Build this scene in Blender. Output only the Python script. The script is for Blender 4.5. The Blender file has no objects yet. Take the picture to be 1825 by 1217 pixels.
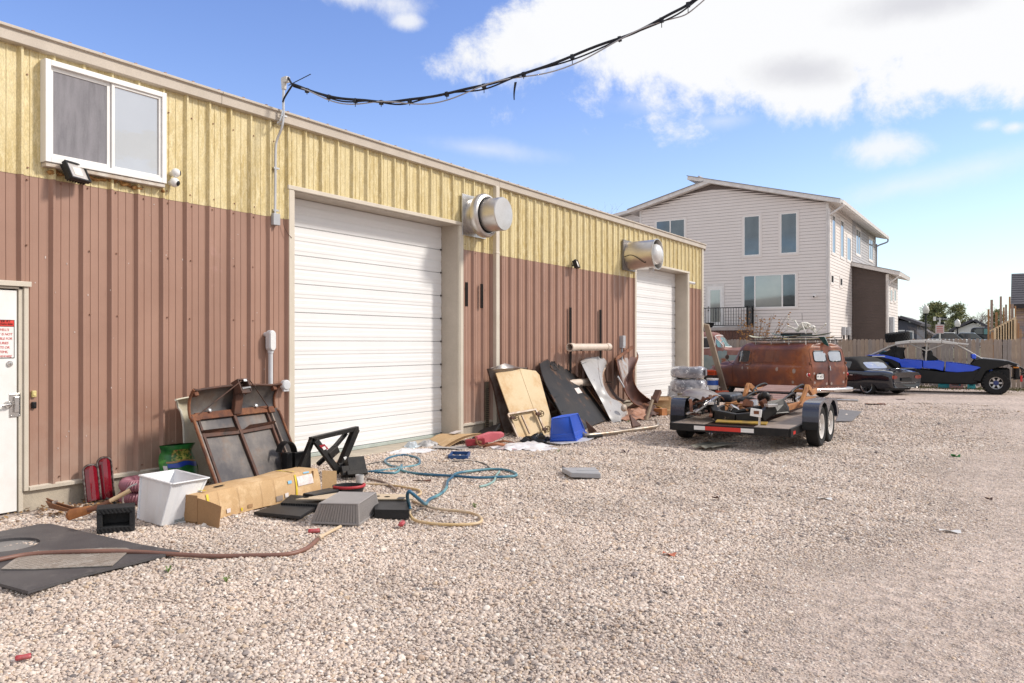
import bpy, bmesh, math, random
import numpy as np
from mathutils import Vector, Matrix, Euler, noise as mnoise
random.seed(7); NR = np.random.default_rng(7)
PI = math.pi
S = bpy.context.scene
COL = S.collection
# ------------------------------------------------------------------ camera
CAM_X, CAM_H, YAW = 8.25, 1.65, math.radians(32.525)
FPX, VX, VY = 1420.0, 912.5, 612.0
cam_d = bpy.data.cameras.new('camera'); cam = bpy.data.objects.new('camera', cam_d); COL.objects.link(cam)
cam.location = (CAM_X, 0, CAM_H); cam.rotation_euler = (PI/2, 0, YAW)
cam_d.sensor_width = 36; cam_d.lens = 36*FPX/1825; cam_d.shift_y = 3.5/1825
cam_d.clip_start = 0.05; cam_d.clip_end = 3000
S.camera = cam
cY, sY = math.cos(YAW), math.sin(YAW)
def ray(px, py):
    r = (px-VX)/FPX; u = (VY-py)/FPX
    return Vector((-sY+r*cY, cY+r*sY, u))
def G(px, py, z=0.0):                     # where a sight line meets the level z
    d = ray(px, py); t = (z-CAM_H)/d.z
    return Vector((CAM_X+t*d.x, t*d.y, z))
def WX(px, py, x=0.0):                    # where a sight line meets the upright plane X = x
    d = ray(px, py); t = (x-CAM_X)/d.x
    return Vector((x, t*d.y, CAM_H+t*d.z))
def WYp(px, py, y):                       # ... the upright plane Y = y
    d = ray(px, py); t = y/d.y
    return Vector((CAM_X+t*d.x, y, CAM_H+t*d.z))
# ------------------------------------------------------------------ light
SUN_EL, SUN_AZ = math.radians(38), math.radians(34)     # azimuth measured from +X towards +Y
sdir = Vector((math.cos(SUN_EL)*math.cos(SUN_AZ), math.cos(SUN_EL)*math.sin(SUN_AZ), math.sin(SUN_EL)))
sun_d = bpy.data.lights.new('sun', 'SUN'); sun = bpy.data.objects.new('sun', sun_d); COL.objects.link(sun)
sun_d.energy = 3.2; sun_d.angle = math.radians(8); sun_d.color = (1.0, 0.93, 0.84)
sun.rotation_euler = sdir.to_track_quat('Z', 'Y').to_euler(); sun.location = (20, 20, 30)
S.view_settings.view_transform = 'Standard'; S.view_settings.look = 'None'
S.view_settings.exposure = 0.14; S.view_settings.gamma = 1.0; S.view_settings.use_curve_mapping = False
W = bpy.data.worlds.new('World'); S.world = W; W.use_nodes = True
def build_world():
    nt = W.node_tree; N = nt.nodes; L = nt.links; N.clear()
    out = N.new('ShaderNodeOutputWorld'); bg = N.new('ShaderNodeBackground'); bg.inputs[1].default_value = 0.1
    L.new(bg.outputs[0], out.inputs[0])
    sky = N.new('ShaderNodeTexSky'); sky.sky_type = 'NISHITA'; sky.sun_disc = False
    sky.sun_elevation = SUN_EL; sky.sun_rotation = PI/2-SUN_AZ; sky.air_density = 1.0; sky.dust_density = 0.3; sky.ozone_density = 2.0
    tc = N.new('ShaderNodeTexCoord')
    def math_(op, a, b=None, c=None, clamp=False):
        n = N.new('ShaderNodeMath'); n.operation = op; n.use_clamp = clamp
        for i, v in enumerate((a, b, c)):
            if v is None: continue
            if isinstance(v, (int, float)): n.inputs[i].default_value = v
            else: L.new(v, n.inputs[i])
        return n.outputs[0]
    def dot(v):
        n = N.new('ShaderNodeVectorMath'); n.operation = 'DOT_PRODUCT'
        L.new(tc.outputs['Generated'], n.inputs[0]); n.inputs[1].default_value = v
        return n.outputs['Value']
    def blob(px, py, rx, ry, tilt=0.0, c=None):
        c = c or ray(px, py).normalized()
        t1 = Vector((0, 0, 1)).cross(c) * -1; t1.normalize(); t2 = t1.cross(c); t2.normalize()
        if t2.z < 0: t2 = -t2
        ca, sa = math.cos(math.radians(tilt)), math.sin(math.radians(tilt))
        a1 = (t1*ca+t2*sa)/(rx/FPX); a2 = (t2*ca-t1*sa)/(ry/FPX)
        u = dot(a1); v = dot(a2)
        r = math_('SQRT', math_('ADD', math_('MULTIPLY', u, u), math_('MULTIPLY', v, v)))
        m = math_('SUBTRACT', 1.0, r)
        back = math_('GREATER_THAN', dot(c), 0.2)
        return math_('SUBTRACT', m, math_('MULTIPLY', math_('SUBTRACT', 1.0, back), 5.0))
    def smax(lst):
        m = lst[0]
        for x in lst[1:]:
            n = N.new('ShaderNodeMath'); n.operation = 'SMOOTH_MAX'; L.new(m, n.inputs[0]); L.new(x, n.inputs[1]); n.inputs[2].default_value = 0.25
            m = n.outputs[0]
        return m
    # cloud-plane coordinates: the sky direction met with a flat cloud layer
    sep = N.new('ShaderNodeSeparateXYZ'); L.new(tc.outputs['Generated'], sep.inputs[0])
    zz = math_('ADD', math_('MAXIMUM', sep.outputs[2], 0.0), 0.16)
    comb = N.new('ShaderNodeCombineXYZ'); L.new(math_('DIVIDE', sep.outputs[0], zz), comb.inputs[0]); L.new(math_('DIVIDE', sep.outputs[1], zz), comb.inputs[1])
    def noise(vec, scale, detail, rough, dist=0.0):
        n = N.new('ShaderNodeTexNoise'); L.new(vec, n.inputs['Vector']); n.inputs['Scale'].default_value = scale
        n.inputs['Detail'].default_value = detail; n.inputs['Roughness'].default_value = rough; n.inputs['Distortion'].default_value = dist
        return n.outputs['Fac']
    n1 = noise(comb.outputs[0], 2.1, 9, 0.62, 0.25)
    n2 = noise(tc.outputs['Generated'], 9.0, 8, 0.66, 0.2)
    n3 = noise(tc.outputs['Generated'], 3.2, 5, 0.55, 0.1)
    main = smax([blob(1150, -30, 240, 160, -4), blob(1330, 20, 380, 190), blob(1640, 25, 420, 145), blob(1445, 150, 130, 90, -8),
                 blob(985, 60, 190, 80, 8), blob(1740, 105, 230, 55, 6), blob(1950, 10, 380, 150), blob(1560, -280, 560, 260)])
    small = smax([blob(1575, 262, 95, 34, -2), blob(1757, 222, 36, 18), blob(1810, 226, 30, 14), blob(640, -2, 130, 26, -4), blob(728, 38, 40, 20)])
    wisp = smax([blob(1740, 300, 190, 32, 10), blob(1160, 185, 120, 30, -4), blob(1290, 215, 90, 24), blob(860, 265, 170, 22, -6), blob(1620, 330, 130, 26, 8), blob(1640, 505, 90, 14)])
    def ramp(x, a, b):
        n = N.new('ShaderNodeMapRange'); n.interpolation_type = 'SMOOTHSTEP'; L.new(x, n.inputs[0]); n.inputs[1].default_value = a; n.inputs[2].default_value = b
        return n.outputs[0]
    amp = math_('ADD', math_('MULTIPLY', math_('SUBTRACT', n2, 0.5), 1.8), math_('MULTIPLY', math_('SUBTRACT', n3, 0.5), 0.7))
    dm = ramp(math_('ADD', math_('MULTIPLY', main, 1.12), amp), 0.02, 0.42)
    ds = math_('MULTIPLY', ramp(math_('ADD', math_('MULTIPLY', small, 0.75), math_('MULTIPLY', amp, 1.05)), 0.05, 0.8), 0.85)
    dw = math_('MULTIPLY', ramp(math_('ADD', math_('MULTIPLY', wisp, 0.6), math_('MULTIPLY', amp, 0.55)), 0.0, 0.9), 0.55)
    # broken cloud over the rest of the sky, out of the picture
    view = ray(912, 300).normalized()
    away = ramp(dot(view), 0.80, 0.55)
    up = ramp(sep.outputs[2], 0.0, 0.12)
    do = math_('MULTIPLY', math_('MULTIPLY', ramp(n1, 0.34, 0.54), away), up)
    bank = ramp(math_('ADD', smax([blob(0, 0, 1500, 700, c=Vector((.93, .3, .22)).normalized()), blob(0, 0, 900, 600, c=Vector((.75, -.6, .30)).normalized())]), math_('MULTIPLY', amp, .5)), 0.0, .5)
    do = math_('MAXIMUM', do, math_('MULTIPLY', math_('MULTIPLY', bank, 0.88), away))
    dens = math_('MAXIMUM', math_('MAXIMUM', dm, ds), math_('MAXIMUM', dw, do))
    # cloud body: white with soft grey bellies
    belly = math_('MAXIMUM', math_('MULTIPLY', ramp(math_('ADD', smax([blob(1425, 128, 120, 40, -6), blob(1640, 5, 150, 40)]), math_('MULTIPLY', amp, 0.6)), 0.0, 0.9), 0.55),
                  math_('MULTIPLY', ramp(n3, 0.55, 0.8), 0.25))
    mixc = N.new('ShaderNodeMix'); mixc.data_type = 'RGBA'; L.new(belly, mixc.inputs[0])
    mixc.inputs[6].default_value = (8.9, 8.95, 9.1, 1); mixc.inputs[7].default_value = (5.2, 5.2, 5.8, 1)
    # the clear sky, its blue a little fuller
    hs = N.new('ShaderNodeHueSaturation'); L.new(sky.outputs[0], hs.inputs['Color']); hs.inputs['Saturation'].default_value = SKY_SAT; hs.inputs['Value'].default_value = SKY_VAL; hs.inputs['Hue'].default_value = SKY_HUE
    # pale haze low in the sky
    hz = math_('MULTIPLY', math_('POWER', math_('SUBTRACT', 1.0, math_('MULTIPLY', math_('MAXIMUM', sep.outputs[2], 0.0), 1.0), clamp=True), 10.0), HAZE)
    mh = N.new('ShaderNodeMix'); mh.data_type = 'RGBA'; L.new(hz, mh.inputs[0]); L.new(hs.outputs[0], mh.inputs[6]); mh.inputs[7].default_value = (7.3, 8.0, 8.7, 1)
    mx = N.new('ShaderNodeMix'); mx.data_type = 'RGBA'; L.new(dens, mx.inputs[0]); L.new(mh.outputs[2], mx.inputs[6]); L.new(mixc.outputs[2], mx.inputs[7])
    L.new(mx.outputs[2], bg.inputs[0])
SKY_SAT, SKY_VAL, SKY_HUE, HAZE = 1.14, 2.0, 0.518, 0.9
build_world()
S.render.engine = 'CYCLES'
S.cycles.max_bounces = 6; S.cycles.diffuse_bounces = 3; S.cycles.glossy_bounces = 3; S.cycles.transmission_bounces = 4; S.cycles.transparent_max_bounces = 8
S.cycles.use_denoising = True
# ------------------------------------------------------------------ materials
MATS = {}
def mat(name, col, rough=0.6, metal=0.0, col2=None, scale=4.0, detail=6, lo=0.35, hi=0.65, col3=None, scale3=1.3, lo3=0.5, hi3=0.68,
        bump=0.0, bscale=60.0, rvar=0.0, stretch=None, trans=0.0, alpha=1.0, spec=0.5, world=False, emit=None, grain=0.12, coat=0.0, seed=0.0):
    """procedural surface: base colour mottled by col2, with worn patches of col3, fine grain and fine relief"""
    if name in MATS: return MATS[name]
    if max(col) < .06: col = tuple(c*.6 for c in col); col2 = tuple(c*.6 for c in col2) if col2 else None; spec = min(spec, .3) if coat == 0 else spec
    m = bpy.data.materials.new(name); m.use_nodes = True; nt = m.node_tree; N = nt.nodes; L = nt.links
    b = N['Principled BSDF']; MATS[name] = m
    b.inputs['Roughness'].default_value = rough; b.inputs['Metallic'].default_value = metal
    b.inputs['Specular IOR Level'].default_value = spec; b.inputs['Transmission Weight'].default_value = trans; b.inputs['Alpha'].default_value = alpha
    b.inputs['Coat Weight'].default_value = coat
    tc = N.new('ShaderNodeTexCoord'); mp = N.new('ShaderNodeMapping')
    if world:
        g = N.new('ShaderNodeNewGeometry'); L.new(g.outputs['Position'], mp.inputs[0])
    else: L.new(tc.outputs['Object'], mp.inputs[0])
    mp.inputs['Location'].default_value = (seed, seed*1.7, seed*.6)
    if stretch: mp.inputs['Scale'].default_value = stretch
    def noise(s, d, r=0.6):
        n = N.new('ShaderNodeTexNoise'); L.new(mp.outputs[0], n.inputs['Vector']); n.inputs['Scale'].default_value = s; n.inputs['Detail'].default_value = d; n.inputs['Roughness'].default_value = r
        return n.outputs['Fac']
    def mr(x, a, c, o0=0.0, o1=1.0):
        n = N.new('ShaderNodeMapRange'); L.new(x, n.inputs[0]); n.inputs[1].default_value = a; n.inputs[2].default_value = c; n.inputs[3].default_value = o0; n.inputs[4].default_value = o1
        return n.outputs[0]
    def mix(f, a, c2):
        n = N.new('ShaderNodeMix'); n.data_type = 'RGBA'; L.new(f, n.inputs[0])
        for i, v in ((6, a), (7, c2)):
            if isinstance(v, tuple): n.inputs[i].default_value = (*v[:3], 1)
            else: L.new(v, n.inputs[i])
        return n.outputs[2]
    cur = tuple(col)
    if col2 is None: col2 = tuple(c*0.82 for c in col)
    nf = noise(scale, detail)
    cur = mix(mr(nf, lo, hi), cur, tuple(col2))
    if col3 is not None: cur = mix(mr(noise(scale3, 8, 0.68), lo3, hi3), cur, tuple(col3))
    if grain > 0:
        gn = mr(noise(140.0, 2), 0.3, 0.7, 1-grain, 1+grain)
        n = N.new('ShaderNodeMix'); n.data_type = 'RGBA'; n.blend_type = 'MULTIPLY'; n.inputs[0].default_value = 1.0
        L.new(cur, n.inputs[6]); L.new(gn, n.inputs[7]); cur = n.outputs[2]
    L.new(cur, b.inputs['Base Color'])
    if rvar > 0: L.new(mr(nf, 0.3, 0.7, max(0.02, rough-rvar), min(1, rough+rvar)), b.inputs['Roughness'])
    if bump > 0:
        bn = N.new('ShaderNodeBump'); bn.inputs['Strength'].default_value = 1.0; bn.inputs['Distance'].default_value = bump
        L.new(noise(bscale, 4), bn.inputs['Height']); L.new(bn.outputs[0], b.inputs['Normal'])
    if emit: b.inputs['Emission Color'].default_value = (*emit, 1); b.inputs['Emission Strength'].default_value = 1
    return m
# ------------------------------------------------------------------ mesh helpers
def fr(o, x, y=None, z=None):
    """a frame: origin o, local x along x, local z near z (or y given)"""
    x = Vector(x).normalized()
    if z is not None:
        z = Vector(z); y = z.cross(x).normalized(); z = x.cross(y)
    else:
        y = Vector(y); z = x.cross(y).normalized(); y = z.cross(x)
    m = Matrix.Identity(4)
    for i in range(3): m[i][0], m[i][1], m[i][2], m[i][3] = x[i], y[i], z[i], o[i]
    return m
def RZ(a): return Matrix.Rotation(a, 4, 'Z')
def T(x, y=None, z=None):
    return Matrix.Translation(Vector((x, y, z)) if y is not None else Vector(x))
class MB:
    def __init__(s, M=None): s.v = []; s.f = []; s.M = M or Matrix.Identity(4)
    def add(s, vs, fs):
        n = len(s.v); M = s.M
        s.v += [tuple(M @ Vector(p)) for p in vs]; s.f += [tuple(i+n for i in f) for f in fs]
        return s
    def box(s, c, d, R=None):
        x, y, z = d[0]/2, d[1]/2, d[2]/2
        vs = [Vector((a*x, b*y, e*z)) for a in (-1, 1) for b in (-1, 1) for e in (-1, 1)]
        if R is not None: vs = [R.to_3x3() @ v for v in vs]
        return s.add([v+Vector(c) for v in vs], [(0,1,3,2),(4,6,7,5),(0,4,5,1),(2,3,7,6),(0,2,6,4),(1,5,7,3)])
    def bb(s, a, b):
        return s.box([(a[i]+b[i])/2 for i in range(3)], [abs(b[i]-a[i]) for i in range(3)])
    def bar(s, p, q, w, h, up=(0, 0, 1)):
        p, q = Vector(p), Vector(q); d = q-p
        upv = Vector(up)
        if abs(d.normalized().dot(upv)) > 0.99: upv = Vector((1, 0, 0))
        m = fr((p+q)/2, d, z=upv); k = MB(s.M @ m); k.box((0, 0, 0), (d.length, w, h))
        n = len(s.v); s.v += k.v; s.f += [tuple(i+n for i in f) for f in k.f]; return s
    def prism(s, poly, d0, d1, ax='z'):
        """a polygon in a plane, extruded along ax from d0 to d1"""
        def P(u, v, d): return {'z': (u, v, d), 'y': (u, d, v), 'x': (d, u, v)}[ax]
        n = len(poly); vs = [P(u, v, d0) for u, v in poly]+[P(u, v, d1) for u, v in poly]
        fs = [tuple(range(n))[::-1], tuple(range(n, 2*n))]+[(i, (i+1) % n, n+(i+1) % n, n+i) for i in range(n)]
        return s.add(vs, fs)
    def tube(s, pts, r, n=8, caps=True, rs=None, closed=False):
        pts = [Vector(p) for p in pts]; vs = []; fs = []; m = len(pts); up = None
        for i, p in enumerate(pts):
            if closed: t = pts[(i+1) % m]-pts[i-1]
            else: t = pts[min(i+1, m-1)]-pts[max(i-1, 0)]
            t.normalize()
            if up is None:
                up = Vector((0, 0, 1)) if abs(t.z) < 0.9 else Vector((1, 0, 0))
            a = up-t*up.dot(t)
            a.normalize(); b = t.cross(a); up = a; rr = rs[i] if rs else r
            for k in range(n):
                g = 2*PI*k/n; vs.append(p+(a*math.cos(g)+b*math.sin(g))*rr)
        for i in range(m if closed else m-1):
            j = (i+1) % m
            for k in range(n): fs.append((i*n+k, i*n+(k+1) % n, j*n+(k+1) % n, j*n+k))
        if caps and not closed: fs += [tuple(range(n))[::-1], tuple(range((m-1)*n, m*n))]
        return s.add(vs, fs)
    def cyl(s, p, q, r0, r1=None, n=16):
        return s.tube([p, q], r0, n, rs=[r0, r0 if r1 is None else r1])
    def lathe(s, prof, n=24, o=(0, 0, 0), ax=(0, 0, 1), closed=False, cap=True):
        """profile (radius, height) turned round ax through o"""
        ax = Vector(ax).normalized(); a = ax.orthogonal().normalized(); b = ax.cross(a); o = Vector(o)
        m = len(prof); vs = []; fs = []
        for r, h in prof:
            for k in range(n):
                g = 2*PI*k/n; vs.append(o+ax*h+(a*math.cos(g)+b*math.sin(g))*r)
        for i in range(m if closed else m-1):
            j = (i+1) % m
            for k in range(n): fs.append((i*n+k, i*n+(k+1) % n, j*n+(k+1) % n, j*n+k))
        if not closed and cap:
            if prof[0][0] > 1e-6: fs.append(tuple(range(n))[::-1])
            if prof[-1][0] > 1e-6: fs.append(tuple(range((m-1)*n, m*n)))
        return s.add(vs, fs)
    def ball(s, c, r, n=12, sc=(1, 1, 1)):
        prof = [(math.sin(PI*i/(n//2)), -math.cos(PI*i/(n//2))) for i in range(n//2+1)]
        k = MB(s.M @ T(c) @ Matrix.Diagonal((r*sc[0], r*sc[1], r*sc[2], 1))); k.lathe([(max(a, 1e-4), h) for a, h in prof], n)
        m = len(s.v); s.v += k.v; s.f += [tuple(i+m for i in f) for f in k.f]; return s
    def sheet(s, fn, nu, nv, thick=0.0):
        """a surface fn(u,v), u,v in 0..1; with thickness when asked (offset along the normal)"""
        P = [[Vector(fn(i/nu, j/nv)) for j in range(nv+1)] for i in range(nu+1)]
        idx = lambda i, j: i*(nv+1)+j
        vs = [P[i][j] for i in range(nu+1) for j in range(nv+1)]
        fs = [(idx(i, j), idx(i+1, j), idx(i+1, j+1), idx(i, j+1)) for i in range(nu) for j in range(nv)]
        if thick:
            n0 = len(vs)
            for i in range(nu+1):
                for j in range(nv+1):
                    du = P[min(i+1, nu)][j]-P[max(i-1, 0)][j]; dv = P[i][min(j+1, nv)]-P[i][max(j-1, 0)]
                    nn = du.cross(dv); nn = nn.normalized() if nn.length > 1e-9 else Vector((0, 0, 1))
                    vs.append(P[i][j]-nn*thick)
            fs += [tuple(n0+k for k in f[::-1]) for f in fs]
            rim = [idx(i, 0) for i in range(nu+1)]+[idx(nu, j) for j in range(1, nv+1)]+[idx(i, nv) for i in range(nu-1, -1, -1)]+[idx(0, j) for j in range(nv-1, 0, -1)]
            for a, b in zip(rim, rim[1:]+rim[:1]): fs.append((b, a, a+n0, b+n0))
        return s.add(vs, fs)
    def mesh(s, name, m=None, smooth=0):
        me = bpy.data.meshes.new(name); me.from_pydata(s.v, [], s.f)
        bm = bmesh.new(); bm.from_mesh(me); bmesh.ops.recalc_face_normals(bm, faces=bm.faces); bm.to_mesh(me); bm.free()
        if smooth:
            me.polygons.foreach_set('use_smooth', [True]*len(me.polygons)); me.set_sharp_from_angle(angle=math.radians(smooth))
        if m:
            for k in (m if isinstance(m, (list, tuple)) else [m]): me.materials.append(k)
        return me
    def build(s, name, m=None, parent=None, smooth=0, bevel=0, kind=None, seg=2, world=False):
        """link as one object; with world=True the points are world points and the parent is an unrotated Empty"""
        if world and parent is not None:
            o = parent.location if parent.parent is None else parent.location+parent.parent.location
            s.v = [(p[0]-o.x, p[1]-o.y, p[2]-o.z) for p in s.v]
        me = s.mesh(name, m, smooth); ob = bpy.data.objects.new(name, me); COL.objects.link(ob)
        if parent is not None: ob.parent = parent
        if bevel:
            b = ob.modifiers.new('edge', 'BEVEL'); b.width = bevel; b.segments = seg; b.limit_method = 'ANGLE'; b.angle_limit = math.radians(35)
        if kind: ob['kind'] = kind
        return ob
def tag(o, label=None, cat=None, group=None, kind=None):
    if label: o['label'] = label
    if cat: o['category'] = cat
    if group: o['group'] = group
    if kind: o['kind'] = kind
    return o
def thing(name, label, cat, loc=(0, 0, 0), rz=0.0, group=None, M=None):
    o = bpy.data.objects.new(name, None); o.empty_display_size = 0.2; COL.objects.link(o)
    if M is not None: o.matrix_world = M
    else: o.location = loc; o.rotation_euler = (0, 0, rz)
    return tag(o, label, cat, group)
def copy_tree(o, loc=None, rot=None, label=None):
    kids = [c for c in bpy.data.objects if c.parent == o]
    c = o.copy(); COL.objects.link(c)
    if loc is not None: c.location = loc
    if rot is not None: c.rotation_euler = rot
    if label: c['label'] = label
    for k in kids:
        q = copy_tree(k); q.parent = c
    return c
def text_mesh(txt, size, ext=0.0, align='LEFT', shear=0.0, spacing=1.0):
    cu = bpy.data.curves.new('letters', 'FONT'); cu.body = txt; cu.size = size; cu.extrude = ext; cu.align_x = align; cu.shear = shear; cu.space_character = spacing; cu.resolution_u = 2
    ob = bpy.data.objects.new('letters', cu); COL.objects.link(ob); bpy.context.view_layer.update()
    me = bpy.data.meshes.new_from_object(ob.evaluated_get(bpy.context.evaluated_depsgraph_get()))
    bpy.data.objects.remove(ob); return me
def letters(name, txt, size, M, m, parent, align='LEFT', shear=0.0, spacing=1.0, ext=0.0008):
    me = text_mesh(txt, size, ext, align, shear, spacing); me.transform(M); me.materials.clear(); me.materials.append(m)
    o = bpy.data.objects.new(name, me); COL.objects.link(o); o.parent = parent; return o
def boolean_cut(ob, cutters):
    for c in cutters:
        md = ob.modifiers.new('cut', 'BOOLEAN'); md.operation = 'DIFFERENCE'; md.solver = 'EXACT'; md.object = c
    bpy.context.view_layer.update()
    me = bpy.data.meshes.new_from_object(ob.evaluated_get(bpy.context.evaluated_depsgraph_get()))
    ob.modifiers.clear(); old = ob.data; ob.data = me; me.name = old.name
    for c in cutters: bpy.data.objects.remove(c)
    return ob
def smooth_pts(pts, n=8):
    """Catmull-Rom through the points"""
    P = [Vector(p) for p in pts]; P = [P[0]*2-P[1]]+P+[P[-1]*2-P[-2]]; out = []
    for i in range(1, len(P)-2):
        a, b, c, d = P[i-1:i+3]
        for k in range(n):
            t = k/n; out.append(0.5*((2*b)+(c-a)*t+(2*a-5*b+4*c-d)*t*t+(3*b-a-3*c+d)*t**3))
    return out+[P[-2]]
def crumple(s, amt, freq, seed=0.0):
    for i, p in enumerate(s.v):
        q = mnoise.noise_vector(Vector(p)*freq+Vector((seed, seed, seed))); s.v[i] = tuple(Vector(p)+q*amt)
    return s
# ------------------------------------------------------------------ ground
def packed(x, y):
    """0 = loose pebbles by the shop, 1 = the packed lane further out"""
    e = 6.35+0.05*y+0.35*math.sin(y*0.9)+0.5*mnoise.noise(Vector((x*0.5, y*0.5, 3)))
    return min(1.0, max(0.0, (x-e)/1.2))
def gz(x, y):
    if x < 0.35: return 0.0
    k = min(1.0, (x-0.35)/1.0)
    h = 0.022*mnoise.noise(Vector((x*0.55, y*0.55, 0)))+0.026*mnoise.noise(Vector((x*1.9, y*1.9, 5)))+0.006*mnoise.noise(Vector((x*6, y*6, 9)))
    return k*(h*(1-0.55*packed(x, y))-0.012)
def gravel_mat(name, near):
    m = bpy.data.materials.new(name); m.use_nodes = True; nt = m.node_tree; N = nt.nodes; L = nt.links; b = N['Principled BSDF']
    b.inputs['Roughness'].default_value = 0.9; b.inputs['Specular IOR Level'].default_value = 0.25
    g = N.new('ShaderNodeNewGeometry')
    v = N.new('ShaderNodeTexVoronoi'); v.inputs['Scale'].default_value = 42; L.new(g.outputs['Position'], v.inputs['Vector'])
    sepc = N.new('ShaderNodeSeparateColor'); L.new(v.outputs['Color'], sepc.inputs[0])
    cr = N.new('ShaderNodeValToRGB'); L.new(sepc.outputs[0], cr.inputs[0]); pebble_ramp(cr.color_ramp)
    n = N.new('ShaderNodeTexNoise'); n.inputs['Scale'].default_value = 0.7; n.inputs['Detail'].default_value = 7; L.new(g.outputs['Position'], n.inputs['Vector'])
    n2 = N.new('ShaderNodeTexNoise'); n2.inputs['Scale'].default_value = 9; n2.inputs['Detail'].default_value = 6; L.new(g.outputs['Position'], n2.inputs['Vector'])
    pa = N.new('ShaderNodeAttribute'); pa.attribute_name = 'packed'; pr_ = N.new('ShaderNodeMapRange'); L.new(pa.outputs['Fac'], pr_.inputs[0]); pr_.inputs[3].default_value = .70; pr_.inputs[4].default_value = 1.0  # ground between loose pebbles painted darker to deepen the shade in the gaps
    mx = N.new('ShaderNodeMix'); mx.data_type = 'RGBA'; mx.inputs[0].default_value = 0.6; L.new(cr.outputs[0], mx.inputs[6]); mx.inputs[7].default_value = (0.57, 0.455, 0.39, 1)
    mr = N.new('ShaderNodeMapRange'); L.new(n.outputs[0], mr.inputs[0]); mr.inputs[1].default_value = 0.3; mr.inputs[2].default_value = 0.7; mr.inputs[3].default_value = 0.86; mr.inputs[4].default_value = 1.1
    mr2 = N.new('ShaderNodeMapRange'); L.new(n2.outputs[0], mr2.inputs[0]); mr2.inputs[1].default_value = 0.3; mr2.inputs[2].default_value = 0.7; mr2.inputs[3].default_value = 0.70; mr2.inputs[4].default_value = 1.16
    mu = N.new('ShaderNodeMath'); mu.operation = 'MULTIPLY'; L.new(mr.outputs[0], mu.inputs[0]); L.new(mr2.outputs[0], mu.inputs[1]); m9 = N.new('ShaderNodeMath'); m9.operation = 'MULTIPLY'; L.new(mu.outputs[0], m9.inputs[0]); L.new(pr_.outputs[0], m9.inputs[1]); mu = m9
    ml = N.new('ShaderNodeMix'); ml.data_type = 'RGBA'; ml.blend_type = 'MULTIPLY'; ml.inputs[0].default_value = 1; L.new(mx.outputs[2], ml.inputs[6]); L.new(mu.outputs[0], ml.inputs[7])
    L.new(ml.outputs[2], b.inputs['Base Color'])
    bp = N.new('ShaderNodeBump'); bp.inputs['Distance'].default_value = 0.012; bp.invert = True; L.new(v.outputs['Distance'], bp.inputs['Height'])
    bp2 = N.new('ShaderNodeBump'); bp2.inputs['Distance'].default_value = 0.05; L.new(n2.outputs[0], bp2.inputs['Height']); L.new(bp.outputs[0], bp2.inputs['Normal'])
    L.new(bp2.outputs[0], b.inputs['Normal'])
    return m
def pebble_ramp(r):
    cols = [(0.0, (0.15, 0.13, 0.125)), (0.05, (0.31, 0.265, 0.245)), (0.14, (0.50, 0.405, 0.34)), (0.40, (0.63, 0.52, 0.435)), (0.56, (0.52, 0.42, 0.35)), (0.68, (0.71, 0.62, 0.545)),
            (0.82, (0.56, 0.43, 0.31)), (0.87, (0.43, 0.31, 0.24)), (0.90, (0.78, 0.72, 0.65)), (1.0, (0.64, 0.54, 0.45))]
    r.interpolation = 'LINEAR'
    while len(r.elements) > 1: r.elements.remove(r.elements[-1])
    r.elements[0].position = 0; r.elements[0].color = (*cols[0][1], 1)
    for p, c in cols[1:]:
        e = r.elements.new(p); e.color = (*c, 1)
GRAVEL = gravel_mat('gravel_ground', True)
def ground():
    X0, X1, Y0, Y1, st = -0.6, 14.0, 0.4, 24.0, 0.085
    nx, ny = int((X1-X0)/st), int((Y1-Y0)/st)
    vs = []; 
    for i in range(nx+1):
        for j in range(ny+1):
            x = X0+(X1-X0)*i/nx; y = Y0+(Y1-Y0)*j/ny
            e = min(1, min(X1-x, Y1-y, y-Y0)/0.8); e = max(0, e)
            vs.append((x, y, gz(x, y)*e))
    fs = [(i*(ny+1)+j, (i+1)*(ny+1)+j, (i+1)*(ny+1)+j+1, i*(ny+1)+j+1) for i in range(nx) for j in range(ny)]
    # the flat surround out to the horizon, butted to the patch
    n = len(vs); B = 900.0
    c = [(X0, Y0), (X1, Y0), (X1, Y1), (X0, Y1)]; o = [(-B, -B), (B, -B), (B, B), (-B, B)]
    vs += [(x, y, 0) for x, y in c]+[(x, y, 0) for x, y in o]
    fs += [(n+i, n+4+i, n+4+(i+1) % 4, n+(i+1) % 4) for i in range(4)]
    mb = MB(); mb.v = vs; mb.f = fs
    me = bpy.data.meshes.new('gravel_yard'); me.from_pydata(vs, [], fs); me.materials.append(GRAVEL)
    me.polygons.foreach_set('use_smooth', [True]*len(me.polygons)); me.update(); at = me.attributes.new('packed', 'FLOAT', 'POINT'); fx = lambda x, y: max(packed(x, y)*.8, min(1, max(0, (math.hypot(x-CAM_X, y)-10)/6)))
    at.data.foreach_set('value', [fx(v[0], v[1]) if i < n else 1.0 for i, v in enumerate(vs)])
    ob = bpy.data.objects.new('gravel_yard', me); COL.objects.link(ob); tag(ob, kind='structure')
    bm = bmesh.new(); bm.from_mesh(me); bmesh.ops.recalc_face_normals(bm, faces=bm.faces)
    if sum(f.normal.z for f in bm.faces) < 0: bmesh.ops.reverse_faces(bm, faces=bm.faces)
    bm.to_mesh(me); bm.free()
ground()
FLAT = []     # outlines that lie flat on the gravel: no pebbles on them
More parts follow.
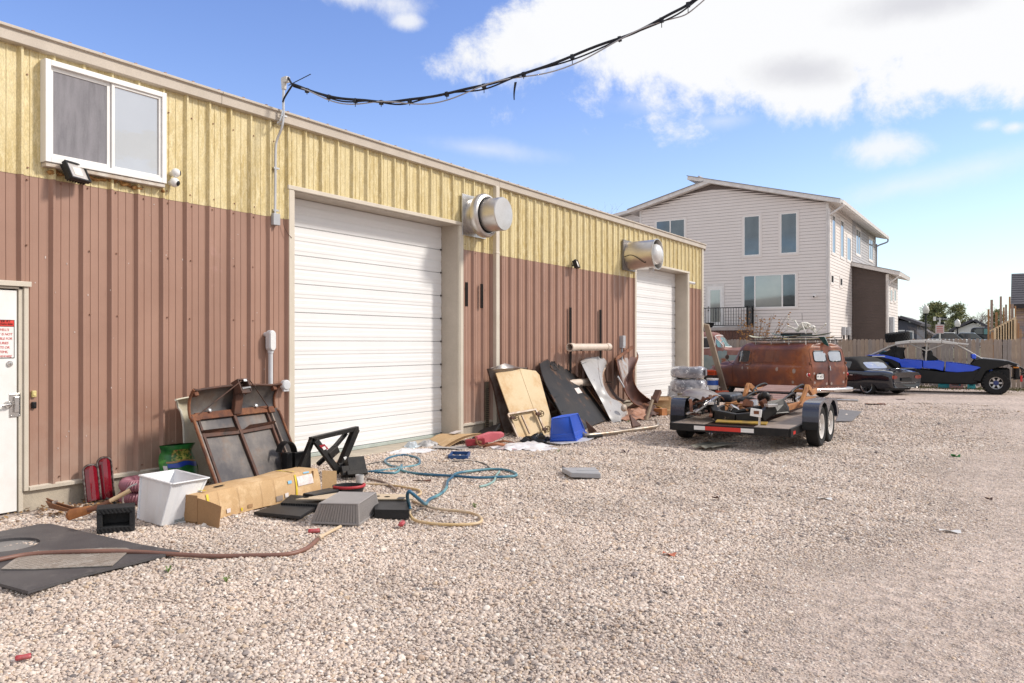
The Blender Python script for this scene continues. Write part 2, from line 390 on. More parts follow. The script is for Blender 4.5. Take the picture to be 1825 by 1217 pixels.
def pebbles():
    """loose pebbles: one object, an instance per pebble"""
    pts = []; sc = []
    bands = [(3.2, 5.0, 6800, 0.0070), (5.0, 7.0, 6000, 0.0073), (7.0, 9.5, 4600, 0.0080), (9.5, 13.0, 3000, 0.0090), (13.0, 18.0, 1000, 0.0105), (18.0, 26.0, 200, 0.013)]
    for d0, d1, den, rad in bands:
        wl, wr = 0.72, 0.72
        area = (wl+wr)*(d1*d1-d0*d0)/2; n = int(area*den*PEB)
        dep = np.sqrt(NR.uniform(d0*d0, d1*d1, n)); lat = NR.uniform(-wl, wr, n)*dep
        x = CAM_X+lat*cY-dep*sY; y = lat*sY+dep*cY
        r = rad*np.exp(NR.normal(0, 0.34, n)); rk = NR.random(n)
        for a, b, q, k in zip(x.tolist(), y.tolist(), r.tolist(), rk.tolist()):
            if a < 0.12+0.1*k or b > 25: continue
            p = packed(a, b)
            if p > 0:
                if k < p*(0.45+0.25*math.sin(a*2.6+b*.1)): continue
                q *= 1-0.42*p
            z = gz(a, b)+q*(0.36-0.46*p)
            pts.append((a, b, z)); sc.append(q)
    me = bpy.data.meshes.new('gravel_pebbles'); me.vertices.add(len(pts)); me.vertices.foreach_set('co', np.array(pts, dtype=np.float32).ravel())
    at = me.attributes.new('size', 'FLOAT', 'POINT'); at.data.foreach_set('value', np.array(sc, dtype=np.float32))
    ob = bpy.data.objects.new('gravel_pebbles', me); COL.objects.link(ob); tag(ob, kind='stuff')
    pm = bpy.data.materials.new('pebble'); pm.use_nodes = True; N = pm.node_tree.nodes; L = pm.node_tree.links; b = N['Principled BSDF']
    b.inputs['Roughness'].default_value = 0.75; b.inputs['Specular IOR Level'].default_value = 0.35
    oi = N.new('ShaderNodeObjectInfo'); cr = N.new('ShaderNodeValToRGB'); L.new(oi.outputs['Random'], cr.inputs[0]); pebble_ramp(cr.color_ramp)
    tcn = N.new('ShaderNodeTexCoord'); nn = N.new('ShaderNodeTexNoise'); nn.inputs['Scale'].default_value = 2.2; L.new(tcn.outputs['Object'], nn.inputs['Vector'])
    mr = N.new('ShaderNodeMapRange'); L.new(nn.outputs[0], mr.inputs[0]); mr.inputs[1].default_value = 0.3; mr.inputs[2].default_value = 0.7; mr.inputs[3].default_value = 0.85; mr.inputs[4].default_value = 1.12
    ml = N.new('ShaderNodeMix'); ml.data_type = 'RGBA'; ml.blend_type = 'MULTIPLY'; ml.inputs[0].default_value = 1; L.new(cr.outputs[0], ml.inputs[6]); L.new(mr.outputs[0], ml.inputs[7])
    gp = N.new('ShaderNodeNewGeometry'); n5 = N.new('ShaderNodeTexNoise'); n5.inputs['Scale'].default_value = .9; n5.inputs['Detail'].default_value = 5; L.new(gp.outputs['Position'], n5.inputs['Vector'])
    m5 = N.new('ShaderNodeMapRange'); L.new(n5.outputs[0], m5.inputs[0]); m5.inputs[1].default_value = .32; m5.inputs[2].default_value = .62; m5.inputs[3].default_value = .86; m5.inputs[4].default_value = 1.08
    x5 = N.new('ShaderNodeMix'); x5.data_type = 'RGBA'; x5.blend_type = 'MULTIPLY'; x5.inputs[0].default_value = 1; L.new(ml.outputs[2], x5.inputs[6]); L.new(m5.outputs[0], x5.inputs[7]); L.new(x5.outputs[2], b.inputs['Base Color'])
    ng = bpy.data.node_groups.new('pebble_scatter', 'GeometryNodeTree'); N = ng.nodes; L = ng.links
    ng.interface.new_socket('Geometry', in_out='INPUT', socket_type='NodeSocketGeometry'); ng.interface.new_socket('Geometry', in_out='OUTPUT', socket_type='NodeSocketGeometry')
    gi = N.new('NodeGroupInput'); go = N.new('NodeGroupOutput'); jn = N.new('GeometryNodeJoinGeometry')
    for k in range(6):
        ico = N.new('GeometryNodeMeshIcoSphere'); ico.inputs['Subdivisions'].default_value = 2; ico.inputs['Radius'].default_value = 1.0
        sp = N.new('GeometryNodeSetPosition'); L.new(ico.outputs[0], sp.inputs[0])
        nz = N.new('ShaderNodeTexNoise'); nz.inputs['Scale'].default_value = 0.75; nz.inputs['Detail'].default_value = 1
        ps = N.new('GeometryNodeInputPosition'); ad = N.new('ShaderNodeVectorMath'); ad.inputs[1].default_value = (k*7.3, k*3.1, 1.7*k); L.new(ps.outputs[0], ad.inputs[0]); L.new(ad.outputs[0], nz.inputs['Vector'])
        sb = N.new('ShaderNodeVectorMath'); sb.operation = 'SUBTRACT'; L.new(nz.outputs['Color'], sb.inputs[0]); sb.inputs[1].default_value = (0.5, 0.5, 0.5)
        sl = N.new('ShaderNodeVectorMath'); sl.operation = 'SCALE'; L.new(sb.outputs[0], sl.inputs[0]); sl.inputs['Scale'].default_value = 1.5; L.new(sl.outputs[0], sp.inputs['Offset'])
        sm = N.new('GeometryNodeSetShadeSmooth'); L.new(sp.outputs[0], sm.inputs[0])
        st = N.new('GeometryNodeSetMaterial'); st.inputs['Material'].default_value = pm; L.new(sm.outputs[0], st.inputs[0])
        g2 = N.new('GeometryNodeGeometryToInstance'); L.new(st.outputs[0], g2.inputs[0]); L.new(g2.outputs[0], jn.inputs[0])
    ip = N.new('GeometryNodeInstanceOnPoints'); L.new(gi.outputs[0], ip.inputs['Points']); L.new(jn.outputs[0], ip.inputs['Instance']); ip.inputs['Pick Instance'].default_value = True
    ri = N.new('FunctionNodeRandomValue'); ri.data_type = 'INT'; ri.inputs[4].default_value = 0; ri.inputs[5].default_value = 5; L.new(ri.outputs[2], ip.inputs['Instance Index'])
    rr = N.new('FunctionNodeRandomValue'); rr.data_type = 'FLOAT_VECTOR'; rr.inputs[0].default_value = (-0.5, -0.5, 0); rr.inputs[1].default_value = (0.5, 0.5, 6.28); L.new(rr.outputs[0], ip.inputs['Rotation'])
    na = N.new('GeometryNodeInputNamedAttribute'); na.data_type = 'FLOAT'; na.inputs[0].default_value = 'size'
    fl = N.new('ShaderNodeVectorMath'); fl.operation = 'SCALE'; fl.inputs[0].default_value = (1.15, 0.95, 0.68); L.new(na.outputs[0], fl.inputs['Scale']); L.new(fl.outputs[0], ip.inputs['Scale'])
    L.new(ip.outputs[0], go.inputs[0])
    md = ob.modifiers.new('scatter', 'NODES'); md.node_group = ng
PEB = 1.0
pebbles()
# ------------------------------------------------------------------ the metal shop
TAN = mat('tan_trim', (0.50, 0.435, 0.36), 0.45, col2=(0.44, 0.38, 0.31), scale=3, bump=0.0008, bscale=30)
TAN2 = mat('tan_trim_light', (0.60, 0.54, 0.45), 0.45, col2=(0.55, 0.49, 0.40), scale=3)
BROWN = mat('brown_sheet', (0.355, 0.208, 0.152), 0.38, col2=(0.315, 0.18, 0.13), scale=1.2, world=True, bump=0.0015, bscale=5, grain=0.04, col3=(0.42, 0.25, 0.21), scale3=2.3, lo3=0.62, hi3=0.78)
def splash(m_):
    """chalky dust and mud thrown up on the lowest part of the sheets"""
    N = m_.node_tree.nodes; L = m_.node_tree.links; b = N['Principled BSDF']; old = b.inputs['Base Color'].links[0].from_socket
    g = N.new('ShaderNodeNewGeometry'); sp = N.new('ShaderNodeSeparateXYZ'); L.new(g.outputs['Position'], sp.inputs[0]); n = N.new('ShaderNodeTexNoise'); n.inputs['Scale'].default_value = 5; n.inputs['Detail'].default_value = 8; n.inputs['Roughness'].default_value = .7; L.new(g.outputs['Position'], n.inputs['Vector'])
    a = N.new('ShaderNodeMath'); a.operation = 'MULTIPLY_ADD'; L.new(n.outputs[0], a.inputs[0]); a.inputs[1].default_value = -1.6; L.new(sp.outputs[2], a.inputs[2])
    r = N.new('ShaderNodeMapRange'); L.new(a.outputs[0], r.inputs[0]); r.inputs[1].default_value = .15; r.inputs[2].default_value = -.75; r.inputs[3].default_value = 0; r.inputs[4].default_value = .6
    x = N.new('ShaderNodeMix'); x.data_type = 'RGBA'; L.new(r.outputs[0], x.inputs[0]); L.new(old, x.inputs[6]); x.inputs[7].default_value = (.42, .31, .25, 1); L.new(x.outputs[2], b.inputs['Base Color'])
splash(BROWN)
YEL = mat('yellow_fibreglass', (0.62, 0.515, 0.275), 0.38, col2=(0.48, 0.36, 0.14), scale=3.5, detail=9, lo=0.40, hi=0.72, world=True, stretch=(1, 1, 0.28), col3=(0.68, 0.58, 0.34), scale3=26, lo3=0.46, hi3=0.62, bump=0.0015, bscale=45, grain=0.2)
CONC = mat('concrete', (0.47, 0.41, 0.32), 0.85, col2=(0.36, 0.31, 0.25), scale=3.5, col3=(0.25, 0.21, 0.17), scale3=6, lo3=0.62, hi3=0.72, bump=0.004, bscale=40, world=True)
WDOOR = mat('white_door_paint', (0.765, 0.76, 0.755), 0.38, col2=(0.735, 0.73, 0.725), scale=1.5, world=True, grain=0.03)
WHITE = mat('white_paint', (0.80, 0.79, 0.77), 0.4, col2=(0.74, 0.72, 0.69), scale=5, grain=0.04)
GALV = mat('galvanised', (0.62, 0.61, 0.60), 0.34, 0.9, col2=(0.52, 0.51, 0.50), scale=6, rvar=0.1, bump=0.0006, bscale=20)
GREYP = mat('grey_box_paint', (0.42, 0.43, 0.45), 0.45, col2=(0.38, 0.39, 0.41), scale=6)
LGREY = mat('light_grey_pvc', (0.60, 0.61, 0.63), 0.45, col2=(0.54, 0.55, 0.57), scale=6)
BLACK = mat('black_plastic', (0.018, 0.018, 0.02), 0.4, col2=(0.03, 0.03, 0.032), scale=6)
RUBBER = mat('rubber', (0.022, 0.022, 0.024), 0.8, col2=(0.04, 0.038, 0.037), scale=9, bump=0.001)
ROOFM = mat('roof_sheet', (0.42, 0.38, 0.33), 0.5, scale=2)
SCREW = mat('screw_head', (0.28, 0.15, 0.10), 0.5, 0.3)
DARKIN = mat('dark_interior', (0.02, 0.02, 0.022), 0.8)
Y_A, Y_B, Y_1L, Y_1R, Y_2L, Y_2R = 0.0, 23.78, 7.44, 11.16, 18.73, 22.42
EAVE, LINE, DTOP, BOT = 4.60, 3.33, 3.70, 0.235
shop = thing('metal_shop', 'long metal shop building with brown lower walls and yellow translucent upper strip', 'building', (0, Y_A, 0))
def rib_profile(y0, y1, ph=0.0):
    """the sheet's section along Y: a high rib each 0.305 m with two low ribs between"""
    P = 0.3048; pts = []
    k0 = math.floor((y0-ph)/P)-1; k1 = math.ceil((y1-ph)/P)+1
    for k in range(k0, k1):
        b = ph+k*P
        for dy, h in ((0, .0), (.024, .042), (.046, .042), (.070, 0), (.118, 0), (.122, .006), (.136, .006), (.140, 0), (.205, 0), (.209, .006), (.223, .006), (.227, 0)):
            pts.append((b+dy, h))
    pts = [p for p in pts if y0 <= p[0] <= y1]
    def hat(y):
        q = (y-ph) % P
        a = [(0, 0), (.024, .042), (.046, .042), (.070, 0), (P, 0)]
        for (u, h), (u2, h2) in zip(a, a[1:]):
            if u <= q <= u2: return h+(h2-h)*(q-u)/(u2-u)
        return 0
    return [(y0, hat(y0))]+[p for p in pts if y0+1e-4 < p[0] < y1-1e-4]+[(y1, hat(y1))]
def sheet_panel(name, m, y0, y1, z0, z1, off=0.0, wob=0.0):
    pr = rib_profile(y0, y1, PHASE); mb = MB(); nz = 3
    for i, (y, h) in enumerate(pr):
        for k in range(nz+1):
            z = z0+(z1-z0)*k/nz; w = wob*mnoise.noise(Vector((y*1.7, z*0.9, 4)))
            mb.v.append((0.012+off+h+w, y, z))
    for i in range(len(pr)-1):
        for k in range(nz):
            a = i*(nz+1)+k; mb.f.append((a, a+nz+1, a+nz+2, a+1))
    return mb.build(name, m, shop, world=True)
PHASE = WX(29.3, 500).y % 0.3048-0.006
W3 = 0.3048*3
def run_panels(y0, y1, zlo, zhi, which):
    """three-rib-wide sheets side by side from y0 to y1"""
    k = math.floor((y0-PHASE-0.29)/W3); a = PHASE+0.29+k*W3
    i = 0
    while a < y1-1e-3:
        b = a+W3; s0, s1 = max(a, y0), min(b, y1)
        if s1-s0 > 0.02: sheet_panel(which, YEL if which == 'fibreglass_panel' else BROWN, s0, s1-0.0015, zlo, zhi, 0.004 if which == 'fibreglass_panel' else 0.0, 0.007)
        a = b; i += 1
DJ = 0.10   # the trim beside each opening
for y0, y1 in ((4.03, Y_1L-0.02), (Y_1R+0.02, Y_2L-0.02), (Y_2R+0.02, Y_B-0.10)): run_panels(y0, y1, BOT, LINE, 'brown_panel')
run_panels(2.0, 4.03, 2.22, LINE, 'brown_panel'); run_panels(0.0, 2.94, BOT, LINE, 'brown_panel')
for y0, y1 in ((0.0, Y_1L-0.02), (Y_1R+0.02, Y_2L-0.02), (Y_2R+0.02, Y_B-0.10)): run_panels(y0, y1, LINE-0.03, EAVE-0.03, 'fibreglass_panel')
for y0, y1 in ((Y_1L-0.02, Y_1R+0.02), (Y_2L-0.02, Y_2R+0.02)): run_panels(y0, y1, DTOP+0.01, EAVE-0.03, 'fibreglass_panel')
# core behind the sheets (walls seen through no gap), end wall, roof
core = MB()
for y0, y1, z0, z1 in ((Y_A, 2.94, 0.0, EAVE-.05), (2.94, 4.01, 2.21, EAVE-.05), (4.01, Y_1L-.025, 0, EAVE-.05), (Y_1L-.025, Y_1R+.025, DTOP+.025, EAVE-.05), (Y_1R+.025, Y_2L-.025, 0, EAVE-.05), (Y_2L-.025, Y_2R+.025, DTOP+.025, EAVE-.05), (Y_2R+.025, Y_B-.04, 0, EAVE-.05)):
    core.bb((-0.12, y0, z0), (-0.002, y1, z1))
core.bb((-12, Y_B-.12, 0), (-.12, Y_B-.03, EAVE-.05)); core.bb((-12, Y_A, 0), (-.12, Y_A+.1, EAVE-.05)); core.bb((-12.1, Y_A, 0), (-12, Y_B-.03, EAVE))
core.build('wall', mat('wall_core', (0.25, 0.2, 0.16), 0.8), shop, world=True)
MB().bb((-.30, Y_A, -.02), (0.010, 2.98, BOT-.02)).build('foundation', CONC, shop, world=True, bevel=0.006)
MB().bb((-.30, 3.99, -.02), (0.010, Y_1L-.023, BOT-.02)).build('foundation', CONC, shop, world=True, bevel=0.006)
MB().bb((-.30, Y_1R+.023, -.02), (0.010, Y_2L-.023, BOT-.02)).build('foundation', CONC, shop, world=True, bevel=0.006)
MB().bb((-.30, Y_2R+.023, -.02), (0.010, Y_B-.02, BOT-.02)).build('foundation', CONC, shop, world=True, bevel=0.006)
MB().bb((-.9, Y_1L+.01, -.05), (0.14, Y_1R-.01, 0.018)).build('door_apron', CONC, shop, world=True, bevel=0.01)
MB().bb((-.9, Y_2L+.01, -.05), (0.10, Y_2R-.01, 0.018)).build('door_apron', CONC, shop, world=True, bevel=0.01)
roof = MB(); roof.add([(0.10, Y_A-.1, EAVE+.10), (0.10, Y_B+.06, EAVE+.10), (-6, Y_B+.06, EAVE+.62), (-6, Y_A-.1, EAVE+.62), (-12.2, Y_A-.1, EAVE+.1), (-12.2, Y_B+.06, EAVE+.1)], [(0, 1, 2, 3), (3, 2, 5, 4)])
roof.add([(0.10, Y_B+.06, EAVE+.10), (-6, Y_B+.06, EAVE+.62), (-12.2, Y_B+.06, EAVE+.1), (-12.2, Y_B+.06, EAVE-.1), (0.10, Y_B+.06, EAVE-.1)], [(0, 1, 2, 3, 4)])
roof.build('roof', ROOFM, shop, world=True)
scr = MB()
for k in range(58):
    y = 3.0+k*.36
    if y < Y_B: scr.box((0.05, y, EAVE+.122), (.03, .028, .02))
scr.build('roof_screw', SCREW, shop, world=True, kind='stuff')
# eave trim in lengths with visible laps
y = Y_A-.1; 
for L_ in (6.35, 6.1, 6.1, 6.1):
    y2 = min(y+L_, Y_B+.12)
    if y2 > y+.2:
        MB().prism([(0.0, EAVE-.055), (0.075, EAVE-.055), (0.098, EAVE-.045), (0.098, EAVE+.065), (0.125, EAVE+.072), (0.125, EAVE+.10), (0.0, EAVE+.115)], y, y2-.004, 'y').build('eave_trim', TAN, shop, world=True, bevel=0.004)
    y = y2
for y0, y1 in ((4.05, Y_1L-.10), (Y_1R+.10, Y_2L-.10), (Y_2R+.10, Y_B-.12)):
    MB().prism([(0.0, BOT-.026), (0.052, BOT-.032), (0.056, BOT), (0.0, BOT+.014)], y0, y1, 'y').build('base_trim', TAN2, shop, world=True)
MB().bb((0.012, Y_B-.12, 0.02), (0.062, Y_B, EAVE-.05)).bb((-.1, Y_B-.03, .02), (0.012, Y_B+.012, EAVE-.05)).build('corner_trim', TAN2, shop, world=True, bevel=0.004)
dn = MB(); dn.bb((0.05, 12.20, 0.06), (0.13, 12.315, EAVE-.05)).bb((0.046, 12.196, 3.30), (0.135, 12.32, 3.34))
dn.build('downspout', TAN2, shop, world=True, bevel=0.01)
def roller_door(yl, yr, n_sl):
    xd = -0.37
    for y, s in ((yl, 1), (yr, -1)):
        MB().bb((xd-.05, y-.02*s if s > 0 else y, 0.015), (0.012, y if s > 0 else y+.02, DTOP)).build('door_jamb', TAN, shop, world=True)
    MB().bb((xd-.05, yl, DTOP-.002), (0.012, yr, DTOP+.02)).build('door_head_lining', TAN, shop, world=True)
    MB().prism([(0.012, yl-.105), (0.064, yl-.105), (0.064, yl-.02), (0.052, yl-.012), (0.052, yl-.001), (0.012, yl-.001)], 0.02, DTOP+.002, 'z').build('door_trim', TAN2, shop, world=True, bevel=0.003)
    MB().prism([(0.012, yr+.105), (0.064, yr+.105), (0.064, yr+.02), (0.052, yr+.012), (0.052, yr+.001), (0.012, yr+.001)], 0.02, DTOP+.002, 'z').build('door_trim', TAN2, shop, world=True, bevel=0.003)
    MB().bb((0.014, yl-.125, DTOP+.003), (0.072, yr+.125, DTOP+.058)).build('door_head_trim', TAN2, shop, world=True, bevel=0.004)
    door = bpy.data.objects.new('roller_door', None); COL.objects.link(door); door.parent = shop; door.location = (0, 0, 0); door.location = Vector((xd, yl, 0))
    zs = 0.075; H = (DTOP-zs)/n_sl
    sec = [(0.016, 0.0), (0.018, 0.004), (0.030, 0.008), (0.030, 0.055), (0.034, 0.07), (0.034, 0.10), (0.030, 0.115), (0.030, H*.5-.03), (0.024, H*.5-.02), (0.024, H*.5), (0.030, H*.5+.012), (0.030, H*.5+.05), (0.034, H*.5+.065), (0.034, H*.5+.095), (0.030, H*.5+.11), (0.030, H-.012), (0.018, H-.006), (0.016, H-.003)]
    base = None
    for k in range(n_sl):
        z0 = zs+k*H
        if base is None:
            mb = MB(); mb.prism(sec, yl+.004, yr-.004, 'y'); base = mb.build('door_slat', WDOOR, None); base.parent = door; base.location = (0, -yl, z0)
        else:
            c = base.copy(); COL.objects.link(c); c.parent = door; c.location = (random.uniform(-.002, .002), -yl, z0)
    e2 = MB()
    for k in range(n_sl): e2.box((.037, yr-yl-.022, zs+k*H), (.016, .034, .03))
    e2.build('slat_clips', mat('dark_clip', (.12, .11, .10), .5), door, kind='stuff')
    MB().bb((0.0, .004, 0.02), (.045, yr-yl-.004, zs-.004)).build('bottom_seal', mat('pale_green_seal', (.42, .47, .43), .6), door, bevel=.006)
    MB().bb((-.06, 0, 0), (-.01, yr-yl, DTOP)).build('door_back', DARKIN, door)
roller_door(Y_1L, Y_1R, 9); roller_door(Y_2L, Y_2R, 9)
# man door at the left edge of the picture
md = bpy.data.objects.new('entry_door', None); COL.objects.link(md); md.parent = shop; md.location = (0, 2.96, 0)
MB().bb((-.045, 3.0, 0.02), (0.022, 3.945, 2.165)).build('door_leaf', WHITE, md, bevel=.004).location = (0, -2.96, 0)
MB().bb((-.05, 3.958, 0.0), (0.03, 4.0, 2.2)).bb((0.012, 4.0, BOT-.03), (0.050, 4.042, 2.2)).bb((-.05, 2.955, 0), (0.03, 2.99, 2.2)).bb((-.05, 2.955, 2.18), (.03, 4.0, 2.2)).build('door_frame', TAN2, md, bevel=.003).location = (0, -2.96, 0)
MB().bb((0.012, 2.8, 2.205), (0.070, 4.06, 2.255)).build('door_head_trim', TAN2, md, bevel=.003).location = (0, -2.96, 0)
STEEL = mat('brushed_steel', (.62, .60, .58), .25, .95, rvar=.08, scale=20)
p = WX(17, 648, .022); MB().lathe([(.028, 0), (.028, .012), (.022, .02), (.001, .022)], 20, (0.022, p.y, p.z), (1, 0, 0)).box((0.046, p.y, p.z), (.006, .004, .016)).build('deadbolt', STEEL, md, smooth=40).location = (0, -2.96, 0)
p = WX(26, 722, .022)
MB().bb((0.022, p.y-.05, p.z-.115), (0.030, p.y+.055, p.z+.115)).bb((0.03, p.y-.012, p.z-.07), (0.055, p.y+.03, p.z+.085)).build('latch_guard', STEEL, md, bevel=.004).location = (0, -2.96, 0)
for dy, dz in ((-.035, .1), (.04, .1), (-.035, -.1), (.04, -.1)): MB().ball((.031, p.y+dy, p.z+dz), .008, 8).build('guard_bolt', STEEL, md, smooth=60).location = (0, -2.96, 0)
h = WX(14, 721, .03)
MB().lathe([(.034, 0), (.034, .02), (.026, .035), (.014, .05), (.001, .052)], 20, (.022, h.y, h.z), (1, 0, 0)).tube([(.06, h.y, h.z), (.075, h.y-.02, h.z), (.075, h.y-.11, h.z-.004)], .009, 8).build('door_handle', STEEL, md, smooth=40).location = (0, -2.96, 0)
# warning notice on the door
nb = thing('warning_notice', 'white notice with red header reading ENTER AT YOUR OWN RISK on the entry door', 'sign', (0.0225, 0, 0))
ra, rb = WX(25.5, 570, .0225), WX(23, 638, .0225); yr_ = ra.y; zt, zb = ra.z, rb.z; wS = .26
MB().bb((0, yr_-wS, zb), (.003, yr_, zt)).build('notice_board', WHITE, nb)
hd = zb+(zt-zb)*.83
MB().bb((.0031, yr_-wS+.005, hd), (.0042, yr_-.005, zt-.005)).build('header', mat('notice_red', (.72, .05, .035), .5), nb)
INK = mat('ink_black', (.015, .015, .02), .6); REDI = mat('ink_red', (.60, .05, .04), .6)
bd = MB()
for a, b in (((0.0044, yr_-wS, zb), (.0052, yr_-wS+.005, zt)), ((.0044, yr_-.005, zb), (.0052, yr_, zt)), ((.0044, yr_-wS+.005, zb), (.0052, yr_-.005, zb+.005)), ((.0044, yr_-wS+.005, zt-.005), (.0052, yr_-.005, zt)), ((.0044, yr_-wS+.005, hd-.004), (.0052, yr_-.005, hd))): bd.bb(a, b)
bd.build('border', INK, nb)
FACE = lambda x, y, z: fr((x, y, z), (0, 1, 0), z=(1, 0, 0))      # letters read along +Y on a wall facing +X
letters('header_text', 'ENTER AT', .033, FACE(.006, yr_-.035, hd+.038), INK, nb, 'RIGHT'); letters('header_text', 'YOUR OWN RISK', .026, FACE(.006, yr_-.012, hd+.011), INK, nb, 'RIGHT')
rows = ["COWELL'S", 'PROPERTY IS NOT', 'RESPONSIBLE FOR', 'ANY INJURIES', 'ACCIDENTS OR', 'LOST ITEMS,', 'PLEASE BE AWARE']
rr_ = [.05, .02, .02, .055, .045, .06, .025]
for i, t in enumerate(rows): letters('notice_text', t, .033, FACE(.0045, yr_-rr_[i], hd-.045-i*.0425), REDI, nb, 'RIGHT', .15, .92)
for py, colr, nm, lab in ((702, (.62, .52, .22), 'door_chime', 'yellow door chime button on the brown wall above a black one'), (722, (.012, .012, .014), 'doorbell', 'black doorbell button on the brown wall below a yellow one')):
    p = WX(60.5, py, .03); t = thing(nm, lab, 'doorbell', (.012, p.y, p.z))
    MB().bb((0, -.022, -.033), (.03, .022, .033)).build('button_case', mat(nm+'_case', colr, .4), t, bevel=.008, seg=3)
    MB().lathe([(.013, 0), (.012, .004), (.001, .005)], 16, (.0305, 0, -.004), (1, 0, 0)).build('push_button', mat(nm+'_button', tuple(min(1, c*1.25+.01) for c in colr), .3), t, smooth=40)
# ribbed sheet screws
sc_ = MB()
for z in (.31, 1.95, 2.62, 3.27, 3.39, 4.30):
    k = 0
    y = PHASE+.06
    while y < Y_B-.2:
        if not (Y_1L-.12 < y < Y_1R+.12 or Y_2L-.12 < y < Y_2R+.12 or (y < 4.1 and z < 2.3)) and (k % 3 != 1 or z < 1 or z > 3):
            h0 = .014+random.choice((0, 0, 0.0)); sc_.box((h0+.006, y+.03+random.uniform(0, .03), z+random.uniform(-.01, .01)), (.012, .013, .013))
        y += .3048; k += 1
sc_.build('sheet_screws', SCREW, shop, world=True, kind='stuff')
# window
def shop_window():
    a, b = WX(78, 108, .09), WX(294, 335, .09); y0, y1, z1, z0 = a.y, b.y, 4.475, 3.455
    w = bpy.data.objects.new('sliding_window', None); COL.objects.link(w); w.parent = shop; w.location = (0, y0, z0); Wd, Hd = y1-y0, z1-z0
    f = MB(); t = .055
    f.bb((.0, 0, 0), (.125, t, Hd)).bb((.0, Wd-t, 0), (.125, Wd, Hd)).bb((.0, t, Hd-t), (.125, Wd-t, Hd)).bb((.0, t, 0), (.125, Wd-t, t))
    f.build('window_frame', WHITE, w, bevel=.004)
    MB().bb((0.0, .01, -.045), (.11, Wd-.01, -.003)).build('window_sill', mat('bare_sill', (.42, .33, .25), .8, col2=(.6, .56, .5), scale=9), w, bevel=.006)
    s = MB(); m_ = Wd*.515; q = .04
    s.bb((.02, t, t), (.085, t+q, Hd-t)).bb((.02, m_-q*.8, t), (.085, m_+q*.2, Hd-t)).bb((.02, t+q, Hd-t-q), (.085, m_-q*.8, Hd-t)).bb((.02, t+q, t), (.085, m_-q*.8, t+q)); s.build('sash', WHITE, w, bevel=.004)
    s = MB(); s.bb((.045, m_+q*.2+.002, t), (.105, m_+q*1.1, Hd-t)).bb((.045, Wd-t-q*.7, t), (.105, Wd-t, Hd-t)).bb((.045, m_+q*1.1, Hd-t-q*.7), (.105, Wd-t-q*.7, Hd-t)).bb((.045, m_+q*1.1, t), (.105, Wd-t-q*.7, t+q*.7)); s.build('sash', WHITE, w, bevel=.004)
    MB().bb((.072, t+q, t+q), (.075, m_-q*.8, Hd-t-q)).build('insect_screen', mat('insect_screen', (.17, .165, .18), .9, col2=(.27, .26, .28), scale=2.2, detail=9, stretch=(1, 6, 1), lo=.3, hi=.75, col3=(.24, .235, .25), scale3=6, grain=.2), w)
    MB().bb((.080, m_+q*1.1, t+q*.7), (.084, Wd-t-q*.7, Hd-t-q*.7)).build('window_pane', GLASSM, w)
GLASSM = mat('window_glass', (.66, .66, .66), .02, spec=1.0, grain=0, scale=1, metal=0.8, col2=(.62, .62, .62), bump=.0012, bscale=1.6)
shop_window()
# rusty foam squeezed out under the window, paint chips on the brown sheets
k = MB(); wy0, wy1 = WX(90, 320, .04).y, WX(292, 335, .04).y
for i in range(26): k.ball((.045, random.uniform(wy0, wy1), 3.385+random.uniform(-.03, .015)), random.uniform(.018, .036), 8, (.8, 1.5, .7))
crumple(k, .02, 30); k.build('sealing_foam', mat('rusty_foam', (.34, .17, .05), .9, col2=(.18, .085, .03), scale=14), shop, world=True, kind='stuff')
k = MB()
for i in range(70):
    y, z = random.uniform(4.1, 7.2) if i < 46 else random.uniform(12.4, 18.5), random.uniform(.5, 3.25); q = (y-PHASE) % .3048; h_ = .0135 if q > .072 else .056
    s_ = random.uniform(.004, .012); k.box((h_, y, z), (.003, s_, s_*random.uniform(.7, 2.5)))
k.build('paint_chips', mat('chip_pale', (.60, .50, .45), .7), shop, world=True, kind='stuff')
